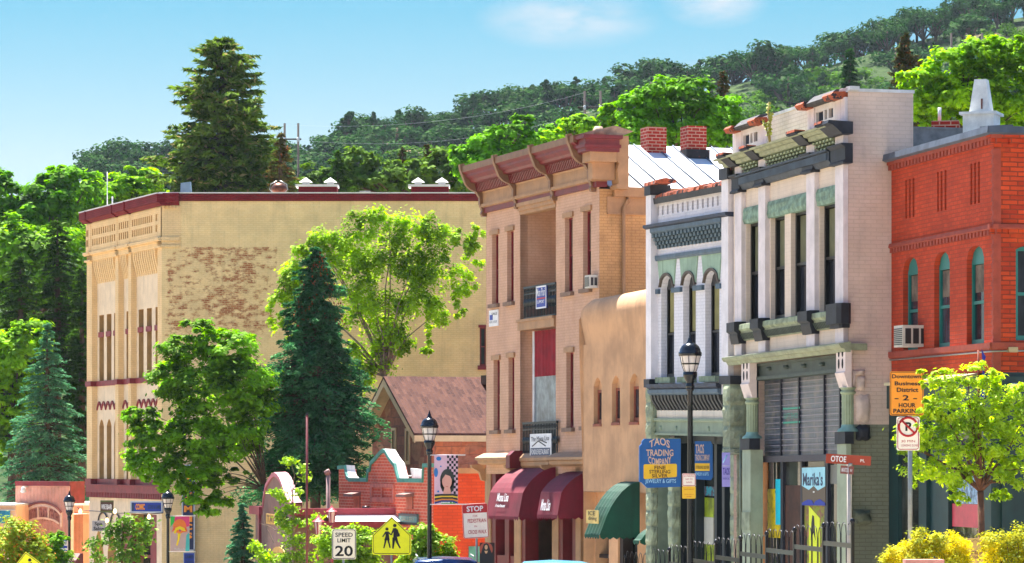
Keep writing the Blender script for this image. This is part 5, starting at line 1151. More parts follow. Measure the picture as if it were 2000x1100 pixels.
w=MB(f); zt=(HY-925)/FPX*98; w.face([(0,0,zg),(0,-12,zg),(0,-12,zt),(0,0,zt)]); w.build('side_wall',m_bs,B_)
w=MB(f); w.box(-.05,.05,-12,0,zt,zt+.16); w.build('side_coping',m_tan,B_); w=MB(f); w.face([(f.U(661),-1.2,zt-.1),(0,-1.2,zt-.1),(0,-12,zt-.1),(f.U(661),-12,zt-.1)]); w.build('roof',m_roofw,B_)
def r4(x0,x1,y0,y1,d0,d1,m,nm,sh=None):
    w=MB(f); a,b=c(x0,y1),c(x1,y0); w.box(a[0],b[0],d0,d1,a[1],b[1]); return w.build(nm,m,B_)
m_terra=paint('terracotta_panel',(.84,.48,.40),.8,.1,4,.3)
w=MB(f)
for q in ((1083,1282,420,450),(1083,1282,540,575),(1083,1096,450,540),(1270,1282,450,540),(1176,1184,450,540)): a,b=c(q[0],q[3]),c(q[1],q[2]); w.box(a[0],b[0],0,.06,a[1],b[1])
w.build('terracotta_panel',m_terra,B_)
for x0,x1,y0,y1 in ((938,985,520,628),(1390,1440,525,635)):
    w=MB(f); a,b=c(x0,y1),c(x1,y0); n=7; st=(b[0]-a[0])/n; w.box(a[0],b[0],-.0,.01,a[1],b[1],1)
    for k in range(n): w.box(a[0]+k*st,a[0]+k*st+st*.5,.01,.04,a[1],b[1])
    lv=w.build('louvre',[m_terra,flat('louvre_shadow',(.25,.12,.1))],B_); w=MB(f); q=c(x0-22,y0); r=c(x1+5,y0-30); w.prof([(0,q[1]),(.3,q[1]-.02),(.3,q[1]+.06),(0,r[1])],q[0],r[0]); w.build('hood',paint('brown_stone_hood',(.55,.40,.36),.8),lv)
for x,y0,y1 in ((1072,635,770),(1218,655,760)): w=MB(f); a=c(x,y1); b=c(x,y0); w.tube([(a[0],.15,a[1]),(b[0],.15,b[1])],.05,6); w.lathe((b[0],.15,b[1]),[(.1,-.05),(.13,.02),(.13,.08),(0,.1)],8); w.build('wall_lamp',M['black'],B_)
board('shop_sign','plain teal signboard on the orange brick front','sign',FBm,778,815.5,1002.7,1024,.06,paint('teal_board',(.38,.58,.56),.6,.1,5,.1),[('GALLERY',783,811,1009,1017,flat('faded_gold',(.65,.6,.45)),0)],edge=(m_dteal,.04))
w=MB(f); q=(f.U(893),f.U(901)); w.box(f.w and 0,.04,-1.9,-1.1,(HY-1100)/FPX*98,(HY-1068)/FPX*98); w.build('teal_notice',m_cteal,B_)
# ================================================================ stone house behind
def stonemat(name,c1,c2,c3,mort,sc):
    m,nt,b=newmat(name); uv=coords(nt); n0=noise(nt,uv,.9,2,.5,1); ad=_n(nt,'ShaderNodeVectorMath',operation='MULTIPLY_ADD'); nt.links.new(n0,ad.inputs[0]); ad.inputs[1].default_value=(.35,.22,0); nt.links.new(uv,ad.inputs[2])
    t=_n(nt,'ShaderNodeTexBrick'); nt.links.new(ad.outputs[0],t.inputs['Vector']); t.inputs['Scale'].default_value=1; t.inputs['Brick Width'].default_value=.62/sc*1.5; t.inputs['Row Height'].default_value=.3/sc*1.5; t.inputs['Mortar Size'].default_value=.014; t.inputs['Mortar Smooth'].default_value=.5; t.squash=1.5; t.squash_frequency=3
    t.inputs['Color1'].default_value=(*lin(c1),1); t.inputs['Color2'].default_value=(*lin(c2),1); t.inputs['Mortar'].default_value=(*lin(mort),1)
    v=_n(nt,'ShaderNodeTexVoronoi'); v.inputs['Scale'].default_value=1.6; nt.links.new(uv,v.inputs['Vector']); s=_n(nt,'ShaderNodeSeparateXYZ'); nt.links.new(v.outputs['Color'],s.inputs[0])
    col=mixc(nt,mth(nt,'MULTIPLY',sstep(nt,s.outputs[1],.6,.7),.6),t.outputs[0],lin(c3)); col=mixc(nt,sstep(nt,noise(nt,uv,5,5),.35,.7),col,mixc(nt,1.0,col,(.7,.7,.7),'MULTIPLY'))
    nt.links.new(col,b.inputs['Base Color']); b.inputs['Roughness'].default_value=.9; bump(nt,b,mth(nt,'ADD',t.outputs[1],mth(nt,'MULTIPLY',noise(nt,uv,9,5),1.5)),.7,.04); return m
m_stone=stonemat('red_sandstone_wall',(.72,.42,.34),(.84,.50,.34),(.66,.46,.38),(.6,.4,.32),1.5); m_gab=stonemat('brown_sandstone_gable',(.52,.32,.27),(.62,.38,.3),(.68,.52,.4),(.42,.3,.25),1.4)
m_sh,nt,b=newmat('asphalt_shingles'); uv=coords(nt); t=_n(nt,'ShaderNodeTexBrick'); nt.links.new(uv,t.inputs['Vector']); t.inputs['Scale'].default_value=1; t.inputs['Brick Width'].default_value=.33; t.inputs['Row Height'].default_value=.13; t.inputs['Mortar Size'].default_value=.01; t.inputs['Color1'].default_value=(*lin((.42,.29,.25)),1); t.inputs['Color2'].default_value=(*lin((.26,.18,.17)),1); t.inputs['Mortar'].default_value=(*lin((.35,.26,.26)),1)
nt.links.new(mixc(nt,sstep(nt,noise(nt,uv,14,3),.4,.7),t.outputs[0],lin((.36,.24,.19))),b.inputs['Base Color']); b.inputs['Specular IOR Level'].default_value=.1; b.inputs['Roughness'].default_value=.95; bump(nt,b,t.outputs[1],.5,.02)
FG=Frame(749,114.5,-1200); f=FG; S_=thing('stone_house','red sandstone house with brown shingle roof behind the brick shop','building',(f.O.x,f.O.y,gz(115)))
zr=f.Z(736,749); uR=f.U(803); uLs=-uR; ze=f.Z(836,803); zg=gz(116); OV=.55
w=MB(f); w.face([(uLs,-OV,zg),(uR,-OV,zg),(uR,-OV,ze),(0,-OV,zr-.1),(uLs,-OV,ze)]); w.build('gable_wall',m_gab,S_)
w=MB(f); w.face([(uR,-OV,zg),(uR,-13,zg),(uR,-13,ze),(uR,-OV,ze)]); w.face([(uLs,-OV,zg),(uLs,-13,zg),(uLs,-13,ze),(uLs,-OV,ze)]); w.face([(uLs,-13,zg),(uR,-13,zg),(uR,-13,ze),(0,-13,zr-.1),(uLs,-13,ze)]); w.build('side_wall',m_stone,S_)
sl=(zr-ze)/uR; e=.35
w=MB(f); 
for s in (1,-1):
    pts=[(0,0,zr+.02),(0,-13.3,zr+.02),(s*(uR+e),-13.3,ze-sl*e+.02),(s*(uR+e),0,ze-sl*e+.02)]
    w.add(pts+[(p[0],p[1],p[2]-.1) for p in pts],[(0,1,2,3),(4,5,6,7),(0,3,7,4),(1,2,6,5),(2,3,7,6)])
w.build('roof',m_sh,S_)
m_cr=paint('cream_fascia',(.82,.70,.54),.6,.06,3,.1)
w=MB(f)
for s in (1,-1):
    a=(0,zr-.08); b=(s*(uR+e),ze-sl*e-.08); w.ext([a,b,(b[0],b[1]-.22),(a[0],a[1]-.25)],-.04,.0); w.add([(a[0],-.04,a[1]-.02),(b[0],-.04,b[1]-.02),(b[0],-OV,b[1]-.02),(a[0],-OV,a[1]-.02)],[(0,1,2,3)])
w.build('bargeboard',m_cr,S_)
w=MB(f); w.box(uR+e-.04,uR+e+.03,-13.3,0,ze-sl*e-.26,ze-sl*e-.06); w.box(uR,uR+e,-13.2,-.05,ze-sl*e-.26,ze-sl*e-.22); w.build('eaves_fascia',m_cr,S_)
w=MB(f); d=-3.4; u=uR*.12; w.box(u,u+.55,d-.5,d,zr-.25,zr+.06); w.build('roof_vent',paint('black_roof_vent',(.09,.09,.11),.4),S_)
for x0,x1,y0,y1 in ((766,775,836,884),(793,802,837,907)):
    a,b=f.U(x0,-OV),f.U(x1,-OV); window(f,S_,a,b,f.Z(y1,x0,-OV),f.Z(y0,x0,-OV),-OV+.05,m_cr,M['glass'],.09,0,.04)
# ================================================================ mauve building with curved parapet
m_mau=paint('mauve_stucco',(.56,.42,.38),.9,.08,3,.4); m_crp=paint('crimson_parapet',(.62,.22,.28),.6,.1,3,.1); m_pinkc=paint('pink_coping',(.72,.40,.46),.6,.06,3,.1)
FM=Frame(571,101,-500); f=FM; N_=thing('bar_building','mauve bar with curved pink edged parapet and crimson beams','building',(f.O.x,f.O.y,gz(102)))
q=lambda x,y:(f.U(480+x/5.5),f.Z(900+y/5.5,480+x/5.5)); zg=gz(103)
out=[q(*p) for p in ((190,480),(200,380),(225,260),(262,190),(290,150),(315,135),(345,150),(375,190),(400,250),(430,340),(460,420),(495,465))]
w=MB(f); w.ext([(q(105,0)[0],zg),(q(105,500)[0],q(105,500)[1])]+[(q(190,500)[0],q(190,500)[1])]+out+[(0,zg)],-.3,0); w.build('front_wall',m_mau,N_)
w=MB(f)
for a,b in zip(out,out[1:]): w.add([(a[0],.05,a[1]+.03),(b[0],.05,b[1]+.03),(b[0]+.02,-.32,b[1]+.05),(a[0]+.02,-.32,a[1]+.05),(a[0],.05,a[1]-.1),(b[0],.05,b[1]-.1),(b[0],-.32,b[1]-.1),(a[0],-.32,a[1]-.1)],[(0,1,2,3),(0,1,5,4),(4,5,6,7),(2,3,7,6)])
w.build('coping',m_pinkc,N_)
w=MB(f); a=q(75,570); b=q(180,492); w.box(a[0],b[0],-.5,.12,a[1],b[1]); a=q(500,595); b=q(520,517); w.box(a[0],.1,-.5,.1,a[1],b[1]); 
a=q(155,0)[0]; w.box(a,a+.25,0,.08,zg,q(155,500)[1]); w.build('crimson_trim',m_crp,N_)
w=MB(f); hy=lambda y:(HY-y)/FPX*101
w.box(0,.25,-11,0,hy(1006),hy(993)); w.box(0,.3,-11,0,hy(1030),hy(1018)); w.box(0,.2,-2.1,-1.9,zg,hy(1006)); w.build('side_beams',m_crp,N_)
w=MB(f); w.add([(0.05,-1,hy(1003)),(0.05,-11,hy(1003)),(1.0,-11,hy(1018)),(1.0,-1,hy(1018))],[(0,1,2,3)]); w.build('white_canopy',m_roofw,N_)
w=MB(f); w.face([(0,0,zg),(0,-12,zg),(0,-12,hy(993)),(0,0,hy(993))]); w.face([(q(105,0)[0],-12,zg),(0,-12,zg),(0,-12,hy(993)),(q(105,0)[0],-12,hy(993))]); w.build('side_wall',m_mau,N_)
m_woodl=paint('yellow_wood_board',(.86,.66,.32),.7,.1,5,.2)
board('wooden_sign','yellow wooden signboard on the mauve front beside a street lamp','sign',FM,519.5,556,1003,1023,.08,m_woodl,[('TAVERN',522,554,1006,1020,flat('brown_letters',(.45,.28,.12)),.02)])
board('arched_sign','beige arched signboard low on the mauve front','sign',FM,531,556,1066,1092,.08,m_woodl,[('music',534,553,1076,1082,m_brd,0)],poly=[(531,1092)]+[(543.5-12.5*math.cos(k*math.pi/8),1079-13*math.sin(k*math.pi/8)) for k in range(9)]+[(556,1092)])
def lantern(x,yt,yb,Y,lab):
    h=(yb-yt)/FPX*Y; p=P(x,yb,Y); t=thing('lantern',lab,'lantern',p,'red roofed lanterns'); g=Frame(x,Y,theta=75,X0=p.x); z=p.z
    w=MB(g); w.lathe((0,0,z),[(.34*h,.62*h),(.16*h,.74*h),(.06*h,.9*h),(0,h)],4); w.build('roof',paint('lantern_red',(.68,.2,.26),.5,.06,4,.05),t)
    w=MB(g); w.lathe((0,0,z),[(.13*h,0),(.22*h,.62*h)],4); w.build('glass',flat('milky_glass',(.82,.72,.7),.4),t)
    w=MB(g)
    for k in range(4): a=k*math.pi/2; w.tube([(.14*h*math.cos(a),.14*h*math.sin(a),z),(.23*h*math.cos(a),.23*h*math.sin(a),z+.62*h)],.02,4)
    w.tube([(0,0,z-.0),(0,0,z-2.4)],.04,6); w.build('frame',m_crp,t)
lantern(648,986,1021,98,'red roofed lantern right of a lower one near the brick shop'); lantern(622,1004,1043,97,'lower red roofed lantern left of its twin above the green shrub')
# ================================================================ pink trade centre
m_pk_=paint('pink_board_siding',(.98,.82,.76),.75,.05,2,.1); m_pko=paint('peach_siding',(.97,.77,.62),.75,.05,2,.1)
FK=Frame(137,138,theta=62); f=FK; K_=thing('trade_center','pink clapboard trade center with crimson topped false front','building',(f.O.x,f.O.y,gz(138)))
zg=gz(140); k=lambda x,y:(f.U(x),f.Z(y,x))
a,b=k(32,948),k(137,948); w=MB(f); zt=b[1]; w.box(a[0],0,-.25,0,zg,zt); w.face([(a[0],-5,zg),(0,-5,zg),(0,-5,zt-1),(a[0],-5,zt-1)]); w.face([(a[0],-.2,zt-1.2),(0,-.2,zt-1.2),(0,-5,zt-1.2),(a[0],-5,zt-1.2)])
w.build('front_wall',m_pk_,K_)
w=MB(f); n=38
for i in range(n): u=a[0]*i/n-.06; w.box(u-.035,u,0,.03,zg,zt-.05)
w.build('battens',paint('siding_groove',(.88,.64,.56),.8),K_)
w=MB(f); w.box(a[0],0.05,-.3,.1,zt-.03,zt+.16); dd=-1.0; w.box(-.02,.03,dd,0,zt-.75,zt+.16); w.build('crimson_cap',m_crim,K_)
m_arch=paint('sand_arch_frame',(.96,.84,.74),.7,.06,4,.1); m_archd=paint('brown_lettering',(.62,.38,.35),.7)
cx=84; w=MB(f); 
def ar(r0x,r0y,cy,n=16,a0=25,a1=155): return [k(cx+r0x*math.cos(R(a0+(a1-a0)*i/n)),cy-r0y*math.sin(R(a0+(a1-a0)*i/n))) for i in range(n+1)]
o1=ar(42,34,1018); i1=ar(38,28,1017.5); w.ext(o1+i1[::-1],0,.09); o2=ar(38,22,1032); i2=ar(35,17,1031.5); w.ext(o2+i2[::-1],0,.09)
for x in (46.5,121): p,q_=k(x-1.6,1030),k(x+1.6,1000); w.box(p[0],q_[0],0,.08,p[1],q_[1])
for x in (76,96): p,q_=k(x-1,1016),k(x+1,988); w.box(p[0],q_[0],0,.08,p[1],q_[1])
ra=w.build('arched_frame',m_arch,K_)
for s,x0,x1,arc in (('MANITOU',52,75,.0),('TRADE',78,95,.0),('CENTER',98,117,.0)):
    w=MB(f); V,F=text_geo(s,.02); pts=[]
    for p,q_ in V:
        x=x0+(x1-x0)*p; bend=9*((x-84)/34)**2; yy=1016-24*q_+bend; g=k(x,yy); pts.append((g[0],.06,g[1]))
    w.add(pts,F); w.build('lettering',m_archd,K_)
w=MB(f); w.tube([(p[0],.1,p[1]+.05) for p in o1],.05,5); w.build('arch_rim',m_archd,K_)
g=k(54,954); w=MB(f); w.lathe((g[0],.3,g[1]-.1),[(0,-.1),(.13,-.05),(.08,.15),(0,.18)],8); w.box(g[0]-.02,g[0]+.02,0,.3,g[1]+.05,g[1]+.1); w.build('floodlight',M['white_worn'],K_)
FK2=Frame(138,140,theta=86); f2=FK2; w=MB(f2); z1=f2.Z(987,150); w.box(0,f2.U(182),-6,0,zg,z1); w2=w.build('side_wing',m_pko,K_)
w=MB(f2)
for i in range(9): u=f2.U(139+i*2.7); w.box(u,u+.02,0,.02,zg,z1)
w.build('wing_battens',paint('siding_groove_peach',(.74,.50,.43),.8),w2); w=MB(f2); w.box(-.1,f2.U(184),-6,.3,z1,z1+.12); w.build('wing_roof',m_roofw,w2)
FK3=Frame(30,136,theta=88); f3=FK3; T_=thing('small_shop','low peach shop with blue mural board at the left edge','building',(f3.O.x,f3.O.y,gz(136)))
w=MB(f3); w.box(f3.U(-60),f3.U(31),-5,0,zg,f3.Z(988,10)); w.build('wall',m_pko,T_); w=MB(f3); w.box(f3.U(-60),f3.U(31),-5.1,.15,f3.Z(988,10),f3.Z(984.5,10)); w.build('roof',m_roofw,T_)
w=MB(f3); w.box(f3.U(-40),f3.U(20),.0,.08,f3.Z(1022,10),f3.Z(997,10)); mu=w.build('mural_board',paint('blue_green_mural',(.15,.58,.72),.6,.35,1.2,.05,chip=(.85,.75,.2),chip_amt=.25),T_); w=MB(f3); w.box(f3.U(-40),f3.U(29),.0,.12,f3.Z(997,10),f3.Z(995.5,10)); w.build('board_rail',M['white'],mu)
# ================================================================ street lamps
m_lg,nt,b=newmat('lamp_glass'); b.inputs['Base Color'].default_value=(*lin((.88,.84,.82)),1); b.inputs['Roughness'].default_value=.25; b.inputs['Transmission Weight'].default_value=.15; b.inputs['Coat Weight'].default_value=.5
m_lb=paint('glossy_black_cast_iron',(.06,.07,.09),.22,.08,5,.04)
LT=Vector((0,0,5.65))   # height of the finial tip
LBL=['black street lamp in front of the blue projecting shop sign, nearest and tallest','black street lamp with portrait banner before the brick shop','black street lamp without banner beside the curved mauve parapet','black street lamp with colourful flower banner left of the blue vertical sign','black street lamp before the pink trade center']
LP=[(1348,649.5,65),(838.8,800,83.0),(525,934,110),(328,949,116),(135.5,957,126)]
lamps=[]
def lamp():
    x,y,Y=LP[0]; p=P(x,y,Y); t=thing('street_lamp',LBL[0],'street lamp',(p.x,p.y,p.z-5.65),'street lamps along the pavement'); g=Frame(x,Y,theta=90,X0=p.x); z=p.z
    w=MB(g); w.lathe((0,0,z-5.65),[(.2,0),(.2,.12),(.16,.18),(.15,.55),(.1,.7),(.075,.8),(.06,1.0),(.052,4.2),(.052,4.5),(.075,4.52),(.075,4.56),(.055,4.58)],16); w.build('post',m_lb,t)
    w=MB(g); w.lathe((0,0,z),[(.05,-1.12),(.085,-1.08),(.085,-1.02),(.07,-1.0),(.075,-.97),(.135,-.86),(.14,-.78),(.12,-.77)],16); w.build('holder',m_lb,t)
    w=MB(g); w.lathe((0,0,z),[(.105,-.78),(.135,-.7),(.165,-.6),(.195,-.45)],20); gl=w.build('globe',m_lg,t)
    w=MB(g)
    for k in range(8): a=k*math.pi/4+.2; w.tube([(r*math.cos(a),r*math.sin(a),z+q) for r,q in ((.115,-.78),(.145,-.7),(.175,-.6),(.205,-.45))],.006,4)
    w.lathe((0,0,z),[(.165,-.63),(.172,-.6)],20); w.build('cage',m_lb,gl)
    w=MB(g); w.lathe((0,0,z),[(.19,-.46),(.225,-.46),(.228,-.39),(.21,-.38),(.2,-.33),(.17,-.27),(.12,-.225),(.07,-.21),(.07,-.19),(.05,-.17),(.04,-.12),(.02,-.09),(.025,-.07),(.008,-.04),(0,0)],20); w.build('cap',m_lb,t)
    return t
l0=lamp(); lamps.append(l0)
for (x,y,Y),lb in zip(LP[1:],LBL[1:]):
    p=P(x,y,Y); lamps.append(copy_tree(l0,(p.x,p.y,p.z-5.65),lb))
# ================================================================ signs on poles
def pole(t_name,label,x,Y,ytop,r,mat,fr=None,cat='sign post'): pass
def polesign(name,label,x,ytop,Y,r,mat,group=None):
    """post of a sign, returned as the thing that will own the sign's parts"""
    p=P(x,ytop,Y); g0=gz(Y)-.05; t=thing(name,label,'sign',(p.x,p.y,g0),group)
    g=Frame(x,Y,theta=90,X0=p.x); w=MB(g); w.tube([(0,-.03,g0),(0,-.03,p.z)],r,8); w.build('post',mat,t); return t,g
def plate(t,g,ctr,wd,ht,rot,parts,mat,pts=None,rad=.06,thick=.012,yaw=0):
    """parts=(kind,...) in plate units -1..1 horizontally and vertically; text or polygon"""
    cx,cz=ctr; ca,sa=math.cos(R(rot)),math.sin(R(rot))
    T=lambda a,b:(cx+(a*ca-b*sa),cz+(a*sa+b*ca))
    if pts is None:
        pts=[]
        for sx,sy,a0 in ((1,1,0),(-1,1,90),(-1,-1,180),(1,-1,270)):
            for k in range(4): an=R(a0+30*k); pts.append((sx*(wd/2-rad)+rad*math.cos(an),sy*(ht/2-rad)+rad*math.sin(an)))
    w=MB(g); w.ext([T(*p) for p in pts],0,thick); pn=w.build('panel',mat,t)
    for q in parts:
        if q[0]=='t':
            _,s,x0,x1,z0,z1,m,bold=q; V,F=text_geo(s,bold); w=MB(g)
            w.add([(T(x0+(x1-x0)*a,z0+(z1-z0)*b)[0],thick+.006,T(x0+(x1-x0)*a,z0+(z1-z0)*b)[1]) for a,b in V],F); w.build('lettering',m,t)
        elif q[0]=='p': _,m,pp,nm=q[:4]; w=MB(g); w.ext([T(*p) for p in pp],thick-.001,thick+.004+(q[4] if len(q)>4 else 0)); w.build(nm,m,t)
        elif q[0]=='l': _,m,pp,r,nm=q; w=MB(g); w.tube([(T(*p)[0],thick+.003,T(*p)[1]) for p in pp],r,5); w.build(nm,m,t)
    return pn
def rim(wd,ht,rad,e):
    o=[]; 
    for sx,sy,a0 in ((1,1,0),(-1,1,90),(-1,-1,180),(1,-1,270)):
        for k in range(4): an=R(a0+30*k); o.append((sx*(wd/2-e-rad)+rad*math.cos(an),sy*(ht/2-e-rad)+rad*math.sin(an)))
    return o+[o[0]]
m_ws=flat('reflective_white',(1,.95,.88),.5); m_ys=flat('reflective_lime_yellow',(1,1,.02),.5); m_os=flat('reflective_orange',(.98,.60,.08),.5); m_rs=flat('sign_red',(.72,.10,.12),.5); m_pole=M['galv']
# speed limit
Y=90; s=Y/FPX; t,g=polesign('speed_limit_sign','white speed limit twenty sign on a post among the roadside shrubs',671,1040,Y,.03,m_pole)
cz=(HY-1063)*s; W_,H_=47*s,59*s; cx0=(672-671)*s
plate(t,g,(cx0,cz),W_,H_,0,[('l',m_k,rim(W_,H_,.05,.02),.009,'border'),('t','SPEED',-.29*W_*1.25,.29*W_*1.25,.24*H_,.38*H_,m_k,.012),('t','LIMIT',-.23*W_*1.2,.23*W_*1.2,.06*H_,.19*H_,m_k,.012),('t','20',-.37*W_,.37*W_,-.4*H_,-.05*H_,m_k,.02)],m_ws,rad=.05)
# school crossing signs
def figures(W):
    """walking adult and child as outlines, units of plate width"""
    P_=[]
    def disc(x,y,r): return [(x+r*math.cos(k*.6283),y+r*math.sin(k*.6283)) for k in range(10)]
    def limb(a,b,r0,r1):
        dx,dy=b[0]-a[0],b[1]-a[1]; L=math.hypot(dx,dy); nx,ny=-dy/L,dx/L; return [(a[0]+nx*r0,a[1]+ny*r0),(b[0]+nx*r1,b[1]+ny*r1),(b[0]-nx*r1,b[1]-ny*r1),(a[0]-nx*r0,a[1]-ny*r0)]
    for q in (disc(.08,.27,.045),[(.03,.20),(.12,.205),(.155,.10),(.13,-.06),(.04,-.06),(.045,.08)],limb((.05,.17),(-.01,.03),.022,.015),limb((.13,.17),(.17,.06),.022,.018),[(.13,.05),(.20,.07),(.21,.0),(.14,-.02)],limb((.06,-.04),(.03,-.32),.04,.018),limb((.10,-.04),(.15,-.18),.04,.025),limb((.15,-.18),(.22,-.31),.026,.015),
              disc(-.12,.18,.04),[(-.16,.12),(-.08,.12),(-.065,.0),(-.05,-.11),(-.19,-.11),(-.155,.0)],limb((-.15,.1),(-.23,-.02),.018,.013),limb((-.09,.1),(-.01,.03),.018,.013),limb((-.15,-.1),(-.2,-.31),.022,.015),limb((-.09,-.1),(-.04,-.3),.022,.015)): P_.append([(a*W,b*W) for a,b in q])
    return P_
def school(name,label,x,Y,ya,wpx,rot,ptop):
    s=Y/FPX; t,g=polesign(name,label,x,ptop,Y,.03,m_pole,'yellow school crossing signs'); W=wpx*s
    pent=[(0,.5),(.5,.02),(.5,-.44),(.46,-.48),(-.46,-.48),(-.5,-.44),(-.5,.02)]; pent=[(a*W,b*W) for a,b in pent]
    c=math.cos(R(rot)); d=math.sin(R(rot)); ap=(-d*.5*W,c*.5*W); ctr=(0-ap[0],(HY-ya)*s-ap[1])
    ins=[(a*.93,b*.93) for a,b in pent]
    plate(t,g,ctr,W,W,rot,[('l',m_k,ins+[ins[0]],.008,'border')]+[('p',m_k,q,'figure',.0005*i) for i,q in enumerate(figures(W))],m_ys,pts=pent)
school('school_crossing_sign','yellow school crossing sign with two walking figures between the shrubs',765,88,1009,76.5,0,1040)
school('school_crossing_sign','yellow school crossing sign cut by the bottom edge at the far left',50,95,1078,74,8,1100)
# stop for pedestrian
Y=86; s=Y/FPX; t,g=polesign('crosswalk_sign','tilted red and white stop for pedestrian sign before the maroon canopies',931,1000,Y,.028,m_pole)
W_,H_=50*s,68*s; hw=W_/2-.015
plate(t,g,((928.5-931)*s,(HY-1017.5)*s),W_,H_,3,[('p',m_rs,[(-hw,H_/2-.02),(hw,H_/2-.02),(hw,H_*.23),(-hw,H_*.23)],'red_band'),('l',m_rs,rim(W_,H_,.04,.015),.01,'border'),('t','STOP',-.32*W_,.33*W_,.27*H_,.43*H_,m_wp,.03),('t','FOR',-.09*W_,.09*W_,.11*H_,.17*H_,m_rs,0),('t','PEDESTRIAN',-.3*W_,.42*W_,-.05*H_,.06*H_,m_rs,.01),('t','IN',-.05*W_,.05*W_,-.18*H_,-.13*H_,m_rs,0),('t','CROSS WALK',-.3*W_,.42*W_,-.37*H_,-.26*H_,m_rs,.01)],m_ws)
# street name post
Y=58.5; s=Y/FPX; t,g=polesign('street_name_sign','tall pale post with brown OTOE street name plate in front of the white corner building',1659,903,Y,.042,paint('pale_grey_post',(.72,.68,.64),.5,.08,3,.1))
m_brs=flat('brown_reflective',(.60,.20,.07),.5)
plate(t,g,((1657-1659)*s,(HY-898)*s),88*s,18.5*s,-3.4,[('t','OTOE',-.31,-.04,-.05,.055,m_wp,.02),('t','PL',.21,.29,-.03,.02,m_wp,.01)],m_brs,rad=.01)
g2=Frame(1655,Y+.02,theta=60,X0=(1655-1000)*s); W_=24*s/math.sin(R(60)); plate(t,g2,(0,(HY-918)*s),W_*1.0,16*s,-4,[('t','MANITOU',-.4*W_,.15*W_,-.04,.035,m_wp,.01),('t','AV',.25*W_,.42*W_,-.03,.02,m_wp,0)],flat('brown_plate',(.50,.26,.22)),rad=.005)
w=MB(g); w.tube([(-.02,0,(HY-908)*s),(.05,0,(HY-908)*s)],.035,6); w.lathe((0,-.03,(HY-1046)*s),[(.044,0),(.046,.01),(.046,.08),(.044,.09)],12); w.build('bracket',M['galv'],t)
# downtown parking sign and no parking sign
Y=57.5; s=Y/FPX; t,g=polesign('parking_sign','orange business district parking sign above a no parking plate, partly behind the young tree',1778,740,Y,.04,M['galv'])
W_,H_=66*s,86*s; plate(t,g,((1771-1778)*s,(HY-768.5)*s),W_,H_,0,[('l',m_k,rim(W_,H_,.03,.015),.005,'border'),('t','Downtown',-.44*W_,.42*W_,.34*H_,.43*H_,m_k,.025),('t','Business',-.36*W_,.40*W_,.18*H_,.27*H_,m_k,.025),('t','District',-.30*W_,.34*W_,.03*H_,.13*H_,m_k,.025),('t','- 2 -',-.36*W_,.3*W_,-.16*H_,-.04*H_,m_k,.02),('t','HOUR',-.24*W_,.26*W_,-.32*H_,-.22*H_,m_k,.025),('t','PARKING',-.40*W_,.42*W_,-.45*H_,-.35*H_,m_k,.025)],m_os,rad=.03)
W_,H_=45*s,66*s; cc=(0,(H_*.2)); R0=.4*W_; ring=[(R0*math.cos(k*.2618),cc[1]+R0*math.sin(k*.2618)) for k in range(25)]
plate(t,g,((1773.5-1778)*s,(HY-847)*s),W_,H_,0,[('l',m_rp,rim(W_,H_,.04,.02),.006,'border'),('t','P',-.12*W_,.14*W_,cc[1]-.18*W_,cc[1]+.2*W_,m_k,.04),('l',m_rp,ring,.022,'ring'),('l',m_rp,[ring[9],ring[21]],.02,'slash'),('t','30 MIN',-.3*W_,.3*W_,-.26*H_,-.19*H_,m_rp,0),('t','LOADING ZONE',-.3*W_,.42*W_,-.38*H_,-.32*H_,m_rp,0)],m_ws,rad=.03)
# small sign on the near lamp
Y=64.88; s=Y/FPX; p=P(1345.5,974,Y); t=thing('lamp_post_sign','small red, white and yellow notice fixed to the nearest street lamp','sign',p); g=Frame(1345.5,Y,theta=90,X0=p.x)
plate(t,g,(0,(HY-937.5)*s),26.5*s,25*s,0,[('l',m_rp,rim(26.5*s,25*s,.02,.012),.006,'border'),('t','NO PARKING',-.1,.1,.06,.09,m_rp,0),('t','2AM TO',-.07,.07,.0,.03,m_rp,0),('t','6AM',-.05,.05,-.06,-.03,m_rp,0)],m_ws,rad=.02)
plate(t,g,(0,(HY-962)*s),26.5*s,24*s,0,[('t','SNOW ROUTE',-.09,.09,.05,.07,m_rp,0),('t','TOW AWAY',-.09,.09,-.05,-.03,m_rp,0),('t','ZONE',-.05,.05,-.09,-.07,m_rp,0)],m_yl,rad=.02)
# banners on lamps
Y=82.9; g=Frame(871,Y,theta=90); f=g
sk=flat('portrait_skin',(.86,.62,.55)); hr=flat('portrait_hair',(.17,.19,.17)); pkb=flat('banner_pink',(.86,.70,.76)); bl2=flat('banner_blue',(.15,.45,.72))
def el(cx,cy,rx,ry,n=18,a0=0,a1=360): return [(cx+rx*math.cos(R(a0+(a1-a0)*k/n)),cy+ry*math.sin(R(a0+(a1-a0)*k/n))) for k in range(n+(0 if a1-a0>=360 else 1))]
shp=[('poly',bl2,el(857,896,5,4),0,0),('poly',bl2,el(851.5,923,4,9),0,0),('poly',bl2,el(861,911,1.5,1.5),0,0),('poly',bl2,el(856,960,2,2),0,0)]
for i in range(5):
    for j in range(14):
        if (i+j)%2==0 and not(i<1 and j>6): shp.append(('rect',m_k,873.0+i*4.3,877.2+i*4.3,889.5+j*5.4,894.7+j*5.4,'checker'))
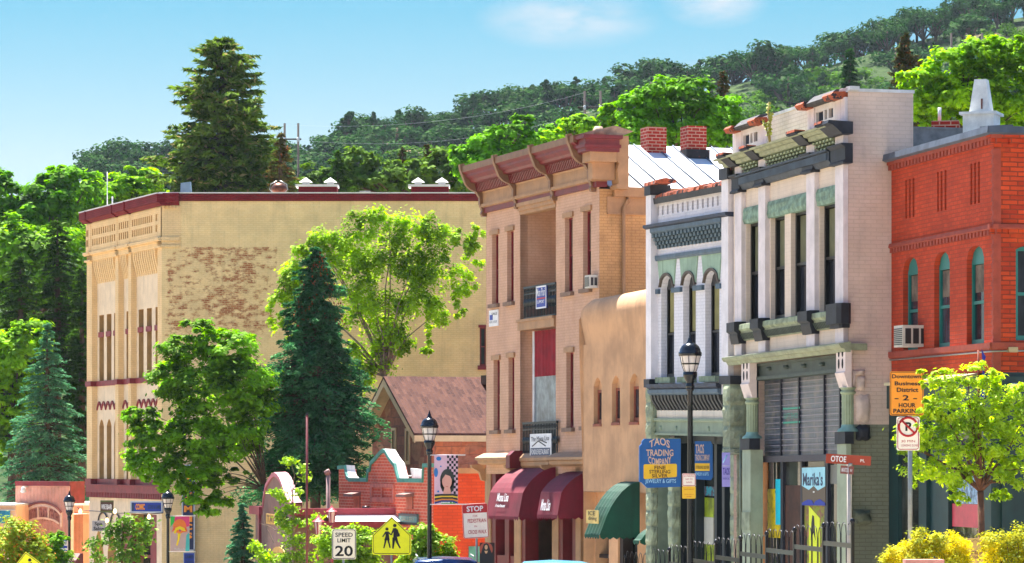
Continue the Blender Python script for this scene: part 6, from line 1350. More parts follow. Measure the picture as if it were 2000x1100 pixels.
shp+=[('poly',hr,el(873.5,938,14,22,a0=0),0,0),('poly',hr,[(860,938),(887,938),(886,958),(881,962),(864,960),(860,950)],0,0),('poly',sk,el(873,940,9.6,15),0,.004),('poly',hr,[(863,930),(873,919),(885,930),(884,940),(879,930),(870,927),(864,936)],0,.007),('poly',sk,[(868,952),(879,952),(882,970),(864,970)],0,.003),('line',hr,[(866,936),(870,935.5)],.5),('line',hr,[(875.5,935),(880,934.5)],.5),('line',sk,[(873,938),(872,945)],.3),('line',m_rp,[(870.5,950.5),(875,950.5)],.6)]
for i,cc_ in enumerate(((.1,.1,.12),(.9,.75,.2),(.1,.1,.12),(.9,.55,.2),(.15,.2,.5))): shp.append(('poly',flat('sweater_stripe',cc_),[(849,966+i*3.6),(863,965+i*3),(884,965+i*3),(894,966+i*3.6),(894,970+i*3.6),(884,968.5+i*3),(863,968.5+i*3),(849,970+i*3.6)],0,.008))
shp.append(('rect',flat('banner_green',(.35,.6,.25)),862,890,980.5,984.5,'strip'))
board('banner','pink portrait banner with checkerboard on the lamp before the brick shop','banner',f,848,894.5,889.5,985,.02,pkb,[('6th Grade',861,886,971,976,m_wp,.02),('Nalina T',858,886,976.5,983,m_wp,.03)],thick=.02,shapes=shp,group='banners on street lamps')
Y=115.9; f=Frame(350,Y,theta=90)
oc=lambda n,c:flat(n,c)
board('banner','multicoloured abstract flower banner on the lamp left of the vertical sign','banner',f,333,370,1008.5,1077,.02,oc('banner_grey_pink',(.80,.68,.66)),[('Yolanda',340,362,1070,1075,m_wp,0)],group='banners on street lamps',shapes=[('poly',oc('banner_lime',(.2,.75,.3)),[(333,1009),(342,1009),(340,1020),(333,1030)],0,0),('poly',oc('banner_magenta',(.9,.25,.5)),[(342,1009),(370,1009),(370,1028),(360,1030),(340,1018)],0,0),('poly',oc('banner_turq',(.3,.75,.75)),[(364,1045),(370,1040),(370,1077),(362,1077)],0,0),('poly',oc('banner_orange',(.98,.5,.2)),el(351,1028,13,14),0,.002),('poly',oc('banner_coral',(.95,.4,.25)),[(335,1040),(340,1028),(364,1030),(366,1038),(360,1040),(345,1032)],0,.003),('poly',oc('banner_yellow',(.98,.85,.1)),[(339,1041),(343,1031),(351,1028),(360,1031),(363,1038),(357,1037),(351,1034),(345,1036),(343,1043)],0,.006),('poly',oc('banner_yellow',(.98,.85,.1)),[(347,1042),(353,1042),(351,1052),(347,1066),(344,1065),(347,1052)],0,.006),('poly',oc('banner_violet',(.35,.25,.6)),el(351.5,1036,1,2.5),0,.009)])
for i,(x0,x1,y,Y) in enumerate(((842,909,889,82.9),(845,911,985,82.9),(330,382,1008,115.9),(330,382,1077.5,115.9))):
    pass
def arm(lampi,x0,x1,y):
    o=lamps[lampi]; Y=LP[lampi][2]; w=MB(); a,b=P(x0,y,Y-.05),P(x1,y,Y-.05); w.tube([a,b],.014,6); w.build('banner_arm',M['white'],o)
arm(1,840,909,889); arm(1,840,911,985.3); arm(3,330,382,1008); arm(3,330,382,1077.5)
# blue and white board behind the far left lamp
f=Frame(124,128,theta=88); board('street_board','striped blue and white board left of the farthest street lamp','sign',f,115,132,1048,1077,.03,m_ws,[('SHOPS',116.5,131,1058,1063,m_k,0)],shapes=[('rect',bl2,115.5,131.5,1050,1053,'stripe'),('rect',bl2,115.5,131.5,1055,1057,'stripe'),('rect',m_bl_,115.5,131.5,1066,1071,'stripe'),('rect',m_bl_,115.5,131.5,1074,1076,'stripe')])
# vertical comics sign on the side wall of A, fascia sign and hanging boards
FSs=Frame(316,124.85,theta=90); m_navy=paint('navy_sign',(.05,.12,.30),.5,.08,4,.05); m_or=flat('orange_letter',(.95,.58,.18)); m_wbd=flat('pale_edge',(.72,.75,.78))
tx=[(ch,359.5,375.5,y0,y0+12.5,m_or,.05) for ch,y0 in (('C',917),('K',932),('C',953),('O',970),('M',988),('I',1007),('C',1023),('S',1040))]
board('vertical_sign','tall navy vertical sign with orange comic shop letters on the cream side wall','sign',FSs,355,380.5,908,1076,.12,m_navy,tx,edge=(m_wbd,.09),thick=.1)
board('vertical_sign','blue lower panel under the tall navy sign with orange letters','sign',FSs,358,380.5,1079,1112,.12,m_bl_,[('GAMES',361,378,1084,1091,m_nv,.02),('TOYS',362,377,1095,1102,m_nv,.02)],edge=(m_wbd,.06),thick=.1)
Fa2=Frame(318,123.6,theta=80); board('fascia_sign','blue fascia sign with orange word over the corner shop entrance','sign',Fa2,254.5,317.5,979,1001.5,.1,m_bl_,[('COMIC',265,283,984,996,m_or,.05),('BOOKS & GAMES',289,314,986,994,m_nv,.01)],edge=(m_wbd,.04),thick=.12,shapes=[('rect',m_nv,256,262,983,998,'box')])
Fa3=Frame(208,127.5,theta=82); m_olv=paint('olive_board',(.38,.40,.2),.6)
board('hanging_sign','small brown and olive hanging board left of the blue fascia sign','sign',Fa3,196,221,977.5,1001,.06,m_olv,[('WINE',198,206.5,985,995,m_wp,.03),('BAR',208,219,985,995,m_wp,.03)],shapes=[('rect',flat('brown_field',(.33,.2,.15)),196.5,220.5,981,997.5,'field')],thick=.08)
Fa4=Frame(193,130,theta=82)
board('hanging_sign','small grey hanging board with scrolled lettering at the left corner of the cream block','sign',Fa4,180,205.5,1017,1037.5,.06,flat('grey_board',(.66,.64,.64)),[('Spa',185,200,1020,1028,m_k,.02),('Salon',183,203,1029,1036,m_k,.02)],thick=.05)
# string lights
t=thing('string_lights','string of glowing bulbs along the front of the cream corner shop','string lights',P(160,997,130)); m_em,nt,b=newmat('warm_bulb'); b.inputs['Emission Color'].default_value=(1,.75,.25,1); b.inputs['Emission Strength'].default_value=2.5; b.inputs['Base Color'].default_value=(1,.8,.4,1)
pp=[P(150,990,131),P(158,997,130.6),P(180,998,129.5),P(200,999,128.5),P(225,1003,127),P(250,1002,126),P(270,1001,125),P(291,1004,123.9),P(318,1002,123.2)]
w=MB(); w.tube(pp,.018,4); w.build('cable',M['black'],t)
for x,y,Y in ((157,999,130.4),(209,1017,128),(224.5,999,126.8),(291,1010,123.8)):
    w=MB(); q=P(x,y,Y); w.lathe(q,[(0,-.09),(.06,-.05),(.07,0),(.04,.07),(.02,.1)],8); w.build('bulb',m_em,t)
# drop boxes
t=thing('newspaper_box','red brown newspaper box with white label under the far left lamp','newspaper box',P(143,1120,124)); g=Frame(143,124,theta=65); w=MB(g); z=(HY-1081)/FPX*124; w.prof([(-.25,z-1),(.25,z-1),(.25,z-.25),(-.05,z),(-.25,z)],-.28,.28); w.build('body',paint('oxide_red_enamel',(.52,.25,.24),.5),t); w=MB(g); w.box(-.2,.1,.25,.26,z-.6,z-.3); w.build('label',m_ws,t)
# red flag pole and light column
p=P(599.5,1110,95); t=thing('flagpole','thin dark red pole with ball top before the big blue green spruce','pole',(p.x,p.y,gz(95))); w=MB(); a=P(599.5,810,95); w.tube([(a.x,a.y,gz(95)),a],.032,8); w.build('pole',paint('dark_red_pole',(.45,.18,.18),.5),t); w=MB(); w.lathe(a,[(0,-.05),(.05,0),(0,.05)],8); w.build('ball',M['black'],t)
t=thing('light_column','mauve lamp column with rounded head left of the brick shop','street lamp',(P(641,1110,104).x,104,gz(104))); w=MB(); a=P(641,926,104); w.tube([(a.x,a.y,gz(104)),a],.065,8); w.build('column',paint('mauve_column',(.62,.50,.48),.6),t); w=MB(); w.tube([(a.x+.03,a.y,a.z-.02),(a.x-.02,a.y,a.z+.06),(a.x-.12,a.y,a.z+.03)],[.08,.12,.06],10); w.build('head',paint('mauve_head',(.66,.50,.45),.5),t)
# iron fence with hooped pickets
FI=Frame(1609,60.3,60); zf=lambda y,x:FI.Z(y,x); t=thing('iron_fence','black wrought iron fence with hooped pickets stepping up the pavement','fence',FI.w((0,0,gz(60))))
xs=[1665]; ups=[1665,1609,1552,1497.5,1446.5,1398.5,1352,1307.5,1264,1222]; tops=[1012,1020.4,1029,1037,1045.5,1053.5,1061,1068.5,1076,1083]
m_ir=paint('wrought_iron',(.16,.16,.18),.28,.1,5,.05,.7)
for i,(x,y) in enumerate(zip(ups,tops)):
    u=FI.U(x); z=zf(y,x); gq=gz(FI.Yat(x))-.05; w=MB(FI); w.box(u-.028,u+.028,-.028,.028,gq,z-.09); w.lathe((u,0,z-.05),[(0,-.06),(.03,-.05),(.05,0),(.03,.04),(0,.05)],8); w.build('post',m_ir,t)
    if i+1<len(ups):
        v=FI.U(ups[i+1]); zt=zf(tops[i+1],ups[i+1])-.03; w=MB(FI); n=5; st=(u-v)/n; gq=gz(FI.Yat(ups[i+1]))
        rr=.008
        for k in range(n):
            c0=v+st*(k+.5); r=st*.42; zz=zt-.14; w.tube([(c0-r,0,gq+.08),(c0-r,0,zz)]+[(c0-r*math.cos(a),0,zz+r*1.1*math.sin(a)) for a in (.5,1.05,1.57,2.09,2.64)]+[(c0+r,0,zz),(c0+r,0,gq+.08)],rr,5)
        w.box(v,u,-.02,.02,zt-.3,zt-.385); w.box(v,u,-.02,.02,gq+.12,gq+.16); w.build('panel',m_ir,t)
# planter and low sign by the young tree
p=P(1806,1094,53); t=thing('planter_wall','pinkish concrete planter edge at the foot of the parking sign','planter',(p.x,p.y,gz(53))); g=Frame(1806,53,theta=90); w=MB(g); w.box(-.28,.28,-.3,0,gz(53),p.z); w.build('block',paint('pink_concrete',(.78,.50,.45),.9,.1,5,.3),t); w=MB(g); w.box(-.31,.31,-.33,.03,p.z-.06,p.z+.005); w.build('cap',paint('pink_cap',(.80,.54,.48),.9,.1,5,.3),t)
f=Frame(1897,56.5,theta=90); board('shop_board','beige low board with mountain outline behind the young tree','sign',f,1873,1922,1050,1105,.03,flat('sand_board',(.86,.70,.45),.6),[('Mountain',1880,1918,1074,1083,m_brd,.0),('Living',1893,1914,1085,1093,m_brd,0)],poly=[(1873,1105),(1873,1053),(1922,1050),(1922,1105)],shapes=[('line',m_brd,[(1880,1066),(1890,1060),(1893,1062),(1905,1054),(1917,1063)],.3)])
# portrait board under the stop sign: a plain figure in dark clothing
f=Frame(950,84.6,theta=90); board('picture_board','dark arched painting of a seated woman behind the stop sign post','picture',f,937,966,1060,1112,.03,paint('dark_brown_ground',(.2,.12,.1),.7),shapes=[('poly',flat('rust_arch',(.66,.3,.2)),el(949.5,1073,13,14),0,0),('poly',flat('dark_veil',(.07,.07,.1)),[(942,1072),(945,1063),(950,1061),(954,1063),(957,1072),(963,1086),(963,1108),(937,1108),(938,1088)],0,.002),('poly',flat('pale_face',(.82,.66,.48)),el(949.5,1069,3,4.6),0,.006),('poly',flat('pale_face',(.82,.66,.48)),[(946,1076),(953,1076),(951,1081),(948,1081)],0,.006)])
# ================================================================ cars
def car(label,xc,Y,heading,paintc,suv,nm='parked_car'):
    p=P(xc,1000,Y); zg=gz(Y)-.14; t=thing(nm,label,'car',(p.x,p.y,zg)); H=1.75 if suv else 1.45; W=.96 if suv else .88; L=4.7
    cb=paint('car_paint_'+('navy' if suv else 'sky'),paintc,.2,.04,2,.0,.3,streak=0); g=Frame(xc,Y,theta=heading,X0=p.x)
    def loft(secs,mat,name,par=t,cap=True):
        w=MB(g); n=len(secs[0][1]); V=[]; 
        for u,pr in secs: V+=[(u,a,zg+b) for a,b in pr]
        F=[(i*n+j,i*n+(j+1)%n,(i+1)*n+(j+1)%n,(i+1)*n+j) for i in range(len(secs)-1) for j in range(n)]
        F+=[tuple(range(n)),tuple((len(secs)-1)*n+j for j in range(n))]; w.add(V,F,0,True); return w.build(name,mat,par)
    def sec(w_,z0,z1): return [(-w_,z0),(-w_,z1-.12),(-w_*.93,z1-.02),(-w_*.6,z1),(w_*.6,z1),(w_*.93,z1-.02),(w_,z1-.12),(w_,z0)]
    hb=.98 if suv else .85
    loft([(-L/2,sec(W*.82,.35,hb-.2)),(-L/2+.15,sec(W*.95,.28,hb-.05)),(-L/2+1.2,sec(W,.25,hb)),(.9,sec(W,.25,hb+.03)),(L/2-.15,sec(W*.95,.28,hb)),(L/2,sec(W*.85,.35,hb-.15))],cb,'body')
    c0,c1=(-1.1,2.15) if suv else (-.95,1.55)
    loft([(c0-.35,sec(W*.86,hb-.03,hb+.03)),(c0+.25,sec(W*.8,hb-.03,H-.1)),(c1-.35,sec(W*.8,hb-.03,H-.08)),(c1+(.05 if suv else .4),sec(W*.84,hb-.03,hb+.05))],M['glass'],'glazing')
    def rsec(w_,z): return [(-w_,z-.1),(-w_,z-.05),(-w_*.9,z),(0,z+.035),(w_*.9,z),(w_,z-.05),(w_,z-.1)]
    loft([(c0+.2,rsec(W*.78,H-.06)),(c0+.5,rsec(W*.8,H-.03)),(c1-.6,rsec(W*.8,H-.03)),(c1-.3,rsec(W*.78,H-.06))],cb,'roof')
    for a in (-1.45,1.45):
        for s_ in (-1,1):
            w=MB(g); pr=[(a+.34*math.cos(k*.39),zg+.34+.34*math.sin(k*.39)) for k in range(16)]; w.ext(pr,s_*(W-.2),s_*(W+.0)); wh=w.build('wheel',flat('tyre_rubber',(.05,.05,.05),.9),t)
            w=MB(g); pr=[(a+.2*math.cos(k*.39),zg+.34+.2*math.sin(k*.39)) for k in range(16)]; w.ext(pr,s_*(W-.02),s_*(W+.012)); w.build('rim',M['galv'],wh)
    for s_ in (-1,1):
        w=MB(g); w.box(L/2-.1,L/2+.01,s_*W*.8-.1,s_*W*.8+.1,zg+hb-.3,zg+hb-.12); w.build('tail_light',m_rp,t)
        w=MB(g); w.box(-L/2-.0,-L/2+.1,s_*W*.62-.12,s_*W*.62+.12,zg+hb-.38,zg+hb-.22); w.build('headlight',M['white'],t)
        w=MB(g); w.box(c0+.1,c0+.25,s_*(W),s_*(W+.18),zg+hb,zg+hb+.16); w.build('mirror',cb,t)
    if suv:
        for s_ in (-1,1): w=MB(g); w.tube([(c0+.6,s_*W*.72,zg+H+.05),(c1-.7,s_*W*.72,zg+H+.05)],.02,6); w.build('roof_rail',M['galv'],t)
car('navy sport utility vehicle roof seen at the bottom edge left of centre',867,83.5,3,(.10,.22,.42),True); car('sky blue car roof seen at the bottom edge under the green canopy',1084,73,6,(.40,.72,.86),False)
# ================================================================ utility poles and wires
def hframe(label,xs,Y,yt,yc,r=.16,ext=10,yb=520):
    w=MB(); p=P(xs[0],yt,Y); t=thing('utility_pole',label,'utility pole',(p.x,p.y,hill(p.x,Y)-.5),'timber power pylons on the hill')
    for x in xs: w=MB(); a=P(x,yt,Y); w.tube([(a.x,a.y,hill(a.x,Y)-1),a],[r,r*.7],7); w.build('pole',m_pol,t)
    a,b=P(xs[0]-ext,yc,Y-.2),P(xs[-1]+ext,yc,Y-.2); w=MB(); w.tube([a,b],r*.55,6); w.build('crossarm',m_pol,t)
    for x in xs: w=MB(); a=P(x,yc-3,Y-.25); w.lathe(a,[(.12,-.35),(.14,0),(.06,.05)],6); w.build('insulator',M['white_worn'],t)
    return t
m_pol=paint('weathered_timber',(.22,.18,.17),.9,.1,3,.3)
hframe('twin timber utility poles right of the tall pine against the sky',(556,582.5),300,241,272,.14,6)
hframe('twin timber power pylon in front of dark pines above the crimson cornice',(1142,1173),330,178,210,.17,14); hframe('three legged timber power pylon on the upper right hillside',(1858,1888,1918),330,65,97,.16,12)
t=thing('power_line','thin pale power lines running right from the twin poles beside the tall pine','power line',P(583,245,300))
for (x0,y0,x1,y1,s_) in ((556,244,1142,181,1.2),(583,274,1173,212,1.5)):
    a,b=P(x0,y0,300 if x0<1000 else 330),P(x1,y1,330); w=MB(); w.tube([(a.x+(b.x-a.x)*k/16,a.y+(b.y-a.y)*k/16,a.z+(b.z-a.z)*k/16-s_*(1-(2*k/16-1)**2)) for k in range(17)],.008,3,cap=False); w.build('wire',flat('grey_wire',(.55,.58,.6)),t)
# ================================================================ foliage
NR=np.random.default_rng(11)
def quads(name,mat,C,Nn,size,par,aspect=.5,along=None,fold=.25):
    """many leaf sized four cornered faces: centres C, facing Nn, lengths size, optional leaf direction"""
    n=len(C); L=np.array(parent_loc(par)) if par is not None else np.zeros(3)
    Nn=Nn/np.maximum(1e-6,np.linalg.norm(Nn,axis=1,keepdims=True))
    a=along if along is not None else NR.normal(size=(n,3))
    a=a-Nn*np.sum(a*Nn,axis=1,keepdims=True); a/=np.maximum(1e-6,np.linalg.norm(a,axis=1,keepdims=True)); b=np.cross(Nn,a)
    s=np.asarray(size).reshape(-1,1)*np.ones((n,1)); P0=C-a*s*.5; P2=C+a*s*.5; P1=C+b*s*aspect*.5+Nn*s*fold*.3+a*s*.05; P3=C-b*s*aspect*.5+Nn*s*fold*.3+a*s*.05
    V=np.stack([P0,P1,P2,P3],axis=1).reshape(-1,3)-L
    me=bpy.data.meshes.new(name); me.vertices.add(4*n); me.loops.add(4*n); me.polygons.add(n)
    me.vertices.foreach_set('co',V.astype(np.float32).ravel()); me.loops.foreach_set('vertex_index',np.arange(4*n,dtype=np.int32)); me.polygons.foreach_set('loop_start',np.arange(0,4*n,4,dtype=np.int32))
    try: me.polygons.foreach_set('loop_total',np.full(n,4,dtype=np.int32))
    except Exception: pass
    me.materials.append(mat); me.update(calc_edges=True); me.validate(); o=bpy.data.objects.new(name,me); COL.objects.link(o)
    if par is not None: o.parent=par
    return o
def tone(c): return lin(c)
LM={}
def lm(name,d,l,tr=.35,gl=.12,tip=None):
    if name not in LM: LM[name]=leafmat(name,tone(d),tone(l),tr,gl,tone(tip) if tip else None)
    return LM[name]
def clouds(lobes,Y,n_sub,n_leaf,rs=.3,depth=1.0,flat_=.6,shell=.55,hang=0):
    """leaf centres and outward directions for lobes given as (x,y,rx,ry[,dY]) in picture measure at distance Y"""
    C=[];O=[];S=[]; area=[l[2]*l[3] for l in lobes]; ta=sum(area)
    for l,ar in zip(lobes,area):
        x,y,rx,ry=l[:4]; dY=l[4] if len(l)>4 else 0; s=(Y+dY)/FPX; c=np.array(P(x,y,Y+dY)); rad=np.array([rx*s,min(rx,ry*1.3)*s*depth,ry*s]); k=max(3,int(n_sub*ar/ta))
        d=NR.normal(size=(k,3)); d/=np.linalg.norm(d,axis=1,keepdims=True); r=shell+(1-shell)*NR.random((k,1))**.6; r*=1+.12*NR.normal(size=(k,1))
        sc=c+d*r*rad; sr=rs*min(rad[0],rad[2])*(.6+.8*NR.random(k)); m=n_leaf//max(1,n_sub)
        for i in range(k):
            q=NR.normal(size=(m,3))*.5; 
            if hang: q[:,2]=-np.abs(q[:,2])*hang+.3
            else: q[:,2]*=flat_
            p=sc[i]+q*sr[i]; C.append(p); o=d[i]*.6+q*.5+np.array([0,0,.5]); O.append(o); S.append(sc[i])
    return np.concatenate(C),np.concatenate(O),np.array(S),
def limbs(mb,base,targets,r0,rnd,fork=None,twigs=True):
    """trunk from base through fork, with curved limbs to the targets"""
    fork=fork if fork is not None else base+Vector((0,0,2))
    mb.tube([base,base.lerp(fork,.5)+Vector((rnd.uniform(-.1,.1),0,0)),fork],[r0,r0*.85,r0*.75],10)
    for t in targets:
        t=Vector(t); mid=fork.lerp(t,.45)+Vector((rnd.uniform(-.2,.2),rnd.uniform(-.2,.2),.12*(t-fork).length)); L=(t-fork).length
        mb.tube([fork,fork.lerp(mid,.5)+Vector((0,0,.03*L)),mid,mid.lerp(t,.6)+Vector((0,0,.04*L)),t],[r0*.42,r0*.34,r0*.22,r0*.12,r0*.05],6)
def broadleaf(name,label,cat,base,fork,Y,lobes,mat,size,n_sub,n_leaf,r0=.12,group=None,bark=None,trunk=True,aspect=.55,up=.5,**kw):
    bx,by=base; B=P(bx,by,Y); B.z=max(gz(Y),B.z) if by<1095 else gz(Y)-.05; t=thing(name,label,cat,B,group); rnd=random.Random(int(bx*7+Y))
    C,O,S=clouds(lobes,Y,n_sub,n_leaf,**kw); O=O+NR.normal(size=O.shape)*.45+np.array([0,0,up])
    quads('crown' if trunk else 'foliage',mat,C,O,size*(.55+.9*NR.random(len(C))),t,aspect)
    if trunk:
        mb=MB(); f=P(fork[0],fork[1],Y); sel=[S[i] for i in NR.choice(len(S),min(len(S),20),replace=False)]
        limbs(mb,B,sel,r0,rnd,f); mb.build('trunk',bark or M['bark'],t)
    return t
# --- conifers
def conifer(name,label,x,ytop,ybase,Y,rpx,mat,needle,tiers,per,group=None,prof=1.0,droop=.25,gap=0,bark=None,trunk_r=.25,dens=60,zb=None,top_open=0,lift=.0,flat_=.25,cat='tree',wid=.3,asp=.28,lump=0):
    s=Y/FPX; T=P(x,ytop,Y); zbase=gz(Y)-.1 if zb is None else zb; t=thing(name,label,cat,(T.x,T.y,zbase),group)
    zlow=(HY-ybase)*s; H=T.z-zlow; R_=rpx*s; rnd=random.Random(int(x+Y)); C=[];N=[];A=[];mb=MB()
    mb.tube([(T.x,T.y,zbase),(T.x,T.y,zlow+H*.5),(T.x,T.y,T.z)],[trunk_r,trunk_r*.6,.02],8)
    for i in range(tiers):
        f=(i+.5)/tiers; z=T.z-H*f; rr=R_*(f**prof)
        for k in range(per):
            a=rnd.random()*6.283; L=rr*rnd.uniform(.62,1.14); 
            L*=1+lump*(math.sin(a*2+f*13+x)+.6*math.sin(a*3-f*23))*.5
            if rnd.random()<gap: continue
            d=np.array([math.cos(a),math.sin(a),0]); z0=z+rnd.uniform(-.5,.5)*H/tiers
            up=lift*(1-f); m=int(dens*(.35+.65*f)); tt=.15+.85*NR.random(m)**.7
            dz=(up*tt-droop*tt**1.6)*L; side=np.array([-d[1],d[0],0]); w_=wid*L*(1.05-tt)*NR.normal(size=m)*.8+.02
            p=np.array([T.x,T.y,z0])+np.outer(tt*L,d)+np.outer(w_,side)+np.outer(dz+NR.normal(size=m)*flat_*.12*L*.4-np.abs(w_)*.25,[0,0,1]); C.append(p)
            A.append(np.outer(np.ones(m),d)*.8+np.outer(np.sign(w_),side)*.6+np.array([0,0,-.2])+NR.normal(size=(m,3))*.2); N.append(np.array([0,0,1.0])+NR.normal(size=(m,3))*.55)
            if rr>.5 and L>.4: mb.tube([(T.x,T.y,z0),(T.x+d[0]*L*.5,T.y+d[1]*L*.5,z0+(up*.5-droop*.33)*L),(T.x+d[0]*L*.95,T.y+d[1]*L*.95,z0+(up*.95-droop*.92)*L)],[min(.05,.02*L),.015*L if L<2 else .03,.006],4,cap=False)
    C=np.concatenate(C);N=np.concatenate(N);A=np.concatenate(A)
    quads('crown',mat,C,N,needle*(.6+.8*NR.random(len(C))),t,asp,A); mb.build('trunk',bark or M['bark'],t); return t
L_lime=lm('lime_leaves',(.20,.42,.02),(.58,.78,.08),.5,.1); L_mid=lm('fresh_green_leaves',(.13,.34,.03),(.42,.68,.08),.48,.12); L_maple=lm('maple_leaves',(.08,.25,.01),(.48,.72,.06),.5,.15)
L_dark=lm('dark_green_needles',(.09,.19,.06),(.26,.42,.13),.25,.08); L_pine=lm('olive_pine_needles',(.13,.24,.07),(.40,.52,.20),.3,.1,(.55,.52,.34)); L_blue=lm('blue_green_needles',(.13,.32,.22),(.38,.62,.47),.25,.12); L_spr=lm('deep_spruce_needles',(.06,.20,.12),(.29,.53,.35),.25,.12)
L_young=lm('yellow_green_young_leaves',(.28,.48,.02),(.76,.86,.12),.5,.35); L_yel=lm('golden_shrub_leaves',(.26,.38,.04),(.95,.90,.14),.45,.15); L_cone=lm('reddish_cones',(.35,.18,.12),(.55,.32,.20),.1,.05); L_shrub=lm('shrub_leaves',(.18,.38,.03),(.60,.76,.12),.5,.3)
L_far=lm('hazy_pine',(.07,.18,.10),(.20,.38,.17),.2,.05); L_farl=lm('hazy_scrub',(.13,.27,.07),(.32,.50,.14),.3,.05)
# --- trees
conifer('pine_tree','tall open pine with layered limbs rising behind the cream block against the sky',433,76,470,158,162,L_pine,.42,30,12,prof=.45,droop=.12,gap=.12,trunk_r=.4,dens=150,lift=.25,zb=gz(158),wid=.36,lump=.3,bark=paint('dark_pine_bark',(.22,.18,.15),.9))
conifer('spruce_tree','brownish spruce just right of the tall pine behind the crimson coping',548,262,440,154,62,lm('brown_tipped_needles',(.20,.20,.08),(.42,.40,.20),.15,.05,(.5,.3,.2)),.3,15,8,prof=.8,droop=.1,dens=60,trunk_r=.2,zb=gz(154))
conifer('spruce_tree','small dark spruce above the right side of the cream block roof',660,296,430,168,62,L_dark,.32,12,8,prof=.9,droop=.05,gap=.1,dens=60,trunk_r=.15,zb=gz(168))
for x,y,lab in ((786,289,'rusty topped small spruce, left of the pair above the cream roof'),(835,282,'rusty topped small spruce, right of the pair above the cream roof')):
    conifer('spruce_tree',lab,x,y,400,175,26,lm('rusty_spruce',(.14,.20,.10),(.36,.34,.18),.1,.05,(.50,.28,.18)),.3,11,7,prof=.8,droop=.05,dens=34,trunk_r=.15,zb=gz(175))
conifer('spruce_tree','small rusty spruce behind the two red chimneys',1413,142,260,165,34,lm('rusty_spruce',0,0),.32,11,7,prof=.85,droop=.02,dens=38,trunk_r=.15,zb=gz(165),lift=.1)
conifer('spruce_tree','large rusty spruce behind the white corner building',1770,66,290,150,72,lm('rusty_spruce',0,0),.36,16,9,prof=.75,droop=-.05,gap=.12,dens=70,trunk_r=.25,zb=gz(150),lift=.15)
conifer('fir_tree','slender green fir left of the rusty spruce on the right hillside',1660,96,230,260,34,L_far,.6,14,8,prof=.7,dens=40,trunk_r=.2,zb=-5)
broadleaf('leafy_tree','broad sunlit trees at the left edge above the dark pines','tree',(60,1000),(60,700),172,[(5,395,45,62),(-5,350,22,32),(45,450,60,60),(95,375,50,50),(110,340,45,26),(150,380,55,50),(85,440,70,60)],L_mid,.36,260,15000,.3,flat_=.5)
broadleaf('leafy_tree','bright leafy tree between the left edge tree and the tall pine','tree',(240,1000),(235,600),178,[(200,400,45,55),(245,385,40,45),(285,365,35,36),(262,340,22,16),(170,420,40,50)],L_lime,.34,170,9500,.3,flat_=.5)
broadleaf('leafy_tree','thicket of leafy growth filling the gap left of the cream block','tree',(30,1000),(30,800),168,[(30,520,70,80),(110,520,70,90),(10,620,60,90),(140,600,40,90)],L_maple,.36,230,13000,.3)
for i,(x,yt,yb,r,lab) in enumerate(((112,430,760,80,'dark pine nearest the cream block at the left'),(40,500,800,80,'dark pine close to the left edge'),(160,520,900,50,'dark pine touching the corner of the cream block'))):
    conifer('pine_tree',lab,x,yt,yb,161-i*1.5,r,L_dark,.3,20,12,prof=.5,droop=.2,dens=75,trunk_r=.25)
broadleaf('leafy_tree','lime green tree behind the blue spruce at the left edge','tree',(20,1000),(20,850),155.5,[(55,660,45,45),(15,700,50,60),(5,790,45,70),(40,780,40,70),(-5,870,35,50)],L_lime,.28,230,15000,.2,flat_=.5)
conifer('blue_spruce','conical blue green spruce above the pink trade center',92,632,985,151,112,L_blue,.19,26,14,prof=.72,droop=.22,dens=110,trunk_r=.2,lift=.05,flat_=.4)
conifer('blue_spruce','small blue spruce at the bottom between the vertical sign and the mauve bar',474,985,1130,106,46,L_blue,.16,14,11,prof=.7,dens=75,trunk_r=.1)
broadleaf('maple_tree','spreading bright maple in front of the cream block','tree',(545,1090),(520,960),111,[(392,655,42,34),(345,690,40,34),(440,690,60,46),(470,655,26,20),(330,740,48,42),(400,760,75,55),(480,750,55,60),(275,810,40,24),(305,845,60,40),(385,850,80,50),(270,800,22,16),(300,905,58,40),(370,925,70,42),(455,850,60,50),(500,790,40,50),(420,985,32,26),(395,970,40,30),(460,930,22,16)],L_maple,.17,560,42000,.075,rs=.33,shell=.45,flat_=.55,bark=M['bark'])
t_=conifer('blue_spruce','big dense blue green spruce in front of the locust tree',616,484,955,113,140,L_spr,.16,42,22,prof=.66,droop=.22,dens=215,trunk_r=.22,lift=.1,flat_=.6,wid=.34,asp=.35,lump=.6,gap=.04)
nC=520; a=NR.random(nC)*6.283; ff=NR.random(nC)**1.0*.3; zz=(HY-(492+ff*500))/FPX*113; rr=120/FPX*113*(ff**.6)*NR.uniform(.6,1.05,nC); X0=P(622,0,113).x
cn_=quads('cones',L_cone,np.stack([X0+rr*np.cos(a),113+rr*np.sin(a),zz],axis=1),NR.normal(size=(nC,3)),.1*np.ones(nC),t_,.6,np.array([[0,0,-1.0]])*np.ones((nC,1))); cn_['kind']='stuff'
